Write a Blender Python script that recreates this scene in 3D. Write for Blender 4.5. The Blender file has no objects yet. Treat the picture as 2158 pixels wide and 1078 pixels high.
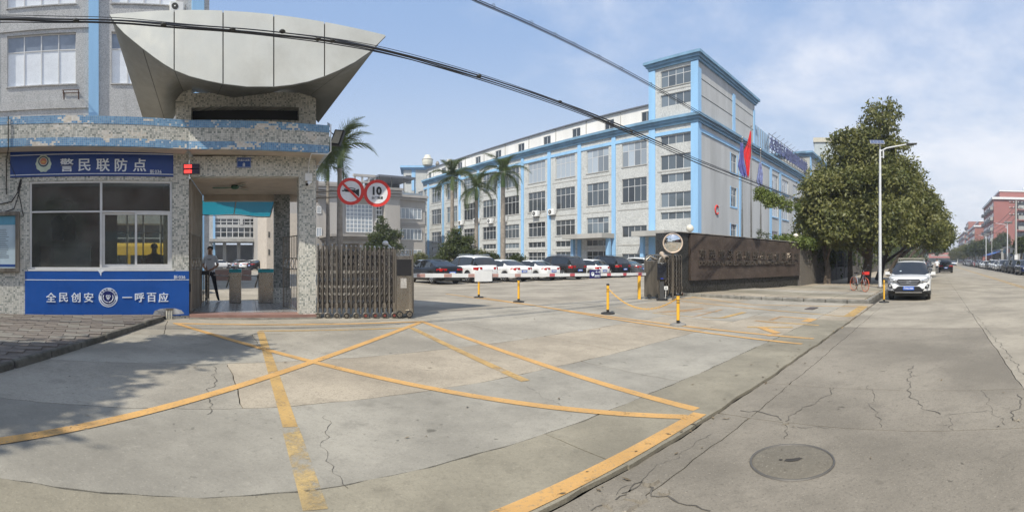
import bpy, bmesh, math, random
import numpy as np
from mathutils import Vector, Matrix
random.seed(7)
RNG = np.random.default_rng(7)
S = bpy.context.scene
R = math.radians
PI = math.pi

# ------------------------------------------------------------------ camera (cylindrical phone panorama)
F, YH, CX, CH = 1000.0, 548.0, 1079.0, 1.6      # px per radian, horizon row, centre column, eye height
cam = bpy.data.cameras.new('camera')
camo = bpy.data.objects.new('camera', cam)
S.collection.objects.link(camo)
S.camera = camo
camo.location = (0, 0, CH)
camo.rotation_euler = (PI / 2, 0, 0)
cam.type = 'PANO'
cam.panorama_type = 'CENTRAL_CYLINDRICAL'
cam.central_cylindrical_range_u_min = -1079 / F
cam.central_cylindrical_range_u_max = 1079 / F
cam.central_cylindrical_range_v_min = -(1078 - YH) / F
cam.central_cylindrical_range_v_max = YH / F
cam.central_cylindrical_radius = 1.0
cam.clip_start = 0.05
cam.clip_end = 6000

# ------------------------------------------------------------------ sky, sun, exposure
SUN_EL = R(50)
SUN_AZ = R(203.4)           # clockwise from +Y: behind the camera, a little to the left
W = bpy.data.worlds.new('World')
S.world = W
W.use_nodes = True
wn = W.node_tree.nodes
wl = W.node_tree.links
sky = wn.new('ShaderNodeTexSky')
sky.sky_type = 'NISHITA'
sky.sun_disc = False
sky.sun_elevation = SUN_EL
sky.sun_rotation = SUN_AZ
sky.altitude = 0
sky.air_density = 1.5
sky.dust_density = 2.0
sky.ozone_density = 2.0
bg = wn['Background']
bg.inputs[1].default_value = 0.118
tc = wn.new('ShaderNodeTexCoord')
sep = wn.new('ShaderNodeSeparateXYZ')
wl.new(tc.outputs['Generated'], sep.inputs[0])
# thin cloud veil: direction projected on a flat cloud deck
zc = wn.new('ShaderNodeMath'); zc.operation = 'ADD'; zc.inputs[1].default_value = 0.22
wl.new(sep.outputs[2], zc.inputs[0])
dv = wn.new('ShaderNodeVectorMath'); dv.operation = 'DIVIDE'
cmb = wn.new('ShaderNodeCombineXYZ')
for i in range(3):
    wl.new(zc.outputs[0], cmb.inputs[i])
wl.new(tc.outputs['Generated'], dv.inputs[0])
wl.new(cmb.outputs[0], dv.inputs[1])
n1 = wn.new('ShaderNodeTexNoise'); n1.inputs['Scale'].default_value = 1.15; n1.inputs['Detail'].default_value = 7; n1.inputs['Roughness'].default_value = 0.62
mp = wn.new('ShaderNodeMapping'); mp.inputs['Location'].default_value = (3.3, 1.7, 0)
wl.new(dv.outputs[0], mp.inputs[0]); wl.new(mp.outputs[0], n1.inputs['Vector'])
# more cloud to the right (+X), clear to the left
mr = wn.new('ShaderNodeMapRange'); mr.inputs['From Min'].default_value = -0.35; mr.inputs['From Max'].default_value = 0.95
mr.inputs['To Min'].default_value = -0.15; mr.inputs['To Max'].default_value = 0.24
wl.new(sep.outputs[0], mr.inputs['Value'])
ad = wn.new('ShaderNodeMath'); ad.operation = 'ADD'
wl.new(n1.outputs['Fac'], ad.inputs[0]); wl.new(mr.outputs[0], ad.inputs[1])
cr = wn.new('ShaderNodeMapRange'); cr.interpolation_type = 'SMOOTHSTEP'
cr.inputs['From Min'].default_value = 0.44; cr.inputs['From Max'].default_value = 0.86
cr.inputs['To Min'].default_value = 0.0; cr.inputs['To Max'].default_value = 0.82
wl.new(ad.outputs[0], cr.inputs['Value'])
# haze towards the horizon
hz = wn.new('ShaderNodeMapRange'); hz.interpolation_type = 'SMOOTHSTEP'
hz.inputs['From Min'].default_value = -0.02; hz.inputs['From Max'].default_value = 0.50
hz.inputs['To Min'].default_value = 0.92; hz.inputs['To Max'].default_value = 0.0
wl.new(sep.outputs[2], hz.inputs['Value'])
m1 = wn.new('ShaderNodeMix'); m1.data_type = 'RGBA'
m1.inputs['B'].default_value = (4.7, 5.2, 5.9, 1)
m0 = wn.new('ShaderNodeMix'); m0.data_type = 'RGBA'; m0.inputs['Factor'].default_value = 0.72
m0.inputs['B'].default_value = (2.35, 3.45, 5.6, 1)      # milky subtropical blue
wl.new(sky.outputs[0], m0.inputs['A'])
wl.new(hz.outputs[0], m1.inputs['Factor']); wl.new(m0.outputs['Result'], m1.inputs['A'])
m2 = wn.new('ShaderNodeMix'); m2.data_type = 'RGBA'
m2.inputs['B'].default_value = (6.9, 6.9, 7.15, 1)
wl.new(cr.outputs[0], m2.inputs['Factor']); wl.new(m1.outputs['Result'], m2.inputs['A'])
wl.new(m2.outputs['Result'], bg.inputs[0])

sl = bpy.data.lights.new('sun', 'SUN')
sl.energy = 3.9
sl.angle = R(0.53)
sl.color = (1.0, 0.945, 0.83)
so = bpy.data.objects.new('sun', sl)
S.collection.objects.link(so)
to_sun = Vector((math.sin(SUN_AZ) * math.cos(SUN_EL), math.cos(SUN_AZ) * math.cos(SUN_EL), math.sin(SUN_EL)))
so.rotation_euler = (-to_sun).to_track_quat('-Z', 'Y').to_euler()
so.location = to_sun * 60
S.view_settings.view_transform = 'Standard'
S.view_settings.look = 'None'
S.view_settings.exposure = 0.38
S.view_settings.gamma = 1.0
S.view_settings.use_curve_mapping = False

# ------------------------------------------------------------------ measuring helpers
TH0 = (1970 - CX) / F                      # azimuth of the street's vanishing point
dS = Vector((math.sin(TH0), math.cos(TH0), 0))     # along the street
nS = Vector((-math.cos(TH0), math.sin(TH0), 0))    # from the street towards the works yard

def zg(t):
    """height of the ground: the yard rises gently from the street gutter"""
    if t < 2.4: return 0.0
    return 0.03 + 0.17 * min(1.0, (t - 2.4) / 8.6)

def st(p):
    return p.dot(dS), p.dot(nS)

def P(s, t, z=0.0):
    v = dS * s + nS * t
    return Vector((v.x, v.y, z))

def G(x, y, lift=0.0, extra=0.0):
    """ground point where the photograph shows pixel (x, y)"""
    th = (x - CX) / F
    z = 0.0
    for _ in range(12):
        D = (CH - z - extra) / ((y - YH) / F)
        t = D * math.sin(TH0 - th)
        z = zg(t)
    return Vector((D * math.sin(th), D * math.cos(th), z + lift + extra))

def A(x, y, D):
    """point at pixel (x, y) and horizontal distance D"""
    th = (x - CX) / F
    return Vector((D * math.sin(th), D * math.cos(th), CH + D * (YH - y) / F))

class Fr:
    """a vertical plane: local X to the right, Y away from the street, Z up"""
    def __init__(s, xfoot, dist, xorg=None):
        s.xf, s.dist = xfoot, dist
        s.th = (xfoot - CX) / F
        s.r = Vector((math.cos(s.th), -math.sin(s.th), 0))
        s.n = Vector((math.sin(s.th), math.cos(s.th), 0))
        s.u0 = 0.0
        if xorg is not None:
            s.u0 = dist * math.tan((xorg - xfoot) / F)
        s.o = s.n * dist + s.r * s.u0
        s.m = Matrix.Translation(s.o) @ Matrix.Rotation(-s.th, 4, 'Z')
    def u(s, x, dep=0.0):
        return (s.dist + dep) * math.tan((x - s.xf) / F) - s.u0
    def z(s, x, y, dep=0.0):
        return CH + (s.dist + dep) / math.cos((x - s.xf) / F) * (YH - y) / F
    def w(s, u, d, z):
        return s.m @ Vector((u, d, z))

SF = Matrix(((dS.x, nS.x, 0, 0), (dS.y, nS.y, 0, 0), (0, 0, 1, 0), (0, 0, 0, 1)))   # street frame: x=s, y=t
SROT = math.atan2(dS.y, dS.x)

# ------------------------------------------------------------------ mesh builder
class MB:
    def __init__(s, m=None):
        s.v, s.f, s.mi, s.m = [], [], [], m
        s.sm = []; s.g = []
    def add(s, vs, fs, mi=0, smooth=False):
        b = len(s.v)
        if s.m is not None:
            vs = [s.m @ Vector(p) for p in vs]
        s.g.append((b, len(s.f)))
        s.v.extend([tuple(p) for p in vs])
        for f in fs:
            s.f.append(tuple(i + b for i in f)); s.mi.append(mi); s.sm.append(smooth)
        return s
    def box(s, x0, x1, y0, y1, z0, z1, mi=0):
        if x0 > x1: x0, x1 = x1, x0
        if y0 > y1: y0, y1 = y1, y0
        if z0 > z1: z0, z1 = z1, z0
        vs = [(x0,y0,z0),(x1,y0,z0),(x1,y1,z0),(x0,y1,z0),(x0,y0,z1),(x1,y0,z1),(x1,y1,z1),(x0,y1,z1)]
        return s.add(vs, [(0,3,2,1),(4,5,6,7),(0,1,5,4),(1,2,6,5),(2,3,7,6),(3,0,4,7)], mi)
    def bbox(s, c, size, mi=0, rot=None):
        hx, hy, hz = size[0]/2, size[1]/2, size[2]/2
        vs = [Vector(p) for p in [(-hx,-hy,-hz),(hx,-hy,-hz),(hx,hy,-hz),(-hx,hy,-hz),(-hx,-hy,hz),(hx,-hy,hz),(hx,hy,hz),(-hx,hy,hz)]]
        if rot is not None: vs = [rot @ v for v in vs]
        c = Vector(c)
        return s.add([v + c for v in vs], [(0,3,2,1),(4,5,6,7),(0,1,5,4),(1,2,6,5),(2,3,7,6),(3,0,4,7)], mi)
    def quad(s, a, b, c, d, mi=0):
        return s.add([a, b, c, d], [(0, 1, 2, 3)], mi)
    def prism(s, pts, z0, z1, mi=0, axis='z'):
        """polygon pts (CCW) extruded along axis"""
        n = len(pts)
        def mk(p, h):
            if axis == 'z': return (p[0], p[1], h)
            if axis == 'y': return (p[0], h, p[1])
            return (h, p[0], p[1])
        vs = [mk(p, z0) for p in pts] + [mk(p, z1) for p in pts]
        fs = [tuple(range(n))[::-1], tuple(range(n, 2 * n))]
        fs += [(i, (i + 1) % n, n + (i + 1) % n, n + i) for i in range(n)]
        return s.add(vs, fs, mi)
    def cyl(s, p0, p1, r0, r1=None, n=10, mi=0, cap=True, smooth=True):
        r1 = r0 if r1 is None else r1
        p0, p1 = Vector(p0), Vector(p1)
        d = (p1 - p0)
        if d.length < 1e-9: return s
        d.normalize()
        a = d.orthogonal().normalized(); b = d.cross(a)
        vs = []
        for p, r in ((p0, r0), (p1, r1)):
            for i in range(n):
                an = 2 * PI * i / n
                vs.append(p + a * (math.cos(an) * r) + b * (math.sin(an) * r))
        fs = [(i, (i + 1) % n, n + (i + 1) % n, n + i) for i in range(n)]
        s.add(vs, fs, mi, smooth)
        if cap:
            s.add(vs[:n], [tuple(range(n))[::-1]], mi); s.add(vs[n:], [tuple(range(n))], mi)
        return s
    def tube(s, path, r, n=6, mi=0, closed=False):
        path = [Vector(p) for p in path]
        m = len(path)
        rr = r if isinstance(r, (list, tuple)) else [r] * m
        vs, up = [], None
        for i, p in enumerate(path):
            a = path[i - 1] if (i > 0 or closed) else p
            b = path[(i + 1) % m] if (i < m - 1 or closed) else p
            d = (b - a).normalized()
            if up is None: up = d.orthogonal().normalized()
            up = (up - d * up.dot(d))
            up = up.normalized() if up.length > 1e-6 else d.orthogonal().normalized()
            q = d.cross(up)
            for k in range(n):
                an = 2 * PI * k / n
                vs.append(p + up * (math.cos(an) * rr[i]) + q * (math.sin(an) * rr[i]))
        fs = []
        for i in range(m if closed else m - 1):
            j = (i + 1) % m
            for k in range(n):
                l = (k + 1) % n
                fs.append((i*n+k, i*n+l, j*n+l, j*n+k))
        s.add(vs, fs, mi, True)
        if not closed:
            s.add(vs[:n], [tuple(range(n))[::-1]], mi); s.add(vs[-n:], [tuple(range(n))], mi)
        return s
    def lathe(s, prof, c=(0,0,0), n=16, mi=0, smooth=True, rot=None):
        """profile of (r, z) about the vertical through c"""
        c = Vector(c); vs = []
        for r_, z_ in prof:
            for k in range(n):
                an = 2 * PI * k / n
                v = Vector((r_ * math.cos(an), r_ * math.sin(an), z_))
                if rot is not None: v = rot @ v
                vs.append(v + c)
        fs = []
        for i in range(len(prof) - 1):
            for k in range(n):
                l = (k + 1) % n
                fs.append((i*n+k, i*n+l, (i+1)*n+l, (i+1)*n+k))
        s.add(vs, fs, mi, smooth)
        if prof[0][0] > 1e-4: s.add(vs[:n], [tuple(range(n))[::-1]], mi)
        if prof[-1][0] > 1e-4: s.add(vs[-n:], [tuple(range(n))], mi)
        return s
    def sphere(s, c, r, n=12, mi=0, sc=(1,1,1)):
        m = max(4, n // 2)
        c = Vector(c); vs, fs = [], []
        for i in range(m + 1):
            a = PI * i / m
            for k in range(n):
                b = 2 * PI * k / n
                vs.append(c + Vector((r*sc[0]*math.sin(a)*math.cos(b), r*sc[1]*math.sin(a)*math.sin(b), r*sc[2]*math.cos(a))))
        for i in range(m):
            for k in range(n):
                l = (k + 1) % n
                fs.append((i*n+k, (i+1)*n+k, (i+1)*n+l, i*n+l))
        return s.add(vs, fs, mi, True)
    def each(s, name, mats, parent=None, bevel=0.0):
        """every primitive as an object of its own"""
        for i, (v0, f0) in enumerate(s.g):
            v1, f1 = s.g[i + 1] if i + 1 < len(s.g) else (len(s.v), len(s.f))
            mesh_obj(name, s.v[v0:v1], [tuple(k - v0 for k in f) for f in s.f[f0:f1]], s.mi[f0:f1], s.sm[f0:f1], mats, parent, bevel)
    def build(s, name, mats, parent=None, bevel=0.0):
        return mesh_obj(name, s.v, s.f, s.mi, s.sm, mats, parent, bevel)

WM = {}
def wm(o):
    return WM.get(o.name, Matrix.Identity(4)) if o is not None else Matrix.Identity(4)

def mesh_obj(name, v, f, mi, sm, mats, parent=None, bevel=0.0):
    me = bpy.data.meshes.new(name)
    M = wm(parent)
    if parent is not None and M != Matrix.Identity(4):
        Mi = M.inverted()
        v = [tuple(Mi @ Vector(p)) for p in v]
    me.from_pydata(v, [], f)
    if not isinstance(mats, (list, tuple)): mats = [mats]
    for m in mats: me.materials.append(m)
    if len(mats) > 1: me.polygons.foreach_set('material_index', mi)
    if any(sm): me.polygons.foreach_set('use_smooth', sm)
    me.update()
    o = bpy.data.objects.new(name, me)
    S.collection.objects.link(o)
    if parent is not None:
        o.parent = parent
    WM[o.name] = M.copy()
    if bevel:
        b = o.modifiers.new('bevel', 'BEVEL'); b.width = bevel; b.segments = 2; b.limit_method = 'ANGLE'
    return o

def inst(o, name=None, parent=None, loc=None):
    """linked copy of one mesh object"""
    c = o.copy()
    if name: c.name = name
    S.collection.objects.link(c)
    c.parent = parent
    if loc is not None: c.location = loc
    return c

def tag(o, label=None, cat=None, group=None, kind=None):
    if label: o['label'] = label
    if cat: o['category'] = cat
    if group: o['group'] = group
    if kind: o['kind'] = kind
    return o

def thing(name, label, cat, loc=(0,0,0), rz=0.0, group=None, kind=None):
    o = bpy.data.objects.new(name, None)
    o.empty_display_size = 0.3
    S.collection.objects.link(o)
    o.location = loc; o.rotation_euler = (0, 0, rz)
    WM[o.name] = Matrix.Translation(Vector(loc)) @ Matrix.Rotation(rz, 4, 'Z')
    return tag(o, label, cat, group, kind)

def fthing(name, label, cat, fr, u=0, d=0, z=0, group=None):
    return thing(name, label, cat, fr.w(u, d, z), -fr.th, group)

def copy_tree(o, parent=None):
    c = o.copy(); S.collection.objects.link(c); c.parent = parent
    for ch in list(o.children): copy_tree(ch, c)
    return c

def place(root, loc, rz, label=None, first=[], group=None):
    """the first call for a root moves the root itself, later ones copy the tree"""
    if root not in first: first.append(root); r = root
    else: r = copy_tree(root)
    r.location = loc; r.rotation_euler = (0, 0, rz)
    if label: r['label'] = label
    if group: r['group'] = group
    return r

# ------------------------------------------------------------------ materials
MATS = {}
def nodes(name):
    m = bpy.data.materials.new(name); m.use_nodes = True
    nt = m.node_tree
    return m, nt, nt.nodes['Principled BSDF']

def N(nt, t, **kw):
    n = nt.nodes.new(t)
    for k, v in kw.items():
        if k in n.inputs.keys(): n.inputs[k].default_value = v
        else: setattr(n, k, v)
    return n

def mix(nt, a, b, fac, mode='MIX'):
    n = nt.nodes.new('ShaderNodeMix'); n.data_type = 'RGBA'; n.blend_type = mode
    for key, val in (('Factor', fac), ('A', a), ('B', b)):
        if hasattr(val, 'links'): nt.links.new(val, n.inputs[key])
        elif isinstance(val, (tuple, list)): n.inputs[key].default_value = (val[0], val[1], val[2], 1)
        else: n.inputs[key].default_value = val
    return n.outputs['Result']

def mrange(nt, v, a, b, c=0.0, d=1.0, smooth=True):
    n = nt.nodes.new('ShaderNodeMapRange')
    if smooth: n.interpolation_type = 'SMOOTHSTEP'
    nt.links.new(v, n.inputs['Value'])
    n.inputs['From Min'].default_value = a; n.inputs['From Max'].default_value = b
    n.inputs['To Min'].default_value = c; n.inputs['To Max'].default_value = d
    return n.outputs[0]

def math_(nt, op, a, b=None):
    n = nt.nodes.new('ShaderNodeMath'); n.operation = op
    for i, v in enumerate((a, b)):
        if v is None: continue
        if hasattr(v, 'links'): nt.links.new(v, n.inputs[i])
        else: n.inputs[i].default_value = v
    return n.outputs[0]

def noise(nt, vec, scale, detail=4, rough=0.55):
    n = nt.nodes.new('ShaderNodeTexNoise')
    n.inputs['Scale'].default_value = scale; n.inputs['Detail'].default_value = detail; n.inputs['Roughness'].default_value = rough
    if vec is not None: nt.links.new(vec, n.inputs['Vector'])
    return n.outputs['Fac']

def bump(nt, bsdf, h, strength=0.3, dist=0.02):
    b = nt.nodes.new('ShaderNodeBump'); b.inputs['Strength'].default_value = strength; b.inputs['Distance'].default_value = dist
    nt.links.new(h, b.inputs['Height']); nt.links.new(b.outputs[0], bsdf.inputs['Normal'])

def mat(name, col, rough=0.6, metal=0.0, var=0.12, scale=3.0, dirt=0.0, bmp=0.0, spec=0.5, coat=0.0, emit=None, estr=1.0, alpha=None, trans=0.0, island=0.0, streak=False):
    if name in MATS: return MATS[name]
    m, nt, b = nodes(name)
    b.inputs['Roughness'].default_value = rough; b.inputs['Metallic'].default_value = metal
    b.inputs['Specular IOR Level'].default_value = spec
    b.inputs['Coat Weight'].default_value = coat
    tcn = N(nt, 'ShaderNodeTexCoord'); vec = tcn.outputs['Object']
    c = None
    if var > 0 or dirt > 0:
        if streak:
            mpn = N(nt, 'ShaderNodeMapping'); mpn.inputs['Scale'].default_value = (1, 1, 0.12)
            nt.links.new(vec, mpn.inputs[0]); sv = mpn.outputs[0]
        else: sv = vec
        f = noise(nt, sv, scale, 5, 0.6)
        lo = tuple(x * (1 - var) for x in col); hi = tuple(min(1, x * (1 + var)) for x in col)
        c = mix(nt, lo, hi, mrange(nt, f, 0.3, 0.7))
        if dirt > 0:
            f2 = noise(nt, sv, scale * 0.37, 6, 0.65)
            c = mix(nt, c, (col[0]*0.45, col[1]*0.42, col[2]*0.38), math_(nt, 'MULTIPLY', mrange(nt, f2, 0.5, 0.75), dirt))
        f3 = noise(nt, vec, scale * 6, 3)
        nt.links.new(mrange(nt, f3, 0.2, 0.8, max(0.02, rough - 0.08), min(1, rough + 0.08)), b.inputs['Roughness'])
    if island > 0:
        gi = N(nt, 'ShaderNodeNewGeometry')
        c0 = c if c is not None else col
        k = mrange(nt, gi.outputs['Random Per Island'], 0, 1, 1 - island, 1 + island, False)
        cmbn = N(nt, 'ShaderNodeCombineColor')
        for i in range(3): nt.links.new(k, cmbn.inputs[i])
        c = mix(nt, c0, cmbn.outputs[0], 1.0, 'MULTIPLY')
    if c is not None: nt.links.new(c, b.inputs['Base Color'])
    else: b.inputs['Base Color'].default_value = (*col, 1)
    if bmp > 0: bump(nt, b, noise(nt, vec, scale * 12, 4), bmp, 0.01)
    if emit:
        b.inputs['Emission Color'].default_value = (*emit, 1); b.inputs['Emission Strength'].default_value = estr
    if alpha is not None: b.inputs['Alpha'].default_value = alpha
    if trans: b.inputs['Transmission Weight'].default_value = trans
    MATS[name] = m
    return m

def lateral(nt):
    """(x+y, z) cell coordinates for tiles on axis-aligned faces of an object"""
    tcn = N(nt, 'ShaderNodeTexCoord')
    sp = N(nt, 'ShaderNodeSeparateXYZ'); nt.links.new(tcn.outputs['Object'], sp.inputs[0])
    return math_(nt, 'ADD', sp.outputs[0], sp.outputs[1]), sp.outputs[2], tcn.outputs['Object']

def mosaic(name, cols, size=0.045, missing=0.0, grout=(0.30, 0.30, 0.28), dirt=0.35):
    """small glass mosaic: one colour per tile cell, grout lines, optional fallen patches, cols = [(pos, rgb)...]"""
    m, nt, b = nodes(name)
    u, z, vec = lateral(nt)
    us, zs = math_(nt, 'DIVIDE', u, size), math_(nt, 'DIVIDE', z, size)
    cu, cz = math_(nt, 'FLOOR', us), math_(nt, 'FLOOR', zs)
    cb = N(nt, 'ShaderNodeCombineXYZ'); nt.links.new(cu, cb.inputs[0]); nt.links.new(cz, cb.inputs[1])
    wnn = N(nt, 'ShaderNodeTexWhiteNoise'); wnn.noise_dimensions = '2D'; nt.links.new(cb.outputs[0], wnn.inputs['Vector'])
    rp = N(nt, 'ShaderNodeValToRGB'); rp.color_ramp.interpolation = 'CONSTANT'
    e = rp.color_ramp.elements
    e[0].position = cols[0][0]; e[0].color = (*cols[0][1], 1)
    e[1].position = cols[1][0]; e[1].color = (*cols[1][1], 1)
    for p, c in cols[2:]:
        x = e.new(p); x.color = (*c, 1)
    nt.links.new(wnn.outputs['Value'], rp.inputs[0])
    fu, fz = math_(nt, 'FRACT', us), math_(nt, 'FRACT', zs)
    du = math_(nt, 'ABSOLUTE', math_(nt, 'SUBTRACT', fu, 0.5)); dz = math_(nt, 'ABSOLUTE', math_(nt, 'SUBTRACT', fz, 0.5))
    g = math_(nt, 'GREATER_THAN', math_(nt, 'MAXIMUM', du, dz), 0.44)
    c = mix(nt, rp.outputs[0], grout, g)
    h = math_(nt, 'SUBTRACT', 1.0, g)
    if missing > 0:
        sc = N(nt, 'ShaderNodeVectorMath', operation='SCALE'); sc.inputs['Scale'].default_value = size
        nt.links.new(cb.outputs[0], sc.inputs[0])
        mm = N(nt, 'ShaderNodeMapping'); mm.inputs['Scale'].default_value = (0.8, 1.7, 1)
        nt.links.new(sc.outputs[0], mm.inputs[0])
        pf = noise(nt, mm.outputs[0], 1.3, 8, 0.78)
        pm = math_(nt, 'GREATER_THAN', pf, 1 - missing)
        w2 = N(nt, 'ShaderNodeTexWhiteNoise'); w2.noise_dimensions = '2D'; nt.links.new(cb.outputs[0], w2.inputs['Vector'])
        bare = mix(nt, (0.62, 0.55, 0.45), (0.75, 0.72, 0.66), w2.outputs['Value'])
        c = mix(nt, c, bare, pm)
        h = math_(nt, 'SUBTRACT', h, math_(nt, 'MULTIPLY', pm, 0.8))
        dk = math_(nt, 'GREATER_THAN', noise(nt, vec, 1.9, 6, 0.7), 0.70)
        c = mix(nt, c, (0.07, 0.06, 0.05), math_(nt, 'MULTIPLY', dk, 0.8))
    ft = noise(nt, vec, 0.8, 6, 0.62)
    c = mix(nt, c, (0.10, 0.10, 0.085), math_(nt, 'MULTIPLY', mrange(nt, ft, 0.45, 0.8), dirt))
    # rain streaks running down the face
    sk = N(nt, 'ShaderNodeCombineXYZ'); nt.links.new(math_(nt, 'MULTIPLY', u, 2.6), sk.inputs[0]); nt.links.new(math_(nt, 'MULTIPLY', z, .16), sk.inputs[1])
    c = mix(nt, c, (0.13, 0.125, 0.11), math_(nt, 'MULTIPLY', mrange(nt, noise(nt, sk.outputs[0], 1.0, 6, 0.7), 0.50, 0.78), dirt * 1.1))
    nt.links.new(c, b.inputs['Base Color'])
    nt.links.new(mrange(nt, wnn.outputs['Value'], 0, 1, 0.25, 0.55, False), b.inputs['Roughness'])
    bump(nt, b, h, 0.35, 0.006)
    MATS[name] = m
    return m

def concrete(name, base, warm=0.0, seed=0.0, agg=0.6, stain=0.8, rnd=0.05, bmp=0.6, pits=1.0):
    """worn cast concrete: large blotches, fine aggregate, oil spots, chipped pits"""
    m, nt, b = nodes(name)
    tcn = N(nt, 'ShaderNodeTexCoord')
    mpn = N(nt, 'ShaderNodeMapping'); mpn.inputs['Location'].default_value = (seed, seed * 1.7, 0)
    nt.links.new(tcn.outputs['Object'], mpn.inputs[0]); vec = mpn.outputs[0]
    big = noise(nt, vec, 0.55, 6, 0.6); med = noise(nt, vec, 3.0, 6, 0.65); fine = noise(nt, vec, 45, 3, 0.7)
    lo = tuple(x * 0.74 for x in base); hi = tuple(x * 1.16 for x in base)
    c = mix(nt, lo, hi, mrange(nt, big, 0.32, 0.68))
    c = mix(nt, c, tuple(x * 0.66 for x in base), math_(nt, 'MULTIPLY', mrange(nt, med, 0.50, 0.80), stain))
    c = mix(nt, c, tuple(x * 1.35 for x in base), math_(nt, 'MULTIPLY', mrange(nt, noise(nt, vec, 7, 5, 0.7), 0.56, 0.78), 0.35))
    c = mix(nt, c, tuple(x * 0.5 for x in base), math_(nt, 'MULTIPLY', mrange(nt, fine, 0.52, 0.72), agg))
    c = mix(nt, c, tuple(min(1, x * 1.7) for x in base), math_(nt, 'MULTIPLY', mrange(nt, noise(nt, vec, 60, 2, 0.6), 0.60, 0.75), agg * 0.8))
    c = mix(nt, c, tuple(x * 0.62 for x in base), math_(nt, 'MULTIPLY', mrange(nt, noise(nt, vec, 17, 7, 0.78), 0.50, 0.70), 0.62 * agg + .16))
    c = mix(nt, c, tuple(x * 0.55 for x in base), math_(nt, 'MULTIPLY', mrange(nt, noise(nt, vec, 5.5, 9, 0.82), 0.52, 0.66), 0.38))
    c = mix(nt, c, tuple(x * 1.30 for x in base), math_(nt, 'MULTIPLY', mrange(nt, noise(nt, vec, 23, 6, 0.75), 0.55, 0.72), 0.35))
    # brushed drying streaks
    ms = N(nt, 'ShaderNodeMapping'); ms.inputs['Scale'].default_value = (1.6, 5, 1); ms.inputs['Rotation'].default_value = (0, 0, SROT * -1 + 0.05)
    nt.links.new(vec, ms.inputs[0])
    c = mix(nt, c, tuple(x * 0.78 for x in base), math_(nt, 'MULTIPLY', mrange(nt, noise(nt, ms.outputs[0], 1.6, 4), 0.5, 0.8), 0.28))
    # spots
    wv = N(nt, 'ShaderNodeVectorMath', operation='ADD')
    nn = N(nt, 'ShaderNodeTexNoise'); nn.inputs['Scale'].default_value = 5; nn.inputs['Detail'].default_value = 3
    nt.links.new(vec, nn.inputs['Vector'])
    s2 = N(nt, 'ShaderNodeVectorMath', operation='SCALE'); s2.inputs['Scale'].default_value = 0.22
    nt.links.new(nn.outputs['Color'], s2.inputs[0]); nt.links.new(vec, wv.inputs[0]); nt.links.new(s2.outputs[0], wv.inputs[1])
    for sc_, rr, am in ((1.6, 0.07, 0.75), (4.5, 0.085, 0.7), (11, 0.12, 0.55)):
        vo = N(nt, 'ShaderNodeTexVoronoi'); vo.inputs['Scale'].default_value = sc_
        nt.links.new(wv.outputs[0], vo.inputs['Vector'])
        k = math_(nt, 'MULTIPLY', mrange(nt, vo.outputs['Distance'], rr * 0.5, rr * 1.3, 1, 0), mrange(nt, noise(nt, vec, 0.9, 2), 0.47, 0.6))
        c = mix(nt, c, (base[0]*0.33, base[1]*0.33, base[2]*0.32), math_(nt, 'MULTIPLY', k, am * pits))
    oi = N(nt, 'ShaderNodeObjectInfo')
    k = mrange(nt, oi.outputs['Random'], 0, 1, 1 - rnd, 1 + rnd, False)
    cc = N(nt, 'ShaderNodeCombineColor')
    for i in range(3): nt.links.new(k, cc.inputs[i])
    c = mix(nt, c, cc.outputs[0], 1.0, 'MULTIPLY')
    nt.links.new(c, b.inputs['Base Color'])
    b.inputs['Roughness'].default_value = 0.88
    b.inputs['Specular IOR Level'].default_value = 0.3
    h = math_(nt, 'ADD', math_(nt, 'MULTIPLY', fine, 0.5), math_(nt, 'MULTIPLY', noise(nt, vec, 14, 5, 0.7), 0.7))
    bump(nt, b, h, bmp, 0.012)
    MATS[name] = m
    return m

def glass(name, tint=(0.03, 0.04, 0.045), rough=0.03, alpha=1.0, spec=1.0, var=True):
    """dark window glass that mirrors the sky"""
    m, nt, b = nodes(name)
    b.inputs['Base Color'].default_value = (*tint, 1)
    if var:
        oi = N(nt, 'ShaderNodeObjectInfo')
        gi = N(nt, 'ShaderNodeNewGeometry')
        rr = math_(nt, 'FRACT', math_(nt, 'ADD', oi.outputs['Random'], gi.outputs['Random Per Island']))
        nt.links.new(mix(nt, tuple(t * 0.5 for t in tint), tuple(t * 1.8 for t in tint), rr), b.inputs['Base Color'])
    b.inputs['Roughness'].default_value = rough
    b.inputs['Specular IOR Level'].default_value = spec
    b.inputs['IOR'].default_value = 1.52
    if alpha < 1:
        # thin pane: mostly see-through, fresnel mirror on top
        tr = N(nt, 'ShaderNodeBsdfTransparent'); tr.inputs['Color'].default_value = (0.72, 0.78, 0.76, 1)
        gl = N(nt, 'ShaderNodeBsdfGlossy'); gl.inputs['Roughness'].default_value = rough
        fr = N(nt, 'ShaderNodeFresnel'); fr.inputs['IOR'].default_value = 1.6
        mx = N(nt, 'ShaderNodeMixShader')
        k = math_(nt, 'ADD', math_(nt, 'MULTIPLY', fr.outputs[0], 1.1), 0.02)
        nt.links.new(k, mx.inputs[0]); nt.links.new(tr.outputs[0], mx.inputs[1]); nt.links.new(gl.outputs[0], mx.inputs[2])
        # pale diffuse film standing in for the bright reflection of the street
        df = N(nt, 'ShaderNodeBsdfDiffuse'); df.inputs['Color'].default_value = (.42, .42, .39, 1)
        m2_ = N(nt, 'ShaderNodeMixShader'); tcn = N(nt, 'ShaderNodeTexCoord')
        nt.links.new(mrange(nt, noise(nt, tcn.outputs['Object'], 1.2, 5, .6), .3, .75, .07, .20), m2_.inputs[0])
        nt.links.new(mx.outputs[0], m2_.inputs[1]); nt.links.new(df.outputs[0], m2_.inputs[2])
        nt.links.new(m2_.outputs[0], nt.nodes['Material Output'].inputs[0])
    MATS[name] = m
    return m

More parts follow.
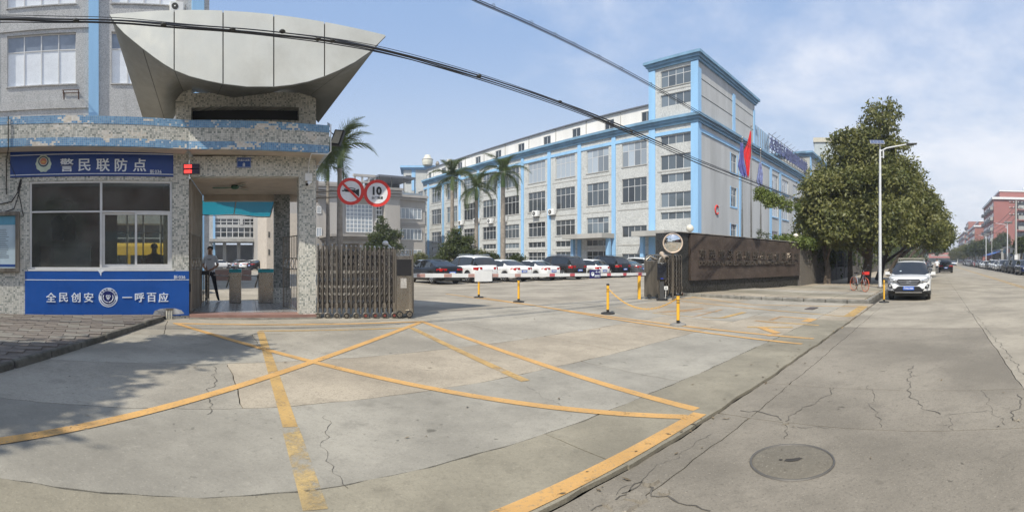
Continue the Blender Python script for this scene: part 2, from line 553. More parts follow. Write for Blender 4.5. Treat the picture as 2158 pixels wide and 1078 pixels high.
def leafmat(name, col, col2, spread=0.5, rough=0.5):
    m, nt, b = nodes(name)
    gi = N(nt, 'ShaderNodeNewGeometry')
    tcn = N(nt, 'ShaderNodeTexCoord')
    f = noise(nt, tcn.outputs['Object'], 0.8, 3)
    a = math_(nt, 'ADD', math_(nt, 'MULTIPLY', gi.outputs['Random Per Island'], spread), math_(nt, 'MULTIPLY', mrange(nt, f, 0.3, 0.7), 1 - spread))
    c = mix(nt, col, col2, a)
    nt.links.new(c, b.inputs['Base Color'])
    b.inputs['Roughness'].default_value = rough
    b.inputs['Specular IOR Level'].default_value = 0.35
    tl = N(nt, 'ShaderNodeBsdfTranslucent'); nt.links.new(mix(nt, c, (0.30, 0.34, 0.03), 0.35), tl.inputs['Color'])
    mx = N(nt, 'ShaderNodeMixShader'); mx.inputs[0].default_value = 0.22
    nt.links.new(b.outputs[0], mx.inputs[1]); nt.links.new(tl.outputs[0], mx.inputs[2])
    nt.links.new(mx.outputs[0], nt.nodes['Material Output'].inputs[0])
    MATS[name] = m
    return m
# ------------------------------------------------------------------ lettering, made once as meshes
TX = {}
def make_texts(items):
    obs = []
    for body, off in items:
        cu = bpy.data.curves.new('lettering', 'FONT')
        cu.body = body; cu.size = 1.0; cu.extrude = 0.02; cu.offset = off; cu.resolution_u = 2
        cu.align_x = 'CENTER'; cu.align_y = 'CENTER'
        o = bpy.data.objects.new('lettering', cu); S.collection.objects.link(o)
        obs.append((body, o))
    bpy.context.view_layer.update()
    dg = bpy.context.evaluated_depsgraph_get()
    for body, o in obs:
        me = bpy.data.meshes.new_from_object(o.evaluated_get(dg))
        v = np.array([x.co[:] for x in me.vertices]) if len(me.vertices) else np.zeros((1, 3))
        TX[body] = ([tuple(p) for p in v], [tuple(p.vertices) for p in me.polygons], v.min(0), v.max(0))
        bpy.data.meshes.remove(me)
        cu = o.data
        bpy.data.objects.remove(o); bpy.data.curves.remove(cu)

BOLD = 0.004
make_texts([(c, BOLD) for c in '警民联防点新全创安一呼百应东莞市沃德精密机械有限公司制造限速'] +
           [(c, 0.006) for c in ('凤凰工业路', '全厂限速', '一车一杆', '减速慢行')] +
           [('036', BOLD), ('8', BOLD), ('10', 0.045), ('粤SEZ40B', 0.01), ('H', 0.03), ('C', 0.04), ('粤S·82L6M', 0.008), ('粤S·3K97D', 0.008),
            ('DONGGUAN WORLD PRECISION', 0.014), ('MANUFACTURING CO.,LTD', 0.014), ('全民创安 一呼百应', 0.0), ('警民联防点 新036', 0.0), ('W', 0.03)])

def put_text(name, key, mt, parent, M, x0, x1, z0, z1, d, fit='h', thick=0.012):
    """letter mesh scaled into the rectangle x0..x1, z0..z1 on the plane y=d of matrix M, facing -y"""
    v, f, lo, hi = TX[key]
    w, h = hi[0] - lo[0], hi[1] - lo[1]
    sx, sz = (x1 - x0) / max(w, 1e-3), (z1 - z0) / max(h, 1e-3)
    if fit == 'h': sx = sz = min(sx, sz)
    cx, cz = (x0 + x1) / 2, (z0 + z1) / 2
    mx, mz = (lo[0] + hi[0]) / 2, (lo[1] + hi[1]) / 2
    mb = MB(M)
    mb.add([(cx + (p[0] - mx) * sx, d - thick / 2 - p[2] / 0.02 * thick / 2, cz + (p[1] - mz) * sz) for p in v], f)
    return mb.build(name, mt, parent)

def put_char(name, ch, mt, parent, M, cx, cz, size, d, thick=0.012, heavy=True):
    """one character of em size `size`, keeping its own proportions"""
    v, f, lo, hi = TX[ch]
    w, h = hi[0] - lo[0], hi[1] - lo[1]
    k = size / 1.0
    mb = MB(M)
    mx, mz = (lo[0] + hi[0]) / 2, (lo[1] + hi[1]) / 2
    for i, o_ in enumerate((-.017, 0, .017) if heavy else (0,)):      # heavy strokes
        mb.add([(cx + (p[0] - mx + o_) * k, d - i * .0007 - thick / 2 - p[2] / 0.02 * thick / 2, cz + (p[1] - mz + o_ * .3) * k) for p in v], f)
    return mb.build(name, mt, parent)

# ------------------------------------------------------------------ people: one skinned surface each
def skin_mesh(joints, edges, root=0, sub=2):
    me = bpy.data.meshes.new('body')
    me.from_pydata([j[0] for j in joints], edges, [])
    o = bpy.data.objects.new('body', me); S.collection.objects.link(o)
    o.modifiers.new('skin', 'SKIN')
    sub_ = o.modifiers.new('sub', 'SUBSURF'); sub_.levels = sub; sub_.render_levels = sub
    lay = me.skin_vertices[0].data
    for i, j in enumerate(joints):
        r = j[1]
        lay[i].radius = r if isinstance(r, tuple) else (r, r)
        lay[i].use_root = (i == root)
    bpy.context.view_layer.update()
    dg = bpy.context.evaluated_depsgraph_get()
    m2 = bpy.data.meshes.new_from_object(o.evaluated_get(dg))
    v = [tuple(x.co) for x in m2.vertices]; f = [tuple(p.vertices) for p in m2.polygons]
    bpy.data.meshes.remove(m2); bpy.data.objects.remove(o); bpy.data.meshes.remove(me)
    return v, f

def human(pose):
    """pose: dict with joint overrides. Faces -Y. x>0 is the figure's left."""
    J = dict(pelvis=(0, 0, .95), spine=(0, .01, 1.12), chest=(0, .01, 1.32), neck=(0, .01, 1.47), head0=(0, 0, 1.56), head1=(0, -.005, 1.66), head2=(0, .005, 1.73),
             nose=(0, -.105, 1.605),
             sl=(.17, .01, 1.40), el=(.22, .03, 1.13), wl=(.23, -.06, .90), hl=(.235, -.09, .80),
             sr=(-.17, .01, 1.40), er=(-.22, .03, 1.13), wr=(-.23, -.06, .90), hr=(-.235, -.09, .80),
             tl=(.09, 0, .88), kl=(.10, -.01, .49), al=(.10, .02, .10), fl=(.11, -.14, .04),
             tr=(-.09, 0, .88), kr=(-.10, -.01, .49), ar=(-.10, .02, .10), fr=(-.11, -.14, .04))
    J.update(pose)
    rad = dict(pelvis=(.155, .11), spine=(.14, .10), chest=(.165, .11), neck=.055, head0=(.068, .085), head1=(.078, .098), head2=(.05, .062), nose=.016,
               sl=.062, el=.046, wl=.030, hl=(.022, .036), sr=.062, er=.046, wr=.030, hr=(.022, .036),
               tl=.088, kl=.060, al=.045, fl=(.042, .032), tr=.088, kr=.060, ar=.045, fr=(.042, .032))
    names = list(J)
    idx = {n: i for i, n in enumerate(names)}
    E_ = [('pelvis','spine'),('spine','chest'),('chest','neck'),('neck','head0'),('head0','head1'),('head1','head2'),('head0','nose'),
          ('chest','sl'),('sl','el'),('el','wl'),('wl','hl'),('chest','sr'),('sr','er'),('er','wr'),('wr','hr'),
          ('pelvis','tl'),('tl','kl'),('kl','al'),('al','fl'),('pelvis','tr'),('tr','kr'),('kr','ar'),('ar','fr')]
    joints = [(J[n], rad[n]) for n in names]
    edges = [(idx[a], idx[b]) for a, b in E_]
    # five fingers on each hand, rooted in the palm
    for s_, h, w_ in ((1, 'hl', 'wl'), (-1, 'hr', 'wr')):
        hp, wp = Vector(J[h]), Vector(J[w_])
        d = (hp - wp).normalized()
        side = Vector((0, -1, 0)) if abs(d.y) < 0.7 else Vector((0, 0, 1))
        side = (side - d * side.dot(d)).normalized()
        for k, (off, ln) in enumerate(((.026, .068), (.009, .078), (-.009, .072), (-.026, .055))):
            b = len(joints)
            p1 = hp + side * off + d * (ln * .5); p2 = hp + side * off * 1.05 + d * ln + Vector((-s_ * .018, 0, 0))
            joints += [(tuple(p1), .010), (tuple(p2), .008)]
            edges += [(idx[h], b), (b, b + 1)]
        b = len(joints)
        m_ = wp + (hp - wp) * .45
        joints += [(tuple(m_ + side * .05 + d * .01), .012), (tuple(m_ + side * .06 + d * .05), .010)]
        edges += [(idx[h], b), (b, b + 1)]
    return skin_mesh(joints, edges, idx['pelvis'], 2), J

# guard by the turnstiles: weight on one leg, hands joined in front
GUARD_STAND = human(dict(el=(.25, .02, 1.14), wl=(.12, -.17, 1.02), hl=(.04, -.21, .99), er=(-.25, .02, 1.14), wr=(-.12, -.17, 1.02), hr=(-.04, -.21, .97),
                         kl=(.17, -.02, .49), al=(.25, .02, .10), fl=(.31, -.11, .04), nose=(.045, -.095, 1.605)))
GUARD_BOOTH = human({})
WALKER = human(dict(kl=(.10, -.16, .52), al=(.10, -.10, .13), fl=(.10, -.25, .08), kr=(-.10, .07, .49), ar=(-.10, .30, .16), fr=(-.10, .20, .05),
                    el=(.24, .14, 1.15), wl=(.24, .10, .92), hl=(.24, .05, .84), er=(-.24, -.06, 1.15), wr=(-.22, -.22, 1.0), hr=(-.21, -.30, .96)))

def person(data, label, loc, rz, shirt, pants, skin, hairm, scale=1.0, cap=None, group=None, shoes=None, logo=None):
    (v, f), J = data
    t = thing('person', label, 'person', loc, rz, group)
    M = wm(t) @ Matrix.Scale(scale, 4)
    vv = [tuple(M @ Vector(p)) for p in v]
    hand = [Vector(J['wl']), Vector(J['wr']), Vector(J['el']), Vector(J['er']), Vector(J['hl']), Vector(J['hr'])]
    mi = []
    for fc in f:
        c = sum((Vector(v[i]) for i in fc), Vector()) / len(fc)
        if c.z > 1.475: k = 2
        elif c.z < .075: k = 3
        else:
            k = 0 if c.z > .93 else 1
            for a, b, h in ((hand[2], hand[0], hand[4]), (hand[3], hand[1], hand[5])):
                ab = b - a; tt = (c - a).dot(ab) / ab.dot(ab)
                q = a + ab * min(max(tt, 0), 1)
                if (tt > -0.05 and (c - q).length < .075) or (c - h).length < .12: k = 2
        mi.append(k)
    mesh_obj('body', vv, f, mi, [True] * len(f), [shirt, pants, skin, shoes or pants], t)
    mb = MB(M)
    h = Vector(J['head1'])
    prof = [(.092, -.03), (.10, .01), (.092, .05), (.06, .085), (0.0, .10)]
    mb.lathe([(r_, z_ + h.z) for r_, z_ in prof], (h.x, h.y + .022, 0), 12)
    mb.build('cap' if cap else 'hair', cap or hairm, t)
    if cap:
        mb = MB(M); mb.box(-.07, .07, h.y - .17, h.y - .06, h.z - .02, h.z - .005); mb.build('cap_brim', cap, t)
    if logo:
        mb = MB(M); mb.box(-.07, .07, -.115, -.108, 1.33, 1.345); mb.box(-.05, .05, -.115, -.108, 1.30, 1.312); mb.build('shirt_print', logo, t)
    return t
# ------------------------------------------------------------------ the materials of the place
GREY_TILES = [(0.0, (0.64, 0.62, 0.55)), (0.46, (0.48, 0.475, 0.42)), (0.64, (0.36, 0.37, 0.33)), (0.80, (0.24, 0.26, 0.23)), (0.88, (0.70, 0.68, 0.62))]
M_mosaic = mosaic('grey_mosaic', GREY_TILES, 0.042, 0.0, (0.40, 0.40, 0.36), 0.22)
M_mosaic_worn = mosaic('grey_mosaic_worn', GREY_TILES, 0.042, 0.43, (0.34, 0.34, 0.31), 0.4)
BLUE_TILES = [(0.0, (0.11, 0.27, 0.47)), (0.4, (0.14, 0.32, 0.53)), (0.75, (0.18, 0.38, 0.58)), (0.95, (0.5, 0.58, 0.64))]
M_bluetile = mosaic('blue_mosaic_worn', BLUE_TILES, 0.045, 0.45, (0.36, 0.42, 0.48), 0.3)
M_speck = mosaic('speckled_facade', [(0.0, (0.54, 0.53, 0.51)), (0.35, (0.45, 0.45, 0.43)), (0.65, (0.60, 0.59, 0.57)), (0.85, (0.33, 0.33, 0.32))], 0.03, 0.0, (0.42, 0.42, 0.42), 0.25)
M_factory = mosaic('factory_facade', [(0.0, (0.54, 0.545, 0.52)), (0.35, (0.49, 0.495, 0.475)), (0.65, (0.59, 0.595, 0.57)), (0.88, (0.42, 0.425, 0.41))], 0.12, 0.0, (0.47, 0.47, 0.44), 0.22)
M_bluepaint = mat('blue_paint', (0.28, 0.50, 0.74), 0.6, var=0.10, scale=0.5, dirt=0.25, streak=True)
M_bluecorn = mat('blue_cornice_paint', (0.17, 0.31, 0.44), 0.65, var=0.18, scale=0.6, dirt=0.45, streak=True)
M_whitewall = mat('white_sheet_wall', (0.72, 0.70, 0.66), 0.6, var=0.08, scale=0.5, dirt=0.2, streak=True)
M_roofdark = mat('dark_roof_edge', (0.12, 0.13, 0.15), 0.6)
M_concl = mat('light_render', (0.40, 0.39, 0.36), 0.85, var=0.12, scale=0.7, dirt=0.5, bmp=0.2, streak=True)
M_hq = mat('taupe_stone', (0.40, 0.375, 0.345), 0.75, var=0.08, scale=0.8, dirt=0.25, bmp=0.1, streak=True)
M_hqd = mat('dark_taupe_band', (0.30, 0.28, 0.255), 0.75, var=0.08, scale=0.8, dirt=0.3)
M_granite = mat('brown_granite', (0.075, 0.058, 0.048), 0.22, var=0.22, scale=2.2, dirt=0.25, spec=0.5)
M_granited = mat('dark_granite', (0.032, 0.031, 0.028), 0.3, var=0.15, scale=2.2, dirt=0.2, spec=0.5)
M_steel = mat('stainless_steel', (0.44, 0.41, 0.36), 0.30, 0.95, var=0.15, scale=5, dirt=0.45, streak=True)
M_steel_old = mat('weathered_stainless', (0.25, 0.225, 0.19), 0.42, 0.85, var=0.30, scale=6, dirt=0.75, streak=True)
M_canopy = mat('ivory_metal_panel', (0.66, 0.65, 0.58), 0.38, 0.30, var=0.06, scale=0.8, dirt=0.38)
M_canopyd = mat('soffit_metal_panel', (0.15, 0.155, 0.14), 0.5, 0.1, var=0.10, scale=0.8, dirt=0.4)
M_joint = mat('dark_joint', (0.05, 0.05, 0.045), 0.8, var=0)
M_black = mat('black_plastic', (0.018, 0.018, 0.02), 0.4, var=0.1)
M_rubber = mat('black_rubber', (0.022, 0.022, 0.022), 0.8, var=0.2)
M_white = mat('white_paint', (0.78, 0.78, 0.76), 0.45, var=0.05, dirt=0.15)
M_whitealu = mat('white_aluminium', (0.66, 0.66, 0.65), 0.4, var=0.05, dirt=0.2)
M_beige = mat('beige_plaster', (0.50, 0.44, 0.37), 0.85, var=0.08, dirt=0.3)
M_blueban = mat('blue_banner', (0.008, 0.085, 0.36), 0.38, var=0.12, scale=1.2, dirt=0.12)
M_navyban = mat('navy_banner', (0.010, 0.045, 0.22), 0.38, var=0.12, scale=1.2, dirt=0.1)
M_lett = mat('white_lettering', (0.75, 0.80, 0.86), 0.5, var=0.04)
M_yellow = mat('yellow_paint', (0.80, 0.44, 0.04), 0.45, var=0.08, dirt=0.15)
M_red = mat('red_paint', (0.62, 0.04, 0.03), 0.45, var=0.06)
M_glass_dark = glass('dark_window_glass', (0.030, 0.036, 0.040))
M_glass_pale = glass('curtained_window_glass', (0.22, 0.25, 0.28), 0.08)
M_glass_sky = glass('pale_mirror_window', (0.62, 0.66, 0.72), 0.15)
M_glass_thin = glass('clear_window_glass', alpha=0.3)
M_carglass = glass('car_glass', (0.012, 0.014, 0.016), 0.03, var=False)
M_fabric_cyan = mat('cyan_awning_sheet', (0.02, 0.38, 0.50), 0.5, var=0.08, emit=None)
M_brickwall = mat('old_brick', (0.17, 0.15, 0.125), 0.9, var=0.35, scale=2.5, dirt=0.7, bmp=0.5, island=0.25)
M_mortar = mat('mortar', (0.11, 0.10, 0.09), 0.95, var=0.2, dirt=0.4)
M_paver = mat('dirty_red_paver', (0.165, 0.142, 0.122), 0.9, var=0.3, scale=2.0, dirt=0.6, bmp=0.6)
M_paver2 = mat('dirty_grey_paver', (0.20, 0.185, 0.16), 0.9, var=0.3, scale=2.0, dirt=0.6, bmp=0.6)
M_kerb = mat('kerb_concrete', (0.21, 0.20, 0.175), 0.9, var=0.3, scale=3.0, dirt=0.8, bmp=0.8)
M_kerbdark = mat('mossy_kerb', (0.105, 0.098, 0.080), 0.95, var=0.4, scale=4.0, dirt=0.7, bmp=1.0)
M_floor = mat('grey_floor_tile', (0.24, 0.23, 0.22), 0.30, var=0.10, scale=1.5, dirt=0.35)
M_floorred = mat('red_threshold_tile', (0.26, 0.15, 0.12), 0.5, var=0.15, scale=2, dirt=0.3)
M_bark = mat('bark', (0.10, 0.078, 0.058), 0.95, var=0.3, scale=6, dirt=0.4, bmp=1.0)
M_palmbark = mat('palm_trunk', (0.27, 0.235, 0.195), 0.9, var=0.2, scale=4, dirt=0.3, bmp=0.6)
M_palmgreen = mat('palm_crownshaft', (0.09, 0.15, 0.05), 0.5, var=0.2, scale=3)
M_leaf = leafmat('broad_leaf', (0.060, 0.080, 0.020), (0.235, 0.225, 0.075))
M_leafd = leafmat('dark_leaf', (0.026, 0.044, 0.012), (0.085, 0.105, 0.028))
M_leafy = leafmat('ivy_leaf', (0.065, 0.10, 0.020), (0.20, 0.235, 0.06))
M_frond = leafmat('palm_frond', (0.035, 0.060, 0.018), (0.095, 0.125, 0.035))
M_conc_yard = concrete('yard_concrete', (0.334, 0.304, 0.250), seed=0)
M_conc_blue = concrete('bluish_concrete', (0.310, 0.287, 0.239), seed=11, agg=0.35)
M_conc_sand = concrete('sandy_concrete', (0.364, 0.312, 0.238), seed=23, agg=0.8)
M_conc_green = concrete('olive_concrete', (0.262, 0.235, 0.177), seed=37, agg=0.4, pits=0.8)
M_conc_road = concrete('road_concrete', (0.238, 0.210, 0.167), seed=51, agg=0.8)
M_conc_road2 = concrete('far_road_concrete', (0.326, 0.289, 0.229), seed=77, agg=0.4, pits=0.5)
M_conc_far = concrete('far_yard_concrete', (0.337, 0.298, 0.238), seed=91, agg=0.4, pits=0.4)
M_under = mat('joint_soil', (0.045, 0.040, 0.034), 0.95, var=0.2)
M_crack = mat('crack_grime', (0.095, 0.085, 0.070), 0.95, var=0.3)
M_ground = mat('ground_soil', (0.20, 0.19, 0.16), 0.95, var=0.2, scale=0.3)

def paint_mat(name, col, wear, sc=3.0, soft=.05, amax=.96):
    """road paint, worn through to the concrete in patches (the wear is in the alpha)"""
    m, nt, b = nodes(name)
    tcn = N(nt, 'ShaderNodeTexCoord'); vec = tcn.outputs['Object']
    f = noise(nt, vec, sc, 8, 0.72); g = noise(nt, vec, 28, 4, 0.7)
    c = mix(nt, tuple(x * 0.82 for x in col), col, mrange(nt, noise(nt, vec, 2.0, 4), 0.3, 0.7))
    c = mix(nt, c, (0.24, 0.20, 0.14), math_(nt, 'MULTIPLY', mrange(nt, g, 0.5, 0.72), 0.7))
    c = mix(nt, c, (0.20, 0.16, 0.11), math_(nt, 'MULTIPLY', mrange(nt, noise(nt, vec, 1.3, 6, 0.7), 0.5, 0.75), 0.45))
    nt.links.new(c, b.inputs['Base Color'])
    b.inputs['Roughness'].default_value = 0.7
    k = math_(nt, 'ADD', math_(nt, 'MULTIPLY', f, 0.7), math_(nt, 'MULTIPLY', g, 0.3))
    al = mrange(nt, k, wear - soft, wear + soft, 0.0, amax)
    nt.links.new(al, b.inputs['Alpha'])
    MATS[name] = m
    return m
M_line = paint_mat('yellow_road_paint', (0.64, 0.365, 0.12), 0.39, 3.0, .06, .93)
M_line_old = paint_mat('old_yellow_road_paint', (0.58, 0.37, 0.13), 0.42, 3.0, .09, .85)
M_line_faint = paint_mat('faint_yellow_road_paint', (0.58, 0.34, 0.14), 0.46, 3.0, .12, .7)
# ------------------------------------------------------------------ frames of the big things
BF = Fr(225, 11.3, 398)          # booth front
PF = Fr(520, 11.38, 398)         # passage (portal) front
FL = Fr(1970, 43.9, 1470)        # works building, long facade (u runs right, corner at u=0)
FE = Fr(399, 24.0, 1470)         # works building, street facade (corner at u=0)
GUT = 2.19                       # edge between yard slabs and street gutter

# ------------------------------------------------------------------ ground
ts = [-1500, -60, GUT, 2.4, 11, 60, 1500]
mb = MB(SF)
zz = lambda t: (zg(t) if t > 2.4 else (0.03 if t > 2.3 else 0.0)) - 0.05
for a, b_ in zip(ts[:-1], ts[1:]):
    mb.quad((-1500, a, zz(a) if a != GUT else -.05), (2500, a, zz(a) if a != GUT else -.05), (2500, b_, zz(b_) if b_ != GUT else -.05), (-1500, b_, zz(b_) if b_ != GUT else -.05))
ground = tag(mb.build('ground', M_under), kind='structure')

def jag(line, x, amp=1.0):
    return amp * (0.010 * math.sin(x * 2.3 + line * 7.1) + 0.008 * math.sin(x * 7.7 + line * 3.3) + 0.006 * math.sin(x * 19.0 + line * 11.0) + 0.005 * math.sin(x * 43.0 + line * 5.0))

def slab(s0, s1, t0, t1, mt, parent, zf, gap=0.0065, amp=1.0, name='concrete_slab', step=0.16, th=0.035):
    pts = []
    ns = max(2, int((s1 - s0) / step)); nt_ = max(2, int((t1 - t0) / step))
    ns, nt_ = min(ns, 60), min(nt_, 30)
    for i in range(ns):
        x = s0 + (s1 - s0) * i / ns; pts.append((x + (gap if i == 0 else 0), t0 + gap + jag(t0, x, amp)))
    for i in range(nt_):
        y = t0 + (t1 - t0) * i / nt_; pts.append((s1 - gap + jag(s1 + 50, y, amp), y + (gap if i == 0 else 0)))
    for i in range(ns):
        x = s1 + (s0 - s1) * i / ns; pts.append((x - (gap if i == 0 else 0), t1 - gap + jag(t1, x, amp)))
    for i in range(nt_):
        y = t1 + (t0 - t1) * i / nt_; pts.append((s0 + gap + jag(s0 + 50, y, amp), y - (gap if i == 0 else 0)))
    n = len(pts)
    vs = [(p[0], p[1], zf(p[1])) for p in pts] + [(p[0], p[1], zf(p[1]) - th) for p in pts]
    fs = [tuple(range(n))] + [(i, n + i, n + (i + 1) % n, (i + 1) % n) for i in range(n)]
    m_ = MB(SF); m_.add(vs, fs)
    return m_.build(name, mt, parent)

yard = tag(MB(SF).add([(-20, 11, .16), (17, 11, .16), (17, 60, .16), (-20, 60, .16)], [(0, 1, 2, 3)]).build('yard', M_under), kind='structure')
zy = lambda t: 0.03 + 0.17 * max(0.0, min(1.0, (t - 2.4) / 8.6))
Bm, Yd, Sd, Gr = M_conc_blue, M_conc_yard, M_conc_sand, M_conc_green
STRIPS = [
    (GUT, 3.12, [(-9, -3, Gr), (-3, 2.9, Gr), (2.9, 7.8, Gr), (7.8, 12.1, Gr), (12.1, 16.9, Sd)]),
    (3.12, 4.85, [(-9, -3.2, Yd), (-3.2, 5.25, Bm), (5.25, 9.2, Bm), (9.2, 12.1, Sd), (12.1, 16.8, Yd)]),
    (4.85, 6.8, [(-9, -3.2, Yd), (-3.2, .55, Yd), (.55, 6.3, Sd), (6.3, 10.7, Sd), (10.7, 16.7, Yd)]),
    (6.8, 9.1, [(-9, -2.2, Yd), (-2.2, 1.2, Bm), (1.2, 5.9, Yd), (5.9, 11.2, Yd), (11.2, 16.5, Sd)]),
    (9.1, 11.0, [(-9, -.5, Yd), (-.5, 5.2, Yd), (5.2, 10.8, Yd), (10.8, 16.5, Yd)]),
]
for t0, t1, row in STRIPS:
    for s0, s1, m_ in row:
        slab(s0, s1, t0, t1, m_, yard, zy)
for t0, t1 in ((11, 14.6), (14.6, 19.2), (19.2, 24), (24, 29), (29, 36), (36, 46), (46, 58), (58, 72)):
    k = 5.4 if t1 < 30 else 9
    s_ = -20
    while s_ < 43:
        slab(s_, min(s_ + k, 43.5), t0, t1, M_conc_far, yard, lambda t: 0.2, gap=0.006, amp=0.5, step=0.5)
        s_ += k

road = tag(MB(SF).add([(-15, -11, -.045), (900, -11, -.045), (900, GUT, -.045), (-15, GUT, -.045)], [(0, 1, 2, 3)]).build('road', M_under), kind='structure')
zr = lambda t: 0.0
sj = [-14, -6.5, -1.2, 4.45, 5.82, 11.2, 16.7, 22.2, 27.7, 33.2, 39, 50, 64, 80, 110, 160, 240, 400, 900]
for t0, t1, m_ in ((1.84, GUT - 0.002, M_conc_road), (-1.1, 1.84, M_conc_road), (-5.0, -1.1, M_conc_road2), (-8.2, -5.0, M_conc_road2), (-11, -8.2, M_conc_road2)):
    for a, b_ in zip(sj[:-1], sj[1:]):
        near = b_ < 20
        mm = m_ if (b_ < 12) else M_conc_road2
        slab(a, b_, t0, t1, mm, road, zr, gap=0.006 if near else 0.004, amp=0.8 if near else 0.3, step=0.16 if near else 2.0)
# opposite kerb and pavement
mb = MB(SF); mb.box(-15, 900, -16, -11, -.04, .13); tag(mb.build('pavement', M_conc_road2), kind='structure')

# ------------------------------------------------------------------ cracks
def crack(px, w=0.02, name='crack', jit=0.016, parent=None):
    pts = [G(x, y) for x, y in px]
    L, Rr = [], []
    rnd = random.Random(int(px[0][0] * 7 + px[0][1]))
    for a, b_ in zip(pts[:-1], pts[1:]):
        d = b_ - a; n = max(2, int(d.length / 0.05)); q = Vector((-d.y, d.x, 0)).normalized()
        for i in range(n):
            l_ = d.length * i / n; ph = a.x * 3 + a.y
            p = a + d * (i / n) + q * (rnd.uniform(-jit, jit) * (0 if i == 0 else 1) + math.sin(PI * i / n) * (.035 * math.sin(l_ * 9 + ph) + .02 * math.sin(l_ * 23 + ph * 2)))
            ww = w * rnd.uniform(0.10, .50)
            z = zg(st(p)[1]) if st(p)[1] > GUT else 0
            L.append((p.x + q.x * ww / 2, p.y + q.y * ww / 2, z + .004)); Rr.append((p.x - q.x * ww / 2, p.y - q.y * ww / 2, z + .004))
    n = len(L)
    m_ = MB(); m_.add(L + Rr, [(i, n + i, n + i + 1, i + 1) for i in range(n - 1)])
    return m_.build(name, M_crack, parent)
for px, w in (([(450, 772), (456, 800), (438, 838), (446, 862), (432, 878)], .03), ([(685, 875), (690, 905), (675, 935), (690, 965), (700, 990), (722, 1020), (735, 1040)], .014),
              ([(1110, 815), (1150, 840), (1200, 865)], .008)):
    crack(px, w, parent=yard)
for px, w in (([(1830, 812), (1842, 840), (1838, 860), (1852, 880), (1855, 905)], .02),
              ([(1925, 770), (1912, 800), (1920, 830), (1935, 850), (1960, 865), (1990, 875)], .035), ([(1990, 875), (2015, 872), (2060, 868), (2100, 864)], .014),
              ([(2080, 750), (1990, 770), (1925, 795)], .010), ([(2032, 652), (2060, 668), (2085, 700), (2125, 745), (2158, 792)], .03),
              ([(1560, 865), (1610, 870), (1655, 888)], .05), ([(1655, 888), (1685, 865), (1720, 850), (1760, 815)], .025), ([(1655, 888), (1650, 930)], .018),
              ([(2068, 822), (2090, 860), (2120, 900)], .012), ([(2145, 830), (2150, 858), (2130, 880), (2158, 892)], .04), ([(2000, 880), (2012, 910)], .022),
              ([(1310, 1040), (1352, 1015), (1372, 1045), (1430, 1060), (1510, 1085)], .045), ([(1352, 1015), (1240, 1085)], .03),
              ([(2120, 560), (2158, 580)], .02), ([(1680, 900), (1760, 903)], .018), ([(1500, 915), (1380, 985), (1290, 1050)], .012), ([(1990, 740), (2090, 720)], .01)):
    crack(px, w, parent=road)
# broken chunks in the gutter, near the camera
for (x, y, r_) in ((1340, 1050, .10), (1372, 1018, .07), (1310, 1070, .12), (1400, 1040, .06), (1280, 1062, .05), (1655, 893, .04), (2140, 885, .05)):
    c = G(x, y); rr = random.Random(x)
    n = 9; pts = [(c.x + r_ * rr.uniform(.6, 1.2) * math.cos(2*PI*k/n), c.y + r_ * rr.uniform(.5, 1.0) * math.sin(2*PI*k/n)) for k in range(n)]
    vs = [(p[0], p[1], -.01) for p in pts] + [(c.x + (p[0]-c.x)*.8, c.y + (p[1]-c.y)*.8, .012 + rr.uniform(0, .012)) for p in pts]
    MB().add(vs, [(k, (k+1) % n, n + (k+1) % n, n + k) for k in range(n)] + [tuple(range(n, 2*n))]).build('concrete_chunk', M_conc_road, road)

# ------------------------------------------------------------------ road paint
paint_n = [0]
def stripe(a, b_, w, mt, parent=yard, name='painted_line'):
    paint_n[0] += 1
    lift = .004 + .0009 * (paint_n[0] % 6)
    d = b_ - a; d.z = 0; q = Vector((-d.y, d.x, 0)).normalized() * (w / 2)
    n = max(1, int(d.length / 0.7)); L, Rr = [], []
    for i in range(n + 1):
        p = a + d * (i / n)
        for side, lst in ((1, L), (-1, Rr)):
            e = p + q * side; t = st(e)[1]
            lst.append((e.x, e.y, (zg(t) if t > GUT else 0) + lift + (.03 if GUT < t <= 2.4 else 0)))
    m_ = MB(); m_.add(L + Rr, [(i + n + 1, i + n + 2, i + 1, i) for i in range(n)])
    return m_.build(name, mt, parent)
stripe(G(365, 681), G(893, 677), .13, M_line)
stripe(G(889, 677), G(1468, 869), .13, M_line)
stripe(P(4.27, 2.305), P(-5.0, 2.305), .15, M_line)
stripe(G(372, 682), G(1448, 879), .13, M_line)
bA, bB = G(886, 679), G(0, 930)
stripe(bA, bB + (bB - bA) * 0.6, .14, M_line)
stripe(G(549, 699), G(612, 900), .14, M_line_old)
stripe(G(612, 902), G(665, 1075), .16, paint_mat('nearly_gone_yellow_paint', (0.60, 0.42, 0.17), 0.49, 3.0, .10, .85))
stripe(G(545, 697), G(866, 690), .10, M_line_old)
stripe(G(866, 690), G(1108, 803), .13, M_line_old)
# double line across the exit, running to the car park
stripe(G(940, 619), G(1715, 717), .12, M_line); stripe(G(1010, 626), G(1690, 725), .12, M_line)
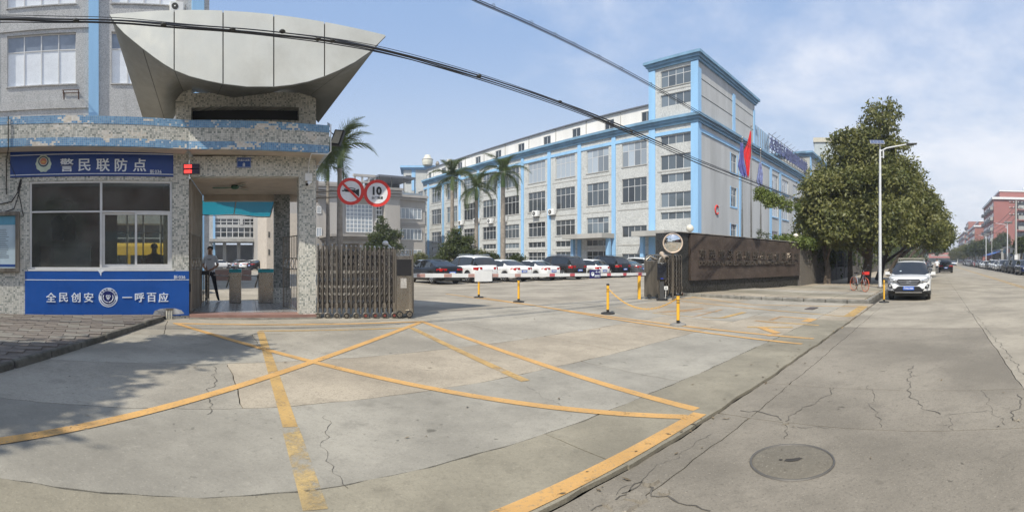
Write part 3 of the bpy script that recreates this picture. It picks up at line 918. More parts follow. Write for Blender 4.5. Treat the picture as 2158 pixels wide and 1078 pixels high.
# worn lane marks and characters in front of the sign wall
def B(x, y): return G(1350 + x / 4.316, 600 + y / 4.316)
for a, b_, w, m_ in (((470, 110), (1000, 180), .11, M_line), ((1000, 180), (2040, 195), .11, M_line), ((250, 140), (500, 112), .10, M_line), ((370, 148), (1350, 245), .10, M_line),
                     ((1350, 245), (1890, 290), .10, M_line_old), ((2030, 195), (1890, 290), .30, M_line_old),
                     ((170, 250), (590, 215), .28, M_line_faint), ((110, 255), (480, 292), .10, M_line_old), ((280, 240), (700, 245), .12, M_line_faint), ((480, 292), (740, 225), .10, M_line_faint),
                     ((560, 296), (735, 303), .10, M_line_old), ((735, 303), (945, 250), .17, M_line_old),
                     ((1040, 325), (1250, 348), .16, M_line_faint), ((1270, 288), (1570, 310), .12, M_line), ((1570, 310), (1500, 335), .25, M_line), ((1180, 322), (1280, 288), .12, M_line_faint),
                     ((970, 384), (1385, 388), .14, M_line_old), ((1090, 385), (1240, 440), .20, M_line), ((1090, 330), (1840, 390), .13, M_line_old), ((1240, 440), (1150, 470), .12, M_line_faint)):
    stripe(B(*a), B(*b_), w, m_)
# double yellow centre line of the street
for off in (-5.05, -5.30):
    stripe(P(14, off), P(420, off), .12, M_line_old, road)

# ------------------------------------------------------------------ manhole cover in the road
c = G(1670, 972)
t = thing('manhole_cover', 'round concrete manhole cover with a broken slot in the road', 'manhole cover', c)
M_cover = concrete('manhole_concrete', (0.222, 0.196, 0.152), seed=63, agg=0.8)
n = 48
prof = [(0.0, .010), (.30, .010), (.318, .006), (.322, .002)]
MB(wm(t)).lathe(prof[::-1], (0, 0, 0), n).build('cover', M_cover, t)
ring = [(.322, .002), (.326, .0125), (.338, .0125), (.342, .0)]
MB(wm(t)).lathe(ring, (0, 0, 0), n).build('rim', mat('dark_iron', (0.13, 0.12, 0.105), 0.6, 0.3, dirt=.4), t)
pts = [(-.07, .02), (-.03, .045), (.02, .02), (.075, .01), (.085, -.02), (.03, -.035), (-.03, -.02)]
MB(wm(t)).add([(p[0], p[1], .0135) for p in pts], [tuple(range(7))]).build('slot', M_under, t)
MB(wm(t)).add([(-.075 + .016*math.cos(k*PI/4), .055 + .016*math.sin(k*PI/4), .0135) for k in range(8)], [tuple(range(8))]).build('slot', M_under, t)
# flat iron lid in the driveway
MB(Matrix.Translation(B(1555, 216)) @ Matrix.Rotation(SROT, 4, 'Z')).box(-.35, .35, -.14, .14, 0.0, .02).build('drain_lid', mat('rusty_iron_lid', (0.12, 0.10, 0.09), 0.7, .4), None)
tag(bpy.data.objects['drain_lid'], 'small flat iron drain lid in the painted driveway', 'drain cover')

# ------------------------------------------------------------------ left pavement: kerb stones and pavers
def ks(t): return -2.45 + (t - 5.8) * 0.365      # kerb line s(t), left pavement
mb = MB(SF)
tt = [3.0, 5, 8, 11, 13.5]
vs = []; fs = []
for t_ in tt: vs += [(-16, t_, zy(t_) + .085), (ks(t_) - .1, t_, zy(t_) + .085)]
for i in range(len(tt) - 1): fs.append((2*i, 2*i+1, 2*i+3, 2*i+2))
mb.add(vs, fs)
walk = tag(mb.build('sidewalk', M_paver), kind='structure')
t_ = 3.0
while t_ < 10.85:
    t2 = min(t_ + .78, 10.95)
    a, b_ = Vector((ks(t_ + .01), t_ + .01)), Vector((ks(t2 - .01), t2 - .01))
    q = Vector((-1, .365)).normalized() * .12
    j = random.uniform(-.012, .012)
    za, zb = zy(t_) + .115 + j, zy(t2) + .115 + j
    vs = [(a.x + j, a.y, -.02), (b_.x + j, b_.y, -.02), (b_.x + q.x, b_.y + q.y, -.02), (a.x + q.x, a.y + q.y, -.02),
          (a.x + j - .01, a.y, za), (b_.x + j - .01, b_.y, zb), (b_.x + q.x, b_.y + q.y, zb), (a.x + q.x, a.y + q.y, za)]
    MB(SF).add(vs, [(0,1,5,4),(1,2,6,5),(2,3,7,6),(3,0,4,7),(4,5,6,7)]).build('kerb_stone', M_kerbdark, walk, bevel=.025)
    t_ = t2
cnt = 0
base = None
for j in range(0, 26):
    for i in range(-26, 8):
        u, d = i * .46 + (.23 if j % 2 else 0), -0.16 - j * .235
        w_ = BF.w(u, d, 0); s_, tq = st(w_)
        az = math.atan2(w_.x, w_.y)
        if s_ > ks(tq) - .30 or az < -1.16 or tq < 4.6 or w_.length < 5.2: continue
        if cnt >= 300: continue
        cnt += 1
        z = zy(tq) + .085
        mt = M_paver if random.random() < .7 else M_paver2
        if base is None:
            base = {}
        if mt.name not in base:
            hx, hy = .224, .111
            me = MB().box(-hx, hx, -hy, hy, -.02, .022).build('paver', mt, walk)
            base[mt.name] = me; o = me
        else: o = inst(base[mt.name], 'paver', walk)
        o.location = (w_.x, w_.y, z + random.uniform(-.003, .005)); o.rotation_euler = (random.uniform(-.012, .012), random.uniform(-.012, .012), -BF.th + random.uniform(-.01, .01))

# ------------------------------------------------------------------ right pavement with its kerb
def kr(t): return 16.35 + (9.4 - t) * 0.12
mb = MB(SF)
vs, fs = [], []
tt = [2.5, 5, 7.5, 9.6]
for q_ in tt: vs += [(kr(q_) + .1, q_, zy(q_) + .085), (140, q_, zy(q_) + .085)]
for i in range(len(tt) - 1): fs.append((2*i, 2*i+1, 2*i+3, 2*i+2))
mb.add(vs, fs)
rwalk = tag(mb.build('pavement', M_conc_sand), kind='structure')
def kstone(a, b_, za, zb, parent, inw):
    j = random.uniform(-.015, .015)
    a, b_ = Vector(a), Vector(b_); inw = Vector(inw) * .14
    vs = [(a.x + j, a.y, -.02), (b_.x + j, b_.y, -.02), (b_.x + inw.x, b_.y + inw.y, -.02), (a.x + inw.x, a.y + inw.y, -.02),
          (a.x + j, a.y + j, za + j), (b_.x + j, b_.y, zb + j), (b_.x + inw.x, b_.y + inw.y, zb), (a.x + inw.x, a.y + inw.y, za)]
    MB(SF).add(vs, [(0,1,5,4),(1,2,6,5),(2,3,7,6),(3,0,4,7),(4,5,6,7)]).build('kerb_stone', M_kerb, parent, bevel=.025)
q_ = 9.6
while q_ > 2.45:
    q2 = max(q_ - .8, 2.4)
    kstone((kr(q_), q_ - .01), (kr(q2), q2 + .01), zy(q_) + .115, zy(q2) + .115, rwalk, (1, 0)); q_ = q2
s_ = kr(2.4)
while s_ < 60:
    kstone((s_ + .01, 2.4), (s_ + .99, 2.4), .15, .15, rwalk, (0, 1)); s_ += 1.0
for i in range(9):
    for j in range(6):
        a = 16.6 + i * 1.5; b0 = 2.6 + j * 1.25
        a = max(a, kr(b0) + .16) if i == 0 else a
        if b0 + 1.2 > 9.9 - (a - 17) * .36: continue
        m_ = [M_conc_sand, M_conc_yard, M_conc_green][(i * 5 + j * 3) % 3]
        slab(a, 16.6 + i * 1.5 + 1.49, b0, b0 + 1.24, m_, rwalk, lambda t: zy(t) + .118, gap=.008, amp=.5, name='paving_slab', step=.2)
# ================================================================== guard booth (left)
def bz(x, y, d=0): return BF.z(x, y, d)
def bu(x, d=0): return BF.u(x, d)
FLZ = 0.30
booth = fthing('guard_booth', 'guard booth clad in grey mosaic with a large sliding window and blue banded roof edge', 'guard booth', BF, -2, 0, 0.2)
M = BF.m
UL = -8.5
w0, w1 = bu(62), bu(363)
zt, zb = 3.50, 1.375
MB(M).box(UL, w0, 0, .22, .1, 4.2).box(w1, 0, 0, .22, .1, 4.2).box(w0, w1, 0, .22, zt, 4.2).box(w0, w1, 0, .22, .1, zb).build('front_wall', M_mosaic, booth)
MB(M).box(UL, w1, .225, .235, zb, zb + .002).build('sill_shadow_gap', M_joint, booth)
# window: outer frame, mullions, two fixed panes above, one fixed below, two sliders
xm = bu(213); zm = bz(213, 445)
fw = .05
fr_ = MB(M)
fr_.box(w0, w1, .03, .11, zb, zb + .055).box(w0, w1, .03, .11, zt - .05, zt).box(w0, w0 + fw, .03, .11, zb + .055, zt - .05).box(w1 - fw, w1, .03, .11, zb + .055, zt - .05)
fr_.box(xm - .03, xm + .03, .028, .112, zb + .055, zt - .05).box(w0 + fw, xm - .03, .03, .11, zm - .02, zm + .02).box(xm + .03, w1 - fw, .03, .11, zm - .02, zm + .02)
win = fr_.build('window', M_whitealu, booth, bevel=.004)
for a, b_, c, d_ in ((w0 + fw, xm - .03, zm + .02, zt - .05), (xm + .03, w1 - fw, zm + .02, zt - .05), (w0 + fw, xm - .03, zb + .055, zm - .02)):
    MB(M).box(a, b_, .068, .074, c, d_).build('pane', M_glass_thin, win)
xs_ = bu(287)
for a, b_, dd in ((xm + .035, xs_ + .03, .085), (xs_ - .03, w1 - fw, .05)):
    sm_ = MB(M); f2 = .055
    sm_.box(a, b_, dd - .012, dd + .012, zb + .058, zb + .058 + f2 * 1.3).box(a, b_, dd - .012, dd + .012, zm - .02 - f2, zm - .022)
    sm_.box(a, a + f2, dd - .012, dd + .012, zb + .058 + f2 * 1.3, zm - .02 - f2).box(b_ - f2, b_, dd - .012, dd + .012, zb + .058 + f2 * 1.3, zm - .02 - f2)
    so_ = sm_.build('sliding_sash', M_whitealu, booth, bevel=.003)
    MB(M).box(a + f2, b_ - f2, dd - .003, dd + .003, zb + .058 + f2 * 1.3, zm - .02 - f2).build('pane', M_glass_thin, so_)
MB(M).box(w0 - .03, w1 + .03, -.035, .03, zb - .035, zb).build('window_sill', M_whitealu, booth, bevel=.005)
# shell: side, back with its own window opening, floor, ceiling
BD = 3.2
bx0, bx1 = bu(247, BD), bu(360, BD)
bz0, bz1 = bz(300, 572, BD), bz(300, 452, BD)
mw = MB(M)
mw.box(UL, bx0, BD, BD + .2, .1, 4.1).box(bx1, .12, BD, BD + .2, .1, 4.1).box(bx0, bx1, BD, BD + .2, .1, bz0).box(bx0, bx1, BD, BD + .2, bz1, 4.1)
mw.box(UL - .2, UL, 0, BD + .2, .1, 4.1)
mw.build('back_wall', mat('dim_interior_plaster', (0.40, 0.40, 0.35), .9, dirt=.4), booth)
fb = MB(M)
for xx in (bu(268, BD), bu(302, BD), bu(340, BD)): fb.box(xx - .02, xx + .02, BD + .05, BD + .10, bz0, bz1)
fb.box(bx0, bx1, BD + .05, BD + .10, bz(300, 490, BD) - .02, bz(300, 490, BD) + .02)
fb.build('rear_window_bars', M_whitealu, booth)
MB(M).box(-.24, -.02, .22, BD, .1, 4.1).build('side_wall', M_mosaic, booth)
MB(M).box(UL, -.24, .22, BD, .15, FLZ).build('floor', M_floor, booth)
MB(M).box(UL, -.24, .22, BD, 3.85, 4.1).build('ceiling', M_beige, booth)
# roof edge, front part over the booth (bands of mosaic)
def roof_edge(parent, M_, pts, back, d0):
    """pts = [(u, zlo, zhi)...] along the front at depth d0"""
    def band(f0, f1, name, mt, d):
        vs, fs = [], []
        for (u, a, b_) in pts:
            lo, hi = a + (b_ - a) * f0, a + (b_ - a) * f1
            vs += [(u, d, lo), (u, d, hi), (u, d + .08, lo), (u, d + .08, hi)]
        n = len(pts)
        for i in range(n - 1):
            k = 4 * i
            fs += [(k, k+4, k+5, k+1), (k+1, k+5, k+7, k+3), (k+2, k+3, k+7, k+6), (k, k+2, k+6, k+4)]
        fs += [(0, 1, 3, 2), (4*n-4, 4*n-2, 4*n-1, 4*n-3)]
        MB(M_).add(vs, fs).build(name, mt, parent)
    band(0, .27, 'lower_blue_band', M_bluetile, d0 - .006); band(.27, .74, 'grey_band', M_mosaic_worn, d0); band(.74, 1, 'upper_blue_band', M_bluetile, d0 - .006)
    vs, fs = [], []
    for (u, a, b_) in pts: vs += [(u, d0 + .08, a + .01), (u, d0 + .08, b_ - .01), (u, back, a + .01), (u, back, b_ - .01)]
    n = len(pts)
    for i in range(n - 1):
        k = 4 * i
        fs += [(k, k+4, k+5, k+1), (k+1, k+5, k+7, k+3), (k+2, k+3, k+7, k+6), (k, k+2, k+6, k+4)]
    fs += [(0, 1, 3, 2), (4*n-4, 4*n-2, 4*n-1, 4*n-3)]
    MB(M_).add(vs, fs).build('roof_slab', M_beige, parent)
OV = -.62
# shared mitre between the two facets
def isect_u(dA):
    """u in BF and in PF where the planes at depth dA meet"""
    # solve BF.w(u,dA) on PF plane
    a = BF.o + BF.n * dA; b_ = PF.o + PF.n * dA
    # a + r1*u = b + r2*v
    det = BF.r.x * -PF.r.y + PF.r.x * BF.r.y
    rx, ry = (b_ - a).x, (b_ - a).y
    u = (rx * -PF.r.y + PF.r.x * ry) / det
    v = (BF.r.x * ry - BF.r.y * rx) / det
    return u, v
uj, vj = isect_u(OV)
uB, vB = isect_u(3.0)
roof_edge(booth, M, [(UL - .3, 4.22, 4.93), (bu(20, OV), 4.21, 4.90), (uj, 4.14, 4.80)], BD + .4, OV)
# downpipe stain strips and gutter pipe at the left
MB(M).tube([(bu(18, OV), OV - .03, 4.9), (bu(18, OV), OV - .03, 4.15), (bu(14), -.03, 4.0), (bu(14), -.03, 3.2)], .014, 6).build('drain_pipe', M_joint, booth)
# black cable bunch hanging on the wall
for k, px in enumerate(([(0, 430), (25, 425), (38, 405), (44, 380)], [(0, 450), (30, 440), (40, 410), (46, 378)], [(44, 378), (38, 400), (45, 430), (50, 455)], [(18, 318), (22, 345), (34, 372)])):
    MB(M).tube([(bu(x), -.03 - .006 * k, bz(x, y)) for x, y in px], .012 if k < 3 else .006, 6).build('cable', M_black, booth)

# banners
def banner(label, x0, x1, z0, z1, mt, lines, d=-.03):
    t = fthing('banner', label, 'banner', BF, (bu(x0) + bu(x1)) / 2, d, z0)
    MB(M).box(bu(x0), bu(x1), d, 0 - .002, z0, z1).build('panel', mt, t)
    for a in lines: MB(M).box(bu(x0), bu(x1), d - .004, d - .001, a - .009, a + .009).build('white_stripe', M_lett, t)
    return t
t1 = banner('long dark blue banner with police badge and white characters above the booth window', 22, 365, 3.60, 4.22, M_navyban, (4.13, 3.655))
for ch, x in zip('警民联防点', (141, 178, 217, 255, 294)):
    put_char('character', ch, M_lett, t1, M, bu(x), bz(x, 348), .33, -.031)
put_char('character', '新', M_lett, t1, M, bu(320), bz(320, 362), .105, -.031, heavy=False)
put_text('number', '036', M_lett, t1, M, bu(326), bu(340), bz(333, 365.5), bz(333, 358.5), -.031)
# badge: wreath, shield and red disc
cx_, cz_ = bu(92), bz(92, 345)
M_bsil = mat('badge_silver_green', (0.50, 0.58, 0.48), .4, .3, var=.1); M_bred = mat('badge_copper_red', (0.55, 0.20, 0.13), .5); M_bnavy = mat('badge_navy', (0.01, .02, .09), .4)
wre = []
for k in range(40):
    a = 2 * PI * k / 40
    r_ = .19 * (1 + .05 * math.cos(10 * a)); 
    wre.append((cx_ + r_ * math.cos(a) * (1.0 if math.sin(a) < 0 else .96), cz_ + r_ * math.sin(a) * 1.06 - .0))
MB(M).prism(wre, -.040, -.031, axis='y').build('badge_wreath', M_bsil, t1)
circ = lambda r_, ox=0, oz=0, n=28: [(cx_ + ox + r_ * math.cos(2*PI*k/n), cz_ + oz + r_ * math.sin(2*PI*k/n)) for k in range(n)]
MB(M).prism(circ(.125, 0, .045), -.046, -.041, axis='y').build('badge_field', M_bnavy, t1)
MB(M).prism(circ(.098, 0, .05), -.050, -.047, axis='y').build('badge_ring', M_bsil, t1)
MB(M).prism(circ(.080, 0, .05), -.054, -.051, axis='y').build('badge_disc', M_bred, t1)
MB(M).prism([(cx_ - .055, cz_ + .02), (cx_ + .055, cz_ + .02), (cx_ + .045, cz_ + .045), (cx_ + .02, cz_ + .05), (cx_, cz_ + .07), (cx_ - .02, cz_ + .05), (cx_ - .045, cz_ + .045)], -.058, -.055, axis='y').build('badge_emblem', mat('badge_gold', (.65, .42, .12), .4, .4), t1)
t2 = banner('wide bright blue banner with a round shield seal below the booth window', 53, 398, .27, 1.335, M_blueban, (1.13,))
for ch, x in zip('全民创安一呼百应', (108, 134, 160, 187, 268, 294, 319, 344)):
    put_char('character', ch, M_lett, t2, M, bu(x), bz(x, 626), .245, -.031)
put_char('character', '新', M_lett, t2, M, bu(370), bz(370, 583.5), .10, -.031, heavy=False)
put_text('number', '036', M_lett, t2, M, bu(376), bu(390), bz(383, 587), bz(383, 580), -.031)
cx_, cz_ = bu(228), bz(228, 626)
MB(M).prism(circ(.228, n=40), -.036, -.031, axis='y').build('seal_ring', M_lett, t2)
MB(M).prism(circ(.155, n=36), -.041, -.037, axis='y').build('seal_field', mat('seal_navy', (.01, .02, .13), .4), t2)
# ring text marks: eight characters above, a run below
for k, ch in enumerate('全民创安一呼百应'):
    a = PI - (k + 1.1) * PI / 9.2
    put_char('seal_character', ch, mat('seal_ink', (.05, .06, .2), .5, var=0), t2, M, cx_ + .192 * math.cos(a), cz_ + .192 * math.sin(a), .052, -.037, .004)
for k in range(17):
    a = PI * 1.12 + k * PI * .76 / 16
    MB(M @ Matrix.Translation((cx_ + .192 * math.cos(a), -.038, cz_ + .192 * math.sin(a)))).box(-.008, .008, -.002, .001, -.011, .011).build('seal_mark', MATS['seal_ink'], t2)
sh = [(-.085, .075), (-.085, .01), (-.06, -.045), (0, -.085), (.06, -.045), (.085, .01), (.085, .075)]
MB(M).prism([(cx_ + a * .55, cz_ + b_ * .75) for a, b_ in sh], -.046, -.042, axis='y').build('seal_shield', M_lett, t2)
MB(M).prism([(cx_ + a * .40, cz_ + b_ * .55 + .004) for a, b_ in sh], -.050, -.047, axis='y').build('seal_shield_field', MATS['seal_navy'], t2)
for ox, oz, r_ in ((0, .022, .018), (-.045, .026, .013), (.045, .026, .013)):
    MB(M).prism([(cx_ + ox + r_ * math.cos(2*PI*k/12), cz_ + oz + r_ * math.sin(2*PI*k/12)) for k in range(12)], -.056, -.051, axis='y').build('seal_figure', M_lett, t2)
MB(M).prism([(cx_ - .05, cz_ + .008), (cx_, cz_ - .045), (cx_ + .05, cz_ + .008), (cx_ + .02, cz_ + .003), (cx_, cz_ - .015), (cx_ - .02, cz_ + .003)][::-1], -.056, -.051, axis='y').build('seal_figure', M_lett, t2)
for s_ in (-1, 1):
    pts = [(cx_ + s_ * .118 * math.cos(a), -.045, cz_ + .118 * math.sin(a)) for a in [R(x) for x in range(-85, 35, 8)]]
    MB(M).tube(pts, .010, 5).build('seal_wreath', M_lett, t2)
# torn corner patch and the pipe stub that scorched it
MB(M).prism([(bu(x), bz(x, y)) for x, y in ((322, 662), (326, 654), (338, 650), (352, 648.5), (368, 649), (382, 653), (388, 660), (370, 662), (345, 663))][::-1], -.034, -.031, axis='y').build('scorched_patch', mat('scorched_film', (0.36, 0.36, 0.36), .9, var=.6, scale=5, dirt=.8), t2)
MB(M).prism([(bu(x), bz(x, y)) for x, y in ((205, 568), (222, 569), (214, 574), (213, 582), (210, 575))][::-1], -.036, -.031, axis='y').build('torn_flap', M_lett, t2)
t = fthing('pipe_stub', 'short pale pipe stub at the foot of the scorched blue banner', 'pipe', BF, bu(355), -.16, .2)
p = BF.w(bu(355), -.14, .12)
mb = MB(M)
for k in range(3): mb.cyl((bu(350) + k * .055, -.15, .15), (bu(350) + k * .055, -.15, .42), .022, n=10)
mb.build('pipe', mat('dirty_white_pipe', (.5, .48, .4), .6, dirt=.8), t)
MB(M).box(bu(348), bu(363), -.175, -.125, .42, .45).build('clamp', M_steel_old, t)

# notice board at the far left
NB = BF
nbt = fthing('notice_board', 'aluminium framed notice board with a pale blue printed sheet beside the booth window', 'notice board', BF, bu(-40), -.06, 1.3)
x0, x1 = bu(-150), bu(42); z0, z1 = bz(20, 573), bz(20, 446)
mb = MB(M); f_ = .10
mb.box(x0, x1, -.09, -.002, z0, z0 + f_).box(x0, x1, -.09, -.002, z1 - f_, z1).box(x1 - f_, x1, -.09, -.002, z0 + f_, z1 - f_).box(x0, x0 + f_, -.09, -.002, z0 + f_, z1 - f_)
mb.build('frame', M_steel_old, nbt, bevel=.01)
MB(M).box(x0 + f_, x1 - f_, -.03, -.004, z0 + f_, z1 - f_).build('sheet', mat('pale_blue_print', (.45, .56, .62), .4, var=.05), nbt)
zt_ = z1 - f_
MB(M).box(x0 + f_, x1 - f_, -.034, -.031, zt_ - .22, zt_).build('header_band', mat('teal_print', (.10, .30, .42), .4), nbt)
MB(M).box(x0 + f_, x1 - f_, -.034, -.031, z0 + f_ + .03, z0 + f_ + .09).build('footer_band', mat('navy_print', (.02, .06, .22), .4), nbt)
M_ink = mat('grey_print', (.18, .22, .25), .5, var=0)
for k in range(16):
    z = zt_ - .34 - k * .045
    a = x1 - f_ - .55; b_ = x1 - f_ - .16 - .1 * random.random()
    MB(M).box(a, b_, -.034, -.031, z, z + .014).build('text_line', M_ink, nbt)

# things inside the booth
t = fthing('cabinet', 'low pale cabinet inside the dim guard booth', 'cabinet', BF, bu(140), 1.8, FLZ)
MB(M).box(bu(85, 1.8), bu(190, 1.8), 1.7, 2.3, FLZ, 1.95).build('body', mat('pale_cabinet', (.26, .27, .24), .6, dirt=.3), t)
MB(M).box(bu(85, 1.8) - .02, bu(190, 1.8) + .02, 1.68, 2.32, 1.95, 1.98).build('top', M_hqd, t)
for x, c_, lab in ((122, (.03, .04, .07), 'dark blue work jacket hanging on the back wall of the booth'), (147, (.06, .05, .05), 'black work coat hanging beside the blue jacket')):
    mb = MB(M); xx = bu(x, 3.0)
    mb.prism([(xx - .16, 2.2), (xx + .16, 2.2), (xx + .20, 2.75), (xx + .06, 2.95), (xx - .06, 2.95), (xx - .20, 2.75)], 2.98, 3.15, axis='y')
    tag(mb.build('jacket', mat('jacket_%d' % x, c_, .9), None), lab, 'jacket')
t = fthing('desk', 'plain desk under the sliding window inside the booth', 'desk', BF, bu(210), .6, FLZ)
MB(M).box(bu(90), bu(355), .3, .85, 1.1, 1.14).build('top', M_beige, t)
for x in (92, 353): MB(M).box(bu(x) - .02, bu(x) + .02, .35, .8, FLZ, 1.1).build('leg', M_hqd, t)

# ================================================================== gate portal (passage)
MP = PF.m
def pu(x, d=0): return PF.u(x, d)
def pz(x, y, d=0): return PF.z(x, y, d)
portal = fthing('gate_portal', 'mosaic clad gateway passage with a blue banded roof beside the guard booth', 'gateway', PF, pu(515), 1.5, .2)
xe = pu(666)
xr = pu(630)
MB(MP).box(xr, xe, 0, .42, .1, 4.1).build('front_pillar', M_mosaic, portal)
MB(MP).box(0.02, xr, 0, .30, 3.62, 4.1).build('lintel', M_mosaic, portal)
MB(MP).box(-.20, .015, .30, 3.4, .1, 3.62).build('side_wall', mat('grubby_plaster', (.30, .27, .23), .9, dirt=.5), portal)
MB(MP).box(0.02, xr, .30, 3.3, 3.62, 3.66).box(xr, xe, .42, 3.3, 3.62, 4.1).build('ceiling', M_beige, portal)
rx0, rx1 = pu(578, 3.2), pu(611, 3.2)
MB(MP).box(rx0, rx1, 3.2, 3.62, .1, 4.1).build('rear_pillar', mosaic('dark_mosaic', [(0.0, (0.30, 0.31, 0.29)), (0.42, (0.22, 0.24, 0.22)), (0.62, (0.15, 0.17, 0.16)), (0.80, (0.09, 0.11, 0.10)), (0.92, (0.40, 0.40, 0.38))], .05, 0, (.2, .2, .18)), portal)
MB(MP).box(rx0 - .05, rx1 + .05, 3.15, 3.2, .1, .75).build('pillar_plinth', M_mosaic, portal)
MB(MP).box(0.05, rx0, 3.3, 3.55, 3.44, 4.1).build('rear_beam', M_beige, portal)
MB(MP).box(rx1, rx1 + .9, 3.3, 3.55, 3.44, 4.1).build('side_beam', M_beige, portal)
fl = MB(MP).box(0.02, xe, -.08, 3.9, .1, FLZ - .02).build('passage_floor', M_floorred, portal)
k = 0; tile0 = None
for j in range(7):
    for i in range(5):
        a = .04 + i * .54; d_ = .52 + j * .48
        if a + .53 > xe: continue
        if tile0 is None:
            tile0 = MB(MP).box(a, a + .53, d_, d_ + .47, FLZ - .02, FLZ).build('floor_tile', M_floor, portal); p0_ = (a, d_)
        else:
            o = inst(tile0, 'floor_tile', portal); o.location = (a - p0_[0], d_ - p0_[1], 0)
MB(MP).box(0.02, xe, -.075, .5, FLZ - .02, FLZ - .001).build('threshold_tile', M_floorred, portal)
MB(MP).box(0.02, xe + .0, -.16, -.08, .1, FLZ - .07).build('threshold_step', M_kerb, portal)
xR = pu(694, OV)
roof_edge(portal, MP, [(vj, 4.14, 4.80), (pu(560, OV), 4.10, 4.75), (xR, 4.06, 4.70)], 3.7, OV)
# corner: side of the roof edge
MB(MP).box(xR - .07, xR + .005, OV + .09, 3.7, 4.07, 4.22).build('lower_blue_band', M_bluetile, portal)
# white conduit round the roof corner and down to a junction box
MB(MP).tube([(xR + .03, OV - .03, 4.72), (xR + .03, OV - .03, 4.10), (xR - .05, OV - .03, 4.03), (pu(656, OV), OV - .03, 4.03), (pu(651), -.03, 3.98), (pu(650), -.03, pz(650, 366))], .013, 8).build('conduit', M_white, portal)

# plate with house number
t = fthing('house_number_plate', 'small blue enamel street number plate over the passage', 'number plate', PF, pu(514), -.012, pz(514, 353))
z0, z1 = pz(514, 353), pz(514, 332)
MB(MP).box(pu(499), pu(529), -.014, -.002, z0, z1).build('plate', mat('enamel_blue', (.015, .07, .30), .35), t)
for a in ((pu(500), pu(528), z0 + .012, z0 + .016), (pu(500), pu(528), z1 - .016, z1 - .012)): MB(MP).box(a[0], a[1], -.017, -.0145, a[2], a[3]).build('border', M_lett, t)
for a in (pu(500), pu(528) - .004): MB(MP).box(a, a + .004, -.017, -.0145, z0 + .016, z1 - .016).build('border', M_lett, t)
put_text('number', '8', M_lett, t, MP, pu(510), pu(518), pz(514, 351), pz(514, 343), -.015, thick=.004)
put_text('street_name', '凤凰工业路', M_lett, t, MP, pu(502), pu(526), pz(514, 340), pz(514, 335), -.015, thick=.004)

# red led sign
t = fthing('led_sign', 'small double led sign glowing red above the passage corner', 'led sign', PF, pu(404), -.05, pz(404, 367))
M_led = mat('red_led', (.5, .02, .02), .4, var=.3, scale=60, emit=(1, .05, .04), estr=1.6)
for y0, y1 in ((347, 356.5), (358, 367)):
    z0, z1 = pz(404, y1), pz(404, y0)
    MB(MP).box(pu(387.5), pu(421), -.09, -.02, z0, z1).build('housing', mat('dark_purple_housing', (.03, .02, .05), .4), t)
    MB(MP).box(pu(389), pu(405), -.094, -.091, z0 + .012, z1 - .012).build('led_field', M_led, t)

# junction box and dome camera on the pillar
t = fthing('security_camera', 'white security camera under its junction box on the mosaic pillar', 'security camera', PF, pu(650), -.06, pz(650, 395))
MB(MP).box(pu(642), pu(657), -.10, -.002, pz(650, 382), pz(650, 366)).build('junction_box', M_white, t, bevel=.008)
MB(MP).cyl((pu(650), -.05, pz(650, 382)), (pu(650), -.08, pz(650, 388)), .02).build('bracket', M_white, t)
a = Vector((pu(654), -.03, pz(654, 383))); b_ = Vector((pu(645), -.20, pz(645, 391)))
MB(MP).cyl(a, b_, .042, n=12).build('camera_body', M_white, t)
MB(MP).cyl(b_, b_ + (b_ - a) * .08, .034, n=12).build('lens', M_black, t)

# ceiling fan
t = fthing('ceiling_fan', 'green ceiling fan hanging in the passage', 'ceiling fan', PF, pu(495, 1.4), 1.4, pz(495, 400, 1.4))
c = Vector((pu(495, 1.4), 1.4, 0)); zf = pz(495, 396, 1.4)
M_fan = mat('fan_green', (.035, .12, .075), .45)
MB(MP).cyl((c.x, c.y, zf + .1), (c.x, c.y, 3.62), .014).lathe([(.02, .14), (.05, .10), (.02, .09)], (c.x, c.y, zf), 12).build('down_rod', M_fan, t)
MB(MP).lathe([(.001, .12), (.05, .11), (.10, .06), (.115, .02), (.09, -.02), (.02, -.035), (.001, -.035)][::-1], (c.x, c.y, zf), 18).build('motor', M_fan, t)
for k in range(3):
    an = R(176 + 120 * k)
    rot = Matrix.Rotation(an, 3, 'Z') @ Matrix.Rotation(R(12), 3, 'X')
    vs = [rot @ Vector(p) for p in ((.10, -.03, 0), (.25, -.06, 0), (.58, -.055, 0), (.62, 0, 0), (.58, .055, 0), (.25, .05, 0), (.10, .03, 0))]
    vs = [v + Vector((c.x, c.y, zf + .01)) for v in vs]
    vs2 = [v + Vector((0, 0, .008)) for v in vs]
    MB(MP).add(vs + vs2, [tuple(range(7))[::-1], tuple(range(7, 14))] + [(i, (i+1) % 7, 7 + (i+1) % 7, 7 + i) for i in range(7)]).build('blade', M_fan, t)

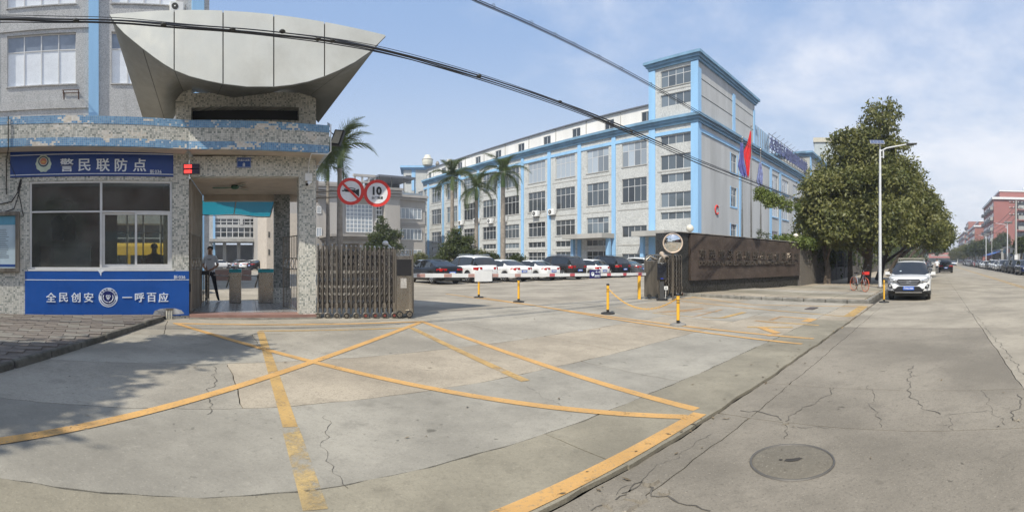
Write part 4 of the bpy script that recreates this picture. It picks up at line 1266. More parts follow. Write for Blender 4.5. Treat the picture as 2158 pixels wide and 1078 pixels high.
# cyan awning behind the passage
m_, nt_, bs_ = nodes('cyan_sheet')
bs_.inputs['Base Color'].default_value = (.01, .26, .36, 1); bs_.inputs['Roughness'].default_value = .4
tl = N(nt_, 'ShaderNodeBsdfTranslucent'); tl.inputs['Color'].default_value = (.01, .22, .30, 1)
mx = N(nt_, 'ShaderNodeMixShader'); mx.inputs[0].default_value = .6
nt_.links.new(bs_.outputs[0], mx.inputs[1]); nt_.links.new(tl.outputs[0], mx.inputs[2]); nt_.links.new(mx.outputs[0], nt_.nodes['Material Output'].inputs[0])
t = fthing('awning', 'translucent cyan awning sloping down behind the passage', 'awning', PF, pu(495, 4), 4, 3.2)
def aw(x, y, d): return (pu(x, d), d, pz(x, y, d))
nA = 10
vs = []
for j in range(2):
    for i in range(nA + 1):
        f_ = i / nA
        x = (416 + f_ * 162) if j == 0 else (417 + f_ * 152)
        y = (422 + 2 * f_) if j == 0 else (450 + 5 * f_ + 1.5 * math.sin(f_ * 9))
        vs.append(aw(x, y, 3.65 if j == 0 else 5.0))
MB(MP).add(vs, [(i, i + 1, nA + 2 + i, nA + 1 + i) for i in range(nA)]).build('sheet', m_, t)
for i in (0, 5, 10):
    MB(MP).tube([Vector(vs[i]) - Vector((0, 0, .03)), Vector(vs[nA + 1 + i]) - Vector((0, 0, .02))], .018, 6).build('rib', M_hqd, t)
MB(MP).tube([Vector(v) - Vector((0, 0, .02)) for v in vs[nA + 1:]], .014, 6).build('front_rail', M_joint, t)

# iron gate leaves
def leaf(label, p0, p1, z0, z1):
    t = fthing('iron_gate', label, 'gate', PF, p0[0], p0[1], z0)
    a, b_ = Vector((*p0, 0)), Vector((*p1, 0)); d = b_ - a
    def pt(f_, z): v = a + d * f_; return (v.x, v.y, z)
    mb = MB(MP)
    for f_ in (0, 1): mb.tube([pt(f_, z0), pt(f_, z1)], .022, 4)
    for z in (z0 + .03, z0 + 1.05, z0 + 1.33, z1 - .03): mb.tube([pt(0, z), pt(1, z)], .016, 4)
    mb.build('frame', M_steel_old, t)
    for i in range(1, 9):
        for za, zb_ in ((z0 + .03, z0 + 1.05), (z0 + 1.33, z1 - .03)):
            MB(MP).tube([pt(i / 9, za), pt(i / 9, zb_)], .009, 5).build('bar', M_steel_old, t)
    e = d.normalized()
    for i in range(4):
        c = Vector(pt((i + .5) / 4, z0 + 1.19))
        MB(MP).tube([c + e * (.10 * math.cos(q)) + Vector((0, 0, .13 * math.sin(q))) for q in [2*PI*k/14 for k in range(14)]], .012, 5, closed=True).build('ring', M_steel, t)
    MB(MP).box(p0[0] - .02, p0[0] + .02, p0[1] - .05, p0[1] - .02, z0 + .5, z0 + .7).build('hinge', M_black, t)
leaf('left leaf of the weathered steel gate folded into the passage', (pu(401, .3), .3), (pu(423, 1.45), 1.45), FLZ + .02, 2.28)
leaf('right leaf of the weathered steel gate beside the mosaic pillar', (pu(629, .44), .44), (pu(597, 1.55), 1.55), FLZ + .02, 2.25)

# turnstiles
def turnstile(label, x0, x1, d, dep=.9):
    t = fthing('turnstile', label, 'turnstile', PF, pu((x0 + x1) / 2, d), d + dep / 2, FLZ, 'turnstiles in the passage')
    a, b_ = pu(x0, d), pu(x1, d)
    MB(MP).box(a, b_, d, d + dep, FLZ, FLZ + .93).build('cabinet', M_steel, t, bevel=.012)
    MB(MP).prism([(d, FLZ + .93), (d + dep, FLZ + .93), (d + dep - .06, FLZ + 1.03), (d + .06, FLZ + 1.03)], a - .01, b_ + .01, axis='x').build('cyan_top', mat('cyan_cover', (.03, .30, .33), .35), t, bevel=.01)
    MB(MP).box(a + .1, b_ - .1, d + .05, d + .2, FLZ + 1.0, FLZ + 1.036).build('card_reader', M_black, t)
    c = Vector((a, d + dep * .45, FLZ + .80))
    MB(MP).lathe([(.001, -.05), (.05, -.04), (.06, 0), (.001, .0)], c, 12, rot=Matrix.Rotation(R(90), 3, 'Y')).build('hub', M_steel, t)
    for v in ((-.5, -.0, .04), (-.10, -.18, -.34), (-.10, .22, -.34)):
        MB(MP).cyl(c, c + Vector(v), .016, n=8).build('arm', M_steel, t)
turnstile('stainless turnstile with a cyan top in the middle of the passage', 483, 508, 2.95)
turnstile('stainless turnstile with a cyan top next to the dark rear pillar', 545, 576, 2.95)
# desk-height stand where the guard waits
t = fthing('folding_stand', 'narrow black topped stand beside the waiting guard', 'stand', PF, pu(432, 2.9), 2.9, FLZ)
MB(MP).box(pu(423, 2.9), pu(441, 2.9), 2.85, 3.2, FLZ + .86, FLZ + .98).build('top', M_black, t)
for x in (429, 437.5): MB(MP).box(pu(x, 2.9) - .014, pu(x, 2.9) + .014, 2.86, 2.89, FLZ, FLZ + .86).build('leg', M_steel, t)
for x in (431, 439): MB(MP).box(pu(x, 2.9) - .014, pu(x, 2.9) + .014, 3.14, 3.17, FLZ, FLZ + .86).build('leg', M_steel, t)

# ================================================================== upper block and boat-shaped canopy
blk = fthing('rooftop_block', 'mosaic block on the gateway roof with a long dark opening', 'rooftop block', PF, pu(517, .9), 1.5, 4.75)
D_ = .9
ux0, ux1 = pu(370, D_), pu(666, D_)
o0, o1, oz0, oz1 = pu(403, D_), pu(630, D_), pz(517, 252, D_), pz(517, 224, D_)
MB(MP).box(ux0, o0, D_, D_ + .3, 4.72, 6.10).box(o1, ux1, D_, D_ + .3, 4.72, 6.0).box(o0, o1, D_, D_ + .3, oz1, 5.95).box(o0, o1, D_, D_ + .3, 4.72, oz0).build('front_wall', M_mosaic, blk)
MB(MP).box(ux0, ux0 + .25, D_ + .3, D_ + 2.4, 4.72, 6.1).box(ux1 - .25, ux1, D_ + .3, D_ + 2.4, 4.72, 6.0).box(ux0 + .25, ux1 - .25, D_ + 2.2, D_ + 2.4, 4.72, 6.0).build('side_wall', M_mosaic, blk)
MB(MP).box(ux0 + .26, ux1 - .26, D_ + .5, D_ + .55, 4.73, 5.9).build('dark_recess', M_joint, blk)

can = fthing('canopy', 'huge boat shaped canopy of ivory metal panels on the gateway roof', 'canopy', PF, pu(517), 0, 5.2)
DF = -1.58
arc_px = [(231, 31), (238, 42), (247, 54), (262, 70), (279, 84), (300, 101), (325, 120), (345, 134), (367, 147), (400, 160), (435, 169), (470, 176), (520, 182), (577, 182), (615, 178), (650, 171), (684, 160), (715, 147), (748, 130), (780, 108), (798, 90), (812, 76)]
arc = [Vector((pu(x, DF), DF, pz(x, y, DF))) for x, y in arc_px]
tL = Vector((pu(231, DF), DF, pz(231, 30, DF))); tR = Vector((pu(813, DF), DF, pz(813, 74, DF)))
def topz(u):
    f_ = (u - tL.x) / (tR.x - tL.x); return tL.z + (tR.z - tL.z) * f_ + .05 * math.sin(PI * f_)
def arcz(u):
    for a, b_ in zip(arc[:-1], arc[1:]):
        if a.x <= u <= b_.x: return a.z + (b_.z - a.z) * (u - a.x) / (b_.x - a.x)
    return arc[0].z if u < arc[0].x else arc[-1].z
cuts = [tL.x] + [pu(x, DF) for x in (367, 470, 577, 684)] + [tR.x]
for a, b_ in zip(cuts[:-1], cuts[1:]):
    a2, b2 = a + .012, b_ - .012
    us = [a2] + sorted(p.x for p in arc if a2 + .02 < p.x < b2 - .02) + [b2]
    poly = [(u, arcz(u) + .0) for u in us] + [(u, topz(u)) for u in us[::-1] if topz(u) > arcz(u) + .004]
    MB(MP).prism(poly, DF, DF + .05, axis='y').build('fascia_panel', M_canopy, can)
MB(MP).prism([(p.x, p.z + .012) for p in arc] + [(u, topz(u) - .012) for u in [p.x for p in arc[::-1]][1:-1]], DF + .055, DF + .09, axis='y').build('backing', M_joint, can)
# soffit: ruled between the arc and a lower, narrower rear edge
na = len(arc)
rear = []
interp_ = lambda a, b_, x: float(np.interp(x, a, b_))
DR = 1.7
for i, p in enumerate(arc):
    f_ = (p.x - tL.x) / (tR.x - tL.x)
    x = 303 + (672 - 303) * f_
    zz_ = 5.62 + (5.42 - 5.62) * f_ + interp_([0, .16, .26, .5, .78, .93, 1], [-.12, -.12, .74, .48, .77, .35, 0], f_)
    rear.append(Vector((pu(x, DR), DR, zz_)))
ms = 6
js = [0, 5, 8, 11, 13, 16, 18, 21]
for a, b_ in zip(js[:-1], js[1:]):
    vs, fs = [], []
    for i in range(a, b_ + 1):
        for k in range(ms + 1):
            vs.append(arc[i].lerp(rear[i], k / ms) + Vector((0.006 if i == a else (-.006 if i == b_ else 0), .02 if k == 0 else 0, 0)))
    w_ = ms + 1
    for i in range(b_ - a):
        for k in range(ms): fs.append((i*w_ + k, i*w_ + k + 1, (i+1)*w_ + k + 1, (i+1)*w_ + k))
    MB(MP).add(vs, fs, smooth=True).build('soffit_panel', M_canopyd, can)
vs, fs = [], []
for i in range(na):
    for k in range(ms + 1): vs.append(arc[i].lerp(rear[i], k / ms) + Vector((0, .03, .025)))
for i in range(na - 1):
    for k in range(ms): fs.append((i*(ms+1) + k, i*(ms+1) + k + 1, (i+1)*(ms+1) + k + 1, (i+1)*(ms+1) + k))
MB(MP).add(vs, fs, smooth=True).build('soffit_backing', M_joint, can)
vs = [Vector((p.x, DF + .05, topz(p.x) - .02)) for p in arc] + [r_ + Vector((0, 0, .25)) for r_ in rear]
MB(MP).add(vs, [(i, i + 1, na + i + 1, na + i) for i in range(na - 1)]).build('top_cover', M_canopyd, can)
MB(MP).tube([Vector((p.x, DF + .01, p.z - .008)) for p in arc], .012, 5).build('edge_trim', M_canopyd, can)

# floodlight at the corner of the roof
t = fthing('floodlight', 'black rectangular floodlight on the corner of the gateway roof', 'floodlight', PF, pu(700, OV), OV, pz(700, 300, OV))
c = Vector((pu(716, OV), OV + .25, pz(716, 285, OV)))
rot = Matrix.Rotation(R(-38), 3, 'Z') @ Matrix.Rotation(R(12), 3, 'Y') @ Matrix.Rotation(R(-18), 3, 'X')
MB(MP).bbox(c, (.26, .09, .40), rot=rot).build('housing', M_black, t, bevel=.01)
MB(MP).bbox(c + rot @ Vector((0, -.052, 0)), (.18, .012, .32), rot=rot).build('lens', mat('floodlight_lens', (.45, .42, .34), .3), t)
MB(MP).tube([(xR - .05, OV + .3, 4.62), (xR + .06, OV + .3, 4.66), c + Vector((-.08, .05, .08))], .014, 6).build('bracket', M_black, t)
for k in range(4): MB(MP).tube([(xR - .02 + k * .02, OV + .1 + k * .03, 4.71), (xR - .02 + k * .02, OV + .1 + k * .03, 4.80)], .006, 5).build('anchor_pin', M_joint, t)

# ================================================================== the two round road signs
def disc_sign(x, y, label, kind):
    c = A(x, y, 11.35)
    fr = Fr(x, 11.35, x)
    t = thing('road_sign', label, 'road sign', c, -fr.th)
    Mx = fr.m
    z = c.z
    ring = lambda r_, n=40: [(r_ * math.cos(2*PI*k/n), z + r_ * math.sin(2*PI*k/n)) for k in range(n)]
    MB(Mx).prism(ring(.325), -.004, .012, axis='y').build('disc', M_red, t)
    MB(Mx).prism(ring(.248), -.010, -.006, axis='y').build('white_field', mat('sign_white', (.68, .68, .70), .45), t)
    M_blk = mat('sign_black', (.015, .015, .017), .5)
    if kind == 'horn':
        d = Matrix.Rotation(R(0), 3, 'Y')
        MB(Mx).prism([(-.16, z + .02), (-.13, z + .045), (.0, z + .05), (.02, z + .04), (.04, z + .04), (.10, z + .02), (.20, z + .06), (.20, z - .13), (.10, z - .04), (.03, z - .02), (-.12, z - .01)][::-1], -.015, -.011, axis='y').build('horn_symbol', M_blk, t)
        MB(Mx).tube([(-.12 + .10 + .13 * math.cos(a), -.013, z + .05 + .03 * math.sin(a)) for a in [2*PI*k/16 for k in range(16)]], .009, 4, closed=True).build('horn_tube', M_blk, t)
        MB(Mx).box(-.21, -.15, -.015, -.011, z + .0, z + .03).build('mouthpiece', M_blk, t)
        a = R(-45)
        e, q = Vector((math.cos(a), 0, math.sin(a))), Vector((-math.sin(a), 0, math.cos(a)))
        pts = [e * -.25 + q * .028, e * -.25 - q * .028, e * .25 - q * .028, e * .25 + q * .028]
        MB(Mx).prism([(p.x, z + p.z) for p in pts], -.020, -.016, axis='y').build('red_bar', M_red, t)
    else:
        put_text('number', '10', M_blk, t, Mx, -.14, .14, z - .045, z + .16, -.011, thick=.006)
        put_text('caption', '全厂限速', M_blk, t, Mx, -.15, .15, z - .14, z - .075, -.011, thick=.006)
    return t, c
_, c1 = disc_sign(739, 403, 'round no horn sign with a red bar across a trumpet', 'horn')
_, c2 = disc_sign(795, 407, 'round speed limit sign reading 10 to the right of the no horn sign', 'speed')
t = thing('sign_bracket', 'grey steel arm holding the two round signs out from the pillar', 'bracket', c1)
a = PF.w(xe, .2, c1.z)
d = (c2 - c1).normalized() * .1
q = Vector((math.sin((760 - CX) / F), math.cos((760 - CX) / F), 0)) * .035
MB().tube([a + Vector((0, 0, .03)), c1 + q + Vector((0, 0, .03)), c2 + q + d + Vector((0, 0, .03))], .015, 6).tube([a - Vector((0, 0, .12)), c1 + q * 1.0 - Vector((0, 0, .12)), c2 + q + d - Vector((0, 0, .12))], .015, 6).build('bar', M_steel_old, t)

# ================================================================== building behind the booth
LB = Fr(225, 22.0, 225)
ML = LB.m
lb = fthing('factory_block', 'speckled grey block with blue pilasters rising behind the guard booth', 'building', LB, 0, 0, .2)
lu = lambda x: LB.u(x)
lz = lambda x, y: LB.z(x, y)
HT = 20.0
xe_ = lu(441)
# wall built from panels round the window rows so the openings are real
rows = [(LB.z(100, 178), LB.z(100, 70)), (LB.z(100, 8), LB.z(100, 8) + 2.35), (LB.z(100, 455), LB.z(100, 455) + 1.9 * 0 + 2.2 if False else LB.z(100, 455) + 2.0)]
rows = [(.9 + .3, 3.3), (LB.z(100, 178), LB.z(100, 70)), (LB.z(100, 10), LB.z(100, 10) + 2.4), (LB.z(100, 10) + 4.2, LB.z(100, 10) + 6.0)]
cols = [(lu(-250), lu(-100)), (lu(15), lu(160)), (lu(235), lu(372)), ]
zs = [.1] + [v for r_ in rows for v in r_] + [HT]
mb = MB(ML)
us = [-22] + [v for c_ in cols for v in c_] + [xe_]
for i in range(0, len(zs) - 1, 2): mb.box(us[0], xe_, 0, .3, zs[i], zs[i + 1])
for r_ in rows:
    for i in range(0, len(us) - 1, 2): mb.box(us[i], us[i + 1], 0, .3, r_[0], r_[1])
mb.build('wall', M_speck, lb)
MB(ML).box(xe_ - .3, xe_, .3, 18, .1, HT).build('side_wall', M_speck, lb)
MB(ML).box(-22, xe_ - .3, .3, .35, .1, HT).build('interior_screen', mat('pale_screen', (.62, .66, .70), .8, var=.03), lb)
for x0, x1 in ((187, 208), (404, 429), (-40, -20)):
    MB(ML).box(lu(x0), lu(x1), -.16, -.002, .1, HT).build('pilaster', M_bluepaint, lb)
for r_ in rows[1:]:
    MB(ML).box(us[0], lu(187), -.06, -.002, r_[0] - 1.15, r_[0] - .75).build('string_course', M_speck, lb)
M_pglare = mat('white_glare_pane', (.80, .83, .86), .3, var=.04, spec=.6)  # bright reflection in the lower sashes, painted as a white base colour
pane_i = 0
for ci, (a, b_) in enumerate(cols):
    for ri, (z0, z1) in enumerate(rows):
        n = 4
        f = MB(ML); zt_ = z0 + (z1 - z0) * .68
        f.box(a, b_, .10, .16, z0, z0 + .05).box(a, b_, .10, .16, z1 - .05, z1).box(a, b_, .10, .16, zt_ - .025, zt_ + .025)
        for k in range(n + 1):
            x = a + (b_ - a) * k / n
            f.box(max(a, x - .025), min(b_, x + .025), .095, .165, z0 + .05, z1 - .05)
        wo = f.build('window', M_whitealu, lb)
        for k in range(n):
            xa, xb = a + (b_ - a) * k / n + .03, a + (b_ - a) * (k + 1) / n - .03
            MB(ML).box(xa, xb, .125, .135, z0 + .05, zt_ - .025).build('pane', M_pglare if ri else M_glass_dark, wo)
            MB(ML).box(xa, xb, .125, .135, zt_ + .025, z1 - .05).build('pane', mat('grey_mirror_pane', (.20, .24, .30), .08, spec=1) if ri else M_glass_dark, wo)
        MB(ML).box(a - .05, b_ + .05, -.05, .10, z0 - .06, z0 - .004).build('window_sill', M_speck, lb)
# air conditioner and empty bracket on that wall
def ac_unit(Mx, u, d, z, label, s=1.0, rz=0):
    t = thing('air_conditioner', label, 'air conditioner', Mx @ Vector((u, d, z)), rz)
    Mq = wm(t) @ Matrix.Scale(s, 4)
    MB(Mq).box(-.42, .42, -.32, 0, 0, .58).build('casing', M_white, t, bevel=.015)
    MB(Mq).lathe([(.001, 0), (.20, 0), (.21, .01), (.19, .012)], (-.12, -.321, .29), 24, rot=Matrix.Rotation(R(90), 3, 'X')).build('fan_grille', M_joint, t)
    MB(Mq).lathe([(.001, 0), (.05, 0), (.05, .01), (.001, .01)], (-.12, -.335, .29), 12, rot=Matrix.Rotation(R(90), 3, 'X')).build('fan_hub', M_white, t)
    MB(Mq).box(-.36, -.30, -.34, .1, -.05, 0).box(.30, .36, -.34, .1, -.05, 0).each('bracket', M_joint, t)
    MB(Mq).tube([(.42, -.15, .1), (.55, -.12, .12), (.60, -.02, .3), (.60, .0, .6)], .02, 6).build('pipe', M_black, t)
    return t
ac_unit(ML, lu(371), -.03, LB.z(371, 29), 'white air conditioner on the speckled wall above the canopy', .75, -LB.th)
t = fthing('empty_ac_bracket', 'rusty empty bracket under a window of the speckled block', 'bracket', LB, lu(150), -.1, LB.z(150, 205))
mb = MB(ML); z0 = LB.z(150, 196)
for x in (135, 166): mb.tube([(lu(x), 0, z0), (lu(x), -.45, z0), (lu(x), 0, z0 - .35), (lu(x), 0, z0 + .05)], .022, 4)
mb.tube([(lu(132), -.42, z0), (lu(168), -.42, z0)], .02, 4).tube([(lu(132), -.05, z0), (lu(168), -.05, z0)], .02, 4)
mb.build('bars', mat('rust', (.10, .05, .03), .9, dirt=.5), t)
# ================================================================== retractable gates
def line_frame(a, b_):
    """matrix with origin a, local X towards b, Y away from the camera side, Z up"""
    d = (b_ - a); L = math.hypot(d.x, d.y); an = math.atan2(d.y, d.x)
    return Matrix.Translation((a.x, a.y, 0)) @ Matrix.Rotation(an, 4, 'Z'), L, an

def gate(label, a, b_, z0, z1, npost, head, depth=.42, lean=0.0, wheels=2, tight=False, zend=None):
    Mg, L, an = line_frame(a, b_)
    t = thing('retractable_gate', label, 'gate', (a.x, a.y, z0), an)
    hl = head if head > 0 else 0
    x_lo, x_hi = (0.02, L - head - .02) if head > 0 else (-head + .02, L - .02)
    step = (x_hi - x_lo) / (npost - 1)
    zend = zend if zend is not None else z1
    wheel_src = None
    for i in range(npost):
        x = x_lo + i * step
        top = z1 + (zend - z1) * i / npost + lean * 0
        mb = MB(Mg)
        for d in (0, depth):
            mb.tube([(x, d, z0 + .10), (x, d, top)], .021, 8)
        mb.tube([(x, 0, top - .01), (x, .10, top + .03), (x, depth - .10, top + .03), (x, depth, top - .01)], .018, 6)
        mb.tube([(x, 0, z0 + .28), (x, depth, z0 + .28)], .014, 5)
        post = mb.build('post', M_steel_old if i % 3 else M_steel, t)
        if i % wheels == 0:
            MB(Mg).box(x - .028, x + .028, -.035, .0, z0 + .26, z0 + .36).box(x - .02, x + .02, -.02, .02, z0 + .12, z0 + .26).build('wheel_leg', M_steel, post)
            MB(Mg).cyl((x, -.06, z0 + .062), (x, -.02, z0 + .062), .058, n=16).build('wheel', M_rubber, post)
            MB(Mg).cyl((x, -.066, z0 + .062), (x, -.0605, z0 + .062), .034, n=10).build('hub', M_steel if i < npost * .55 else mat('rust_red_hub', (.20, .05, .04), .6, dirt=.5), post)
            MB(Mg).lathe([(.066, -.02), (.074, -.02), (.074, .02), (.066, .02)], (x, -.04, z0 + .066), 14, rot=Matrix.Rotation(PI/2, 3, 'X')).build('wheel_guard', M_steel_old, post)
    # scissor lattice, front, middle and back planes
    mb = MB(Mg)
    tiers = 8
    for i in range(npost - 1):
        x = x_lo + i * step
        for d in (.03, depth * .35, depth * .65, depth - .03):
            for k in range(tiers):
                za = z0 + .20 + (z1 - z0 - .3) * k / tiers; zb_ = z0 + .20 + (z1 - z0 - .3) * (k + 1) / tiers
                for (p, q) in (((x + .01, d, za), (x + step - .01, d + .02, zb_)), ((x + .01, d + .02, zb_), (x + step - .01, d, za))):
                    p, q = Vector(p), Vector(q)
                    mb.cyl(p, q, .015, n=4, cap=False, smooth=False)
    for i in range(npost - 1):
        for q in range(1, 4):
            x = x_lo + (i + q / 4) * step
            mb.box(x - .008, x + .008, depth * (.2 + .2 * (q % 3)) - .012, depth * (.2 + .2 * (q % 3)) + .012, z0 + .22 + .02 * (q % 2), z1 - .08 + (zend - z1) * i / npost)
    o = mb.build('lattice', mat('dark_lattice_steel', (0.16, 0.14, 0.12), .5, .7, var=.4, scale=8, dirt=.8), t); o['kind'] = 'stuff'
    return t, Mg, L

ga, gb = A(668, 517, 11.5), A(868, 525, 11.62)
gt, Mg, GL = gate('long stainless retractable gate with small wheels beside the mosaic pillar', ga, gb, .2, 1.96, 17, .42, depth=.40, zend=1.88)
# its head unit
hx0, hx1 = GL - .40, GL + .02
MB(Mg).box(hx0, hx1, 0, .42, .38, 1.72).build('head_casing', M_steel, gt, bevel=.01)
MB(Mg).box(hx0 + .03, hx1 - .03, -.008, -.001, 1.22, 1.62).build('black_display', M_black, gt)
MB(Mg).box(hx0 + .12, hx0 + .27, -.006, -.001, .92, 1.16).build('notice_sticker', mat('worn_sticker', (.42, .40, .37), .6, var=.2, scale=20), gt)
mb = MB(Mg)
for x in (hx0, hx1): mb.tube([(x, -.01, .3), (x, -.01, 1.86)], .020, 8).tube([(x, .43, .3), (x, .43, 1.86)], .020, 8)
for k in range(4):
    cx2 = hx0 + .08 + k * .085
    mb.tube([(cx2 + .04 * math.cos(q), -.01, 1.80 + .05 * math.sin(q)) for q in [2*PI*i/10 for i in range(10)]], .007, 4, closed=True)
mb.build('head_frame', M_steel_old, gt)
MB(Mg).prism([(hx0, .30), (hx1, .30), (hx1, .42), (hx0 + .25, .36), (hx0 + .2, .42), (hx0, .40)], -.03, .40, axis='y').build('wheel_cover', M_steel, gt)
for x in (hx0 + .09, hx1 - .09):
    w_ = MB(Mg).cyl((x, -.09, .285), (x, -.03, .285), .085, n=20).build('head_wheel', M_rubber, gt)
    MB(Mg).cyl((x, -.094, .285), (x, -.0905, .285), .055, n=16).build('hub', M_steel, w_)
    for k in range(5):
        a_ = 2*PI*k/5
        MB(Mg).cyl((x + .01*math.cos(a_), -.099, .285 + .01*math.sin(a_)), (x + .048*math.cos(a_), -.099, .285 + .048*math.sin(a_)), .007, n=5).build('spoke', M_joint, w_)
# white camera on a stalk behind the gate
t = thing('gate_camera', 'small white camera on an arm above the long steel gate', 'security camera', A(815, 515, 12.1))
c = A(812, 512, 12.1)
MB().sphere(c, .07, 12, sc=(1.2, 1, .9)).build('camera_dome', M_white, t)
MB().tube([c, A(819, 516, 12.1), A(829, 526, 12.1), A(829, 560, 12.1)], .018, 6).build('arm', M_white, t)

# right-hand gate: folded tight, with its own head
ga2, gb2 = A(1390, 536, 17.9), A(1437, 537, 19.0)
gt2, Mg2, GL2 = gate('folded stainless retractable gate against the dark end of the sign wall', ga2, gb2, .2, 1.78, 9, 0.001, depth=.40)
ha, hb = A(1361, 560, 17.35), A(1391, 560, 17.5)
Mh, HLn, anh = line_frame(ha, hb)
MB(Mh).box(0, HLn, 0, .25, .26, 1.58).build('head_casing', M_steel_old, gt2, bevel=.012)
mb = MB(Mh)
for x in (-.03, HLn + .03): mb.tube([(x, -.01, .25), (x, -.01, 1.72)], .022, 8)
mb.tube([(-.03, -.01, 1.70), (HLn * .3, -.01, 1.80), (HLn * .7, -.01, 1.78), (HLn + .03, -.01, 1.70)], .018, 6)
mb.tube([(.06, .2, 1.6), (HLn * .4, .2, 1.74), (HLn * .9, .2, 1.62)], .05, 6)
mb.build('head_frame', M_steel_old, gt2)
for x in (.12, HLn - .10):
    MB(Mh).cyl((x, -.07, .285), (x, -.02, .285), .08, n=16).build('head_wheel', M_rubber, gt2)

# face-scan terminal on a post
t = thing('access_terminal', 'black face scanning terminal on a dark post before the folded gate', 'access terminal', A(1395, 630, 17.0) * 1.0)
tb = A(1395, 628, 16.9); rzt = -((1395 - CX) / F)
t.location = (tb.x, tb.y, .2); t.rotation_euler = (0, 0, rzt); WM[t.name] = Matrix.Translation((tb.x, tb.y, .2)) @ Matrix.Rotation(rzt, 4, 'Z')
Mt = WM[t.name]
MB(Mt).box(-.20, .20, -.15, .15, 0, .03).build('foot_plate', M_black, t)
MB(Mt).box(-.075, .075, -.05, .05, .03, .85).build('post', mat('dark_post', (.05, .05, .05), .5), t)
MB(Mt).box(-.17, .17, -.11, -.02, .70, 1.32).build('screen_housing', M_black, t, bevel=.02)
MB(Mt).box(-.14, .14, -.115, -.1105, .84, 1.22).build('screen', mat('dark_screen', (.02, .022, .03), .08, spec=.9, var=0), t)
MB(Mt).lathe([(.001, 0), (.04, 0), (.04, .01), (.001, .01)], (0, -.111, 1.265), 14, rot=Matrix.Rotation(PI/2, 3, 'X')).build('lens', mat('grey_lens', (.12, .12, .12), .2), t)
MB(Mt).box(-.05, .05, -.116, -.1105, .74, .765).build('blue_logo', mat('blue_glow', (.02, .05, .5), .4, var=0), t)
c = Mt @ Vector((.15, -.12, .42))
MB(Mt).box(.08, .21, -.14, -.11, .36, .48).build('card_reader', M_white, t)
MB(Mt).box(.10, .19, -.145, -.141, .385, .455).build('reader_face', mat('grey_face', (.35, .36, .36), .5), t)
MB(Mt).tube([(.14, -.12, .36), (.13, -.1, .15), (.12, -.05, .03)], .012, 5).build('cable', M_white, t)
# bullet camera above it
t = thing('bullet_camera', 'tan bullet camera on a white bracket beside the convex mirror', 'security camera', A(1390, 550, 17.1))
a_, b_ = A(1394, 534, 17.2), A(1405, 544, 16.7)
MB().cyl(a_, b_, .085, .085, 14).build('camera_body', mat('tan_housing', (.45, .36, .27), .5), t)
MB().cyl(b_, b_ + (b_ - a_) * .06, .065, n=14).build('lens', M_black, t)
MB().tube([a_ + (b_ - a_) * .4, A(1390, 545, 17.1), A(1389, 552, 17.2)], .022, 6).build('bracket', M_white, t)
MB().tube([A(1389, 552, 17.2), A(1389, 628, 17.2)], .03, 8).build('pole', M_steel_old, t)

# convex mirror
c = A(1418, 512, 16.6); th = (1418 - CX) / F
t = thing('convex_mirror', 'round convex traffic mirror with a pale rim in front of the sign wall', 'convex mirror', c, -th)
Mm = wm(t)
Rm = .335
prof = []
for k in range(9):
    r_ = .315 * k / 8; prof.append((max(r_, .0001), .09 * (1 - (r_ / .315) ** 2)))
rotm = Matrix.Rotation(PI/2, 3, 'X') @ Matrix.Rotation(R(8), 3, 'X')
MB(Mm).lathe(prof[::-1], (0, 0, 0), 40, rot=rotm).build('mirror_face', mat('mirror', (.85, .85, .82), .02, 1.0, var=0), t)
MB(Mm).tube([rotm @ Vector((Rm * math.cos(a), Rm * math.sin(a), 0)) for a in [2*PI*k/40 for k in range(40)]], .022, 8, closed=True).build('rim', mat('mirror_rim', (.62, .50, .40), .5), t)
MB(Mm).lathe([(.33, -.01), (.2, -.04), (.001, -.05)][::-1], (0, 0, 0), 30, rot=rotm).build('back', M_steel_old, t)
MB(Mm).tube([(0, .06, 0), (0, .12, -.1), (0, .12, -c.z + .2)], .035, 10).build('pole', M_steel_old, t)

# ================================================================== barrier arm
pa, pb = A(862, 580, 12.3), A(1360, 577, 17.2)
Mb, BLn, anb = line_frame(pa, pb)
t = thing('car_barrier', 'long white barrier arm with red blocks across the car exit', 'barrier', (pa.x, pa.y, .2), anb)
h0, h1 = pa.z, pb.z
def arm_z(x): return h0 + (h1 - h0) * x / BLn
MB(Mb).add([(0, -.03, arm_z(0) - .055), (BLn, -.03, h1 - .045), (BLn, .03, h1 - .045), (0, .03, arm_z(0) - .055), (0, -.03, arm_z(0) + .055), (BLn, -.03, h1 + .045), (BLn, .03, h1 + .045), (0, .03, arm_z(0) + .055)],
           [(0,3,2,1),(4,5,6,7),(0,1,5,4),(1,2,6,5),(2,3,7,6),(3,0,4,7)]).build('arm', M_white, t)
Mb_inv = Mb.inverted()
def arm_x(x):
    th_ = (x - CX) / F; e = Vector((math.sin(th_), math.cos(th_)))
    # intersection of the ray with the arm's line
    d = (pb - pa); det = e.x * -d.y + e.y * d.x
    lam = (pa.x * e.y - pa.y * e.x) / -det if False else None
    # solve pa + k*d = m*e
    k = (pa.y * e.x - pa.x * e.y) / (d.x * e.y - d.y * e.x)
    return k * BLn
for x0, x1, faded in ((878, 895, 1), (935, 951, 1), (986, 1002, 1), (1035, 1049, 1), (1084, 1096, 1), (1157, 1168, 0), (1200, 1210, 0), (1278, 1286, 0), (1312, 1319, 0), (1344, 1351, 0)):
    a, b_ = arm_x(x0), arm_x(x1)
    MB(Mb).box(a, b_, -.034, -.0305, arm_z(a) - .045, arm_z(a) + .045).build('red_block', mat('faded_red', (.50, .30, .26), .5) if faded else mat('barrier_red', (.52, .10, .12), .5), t)
a, b_ = arm_x(999), arm_x(1035)
MB(Mb).box(a, b_, -.06, -.036, arm_z(a) - .17, arm_z(a) + .13).build('white_board', M_white, t)
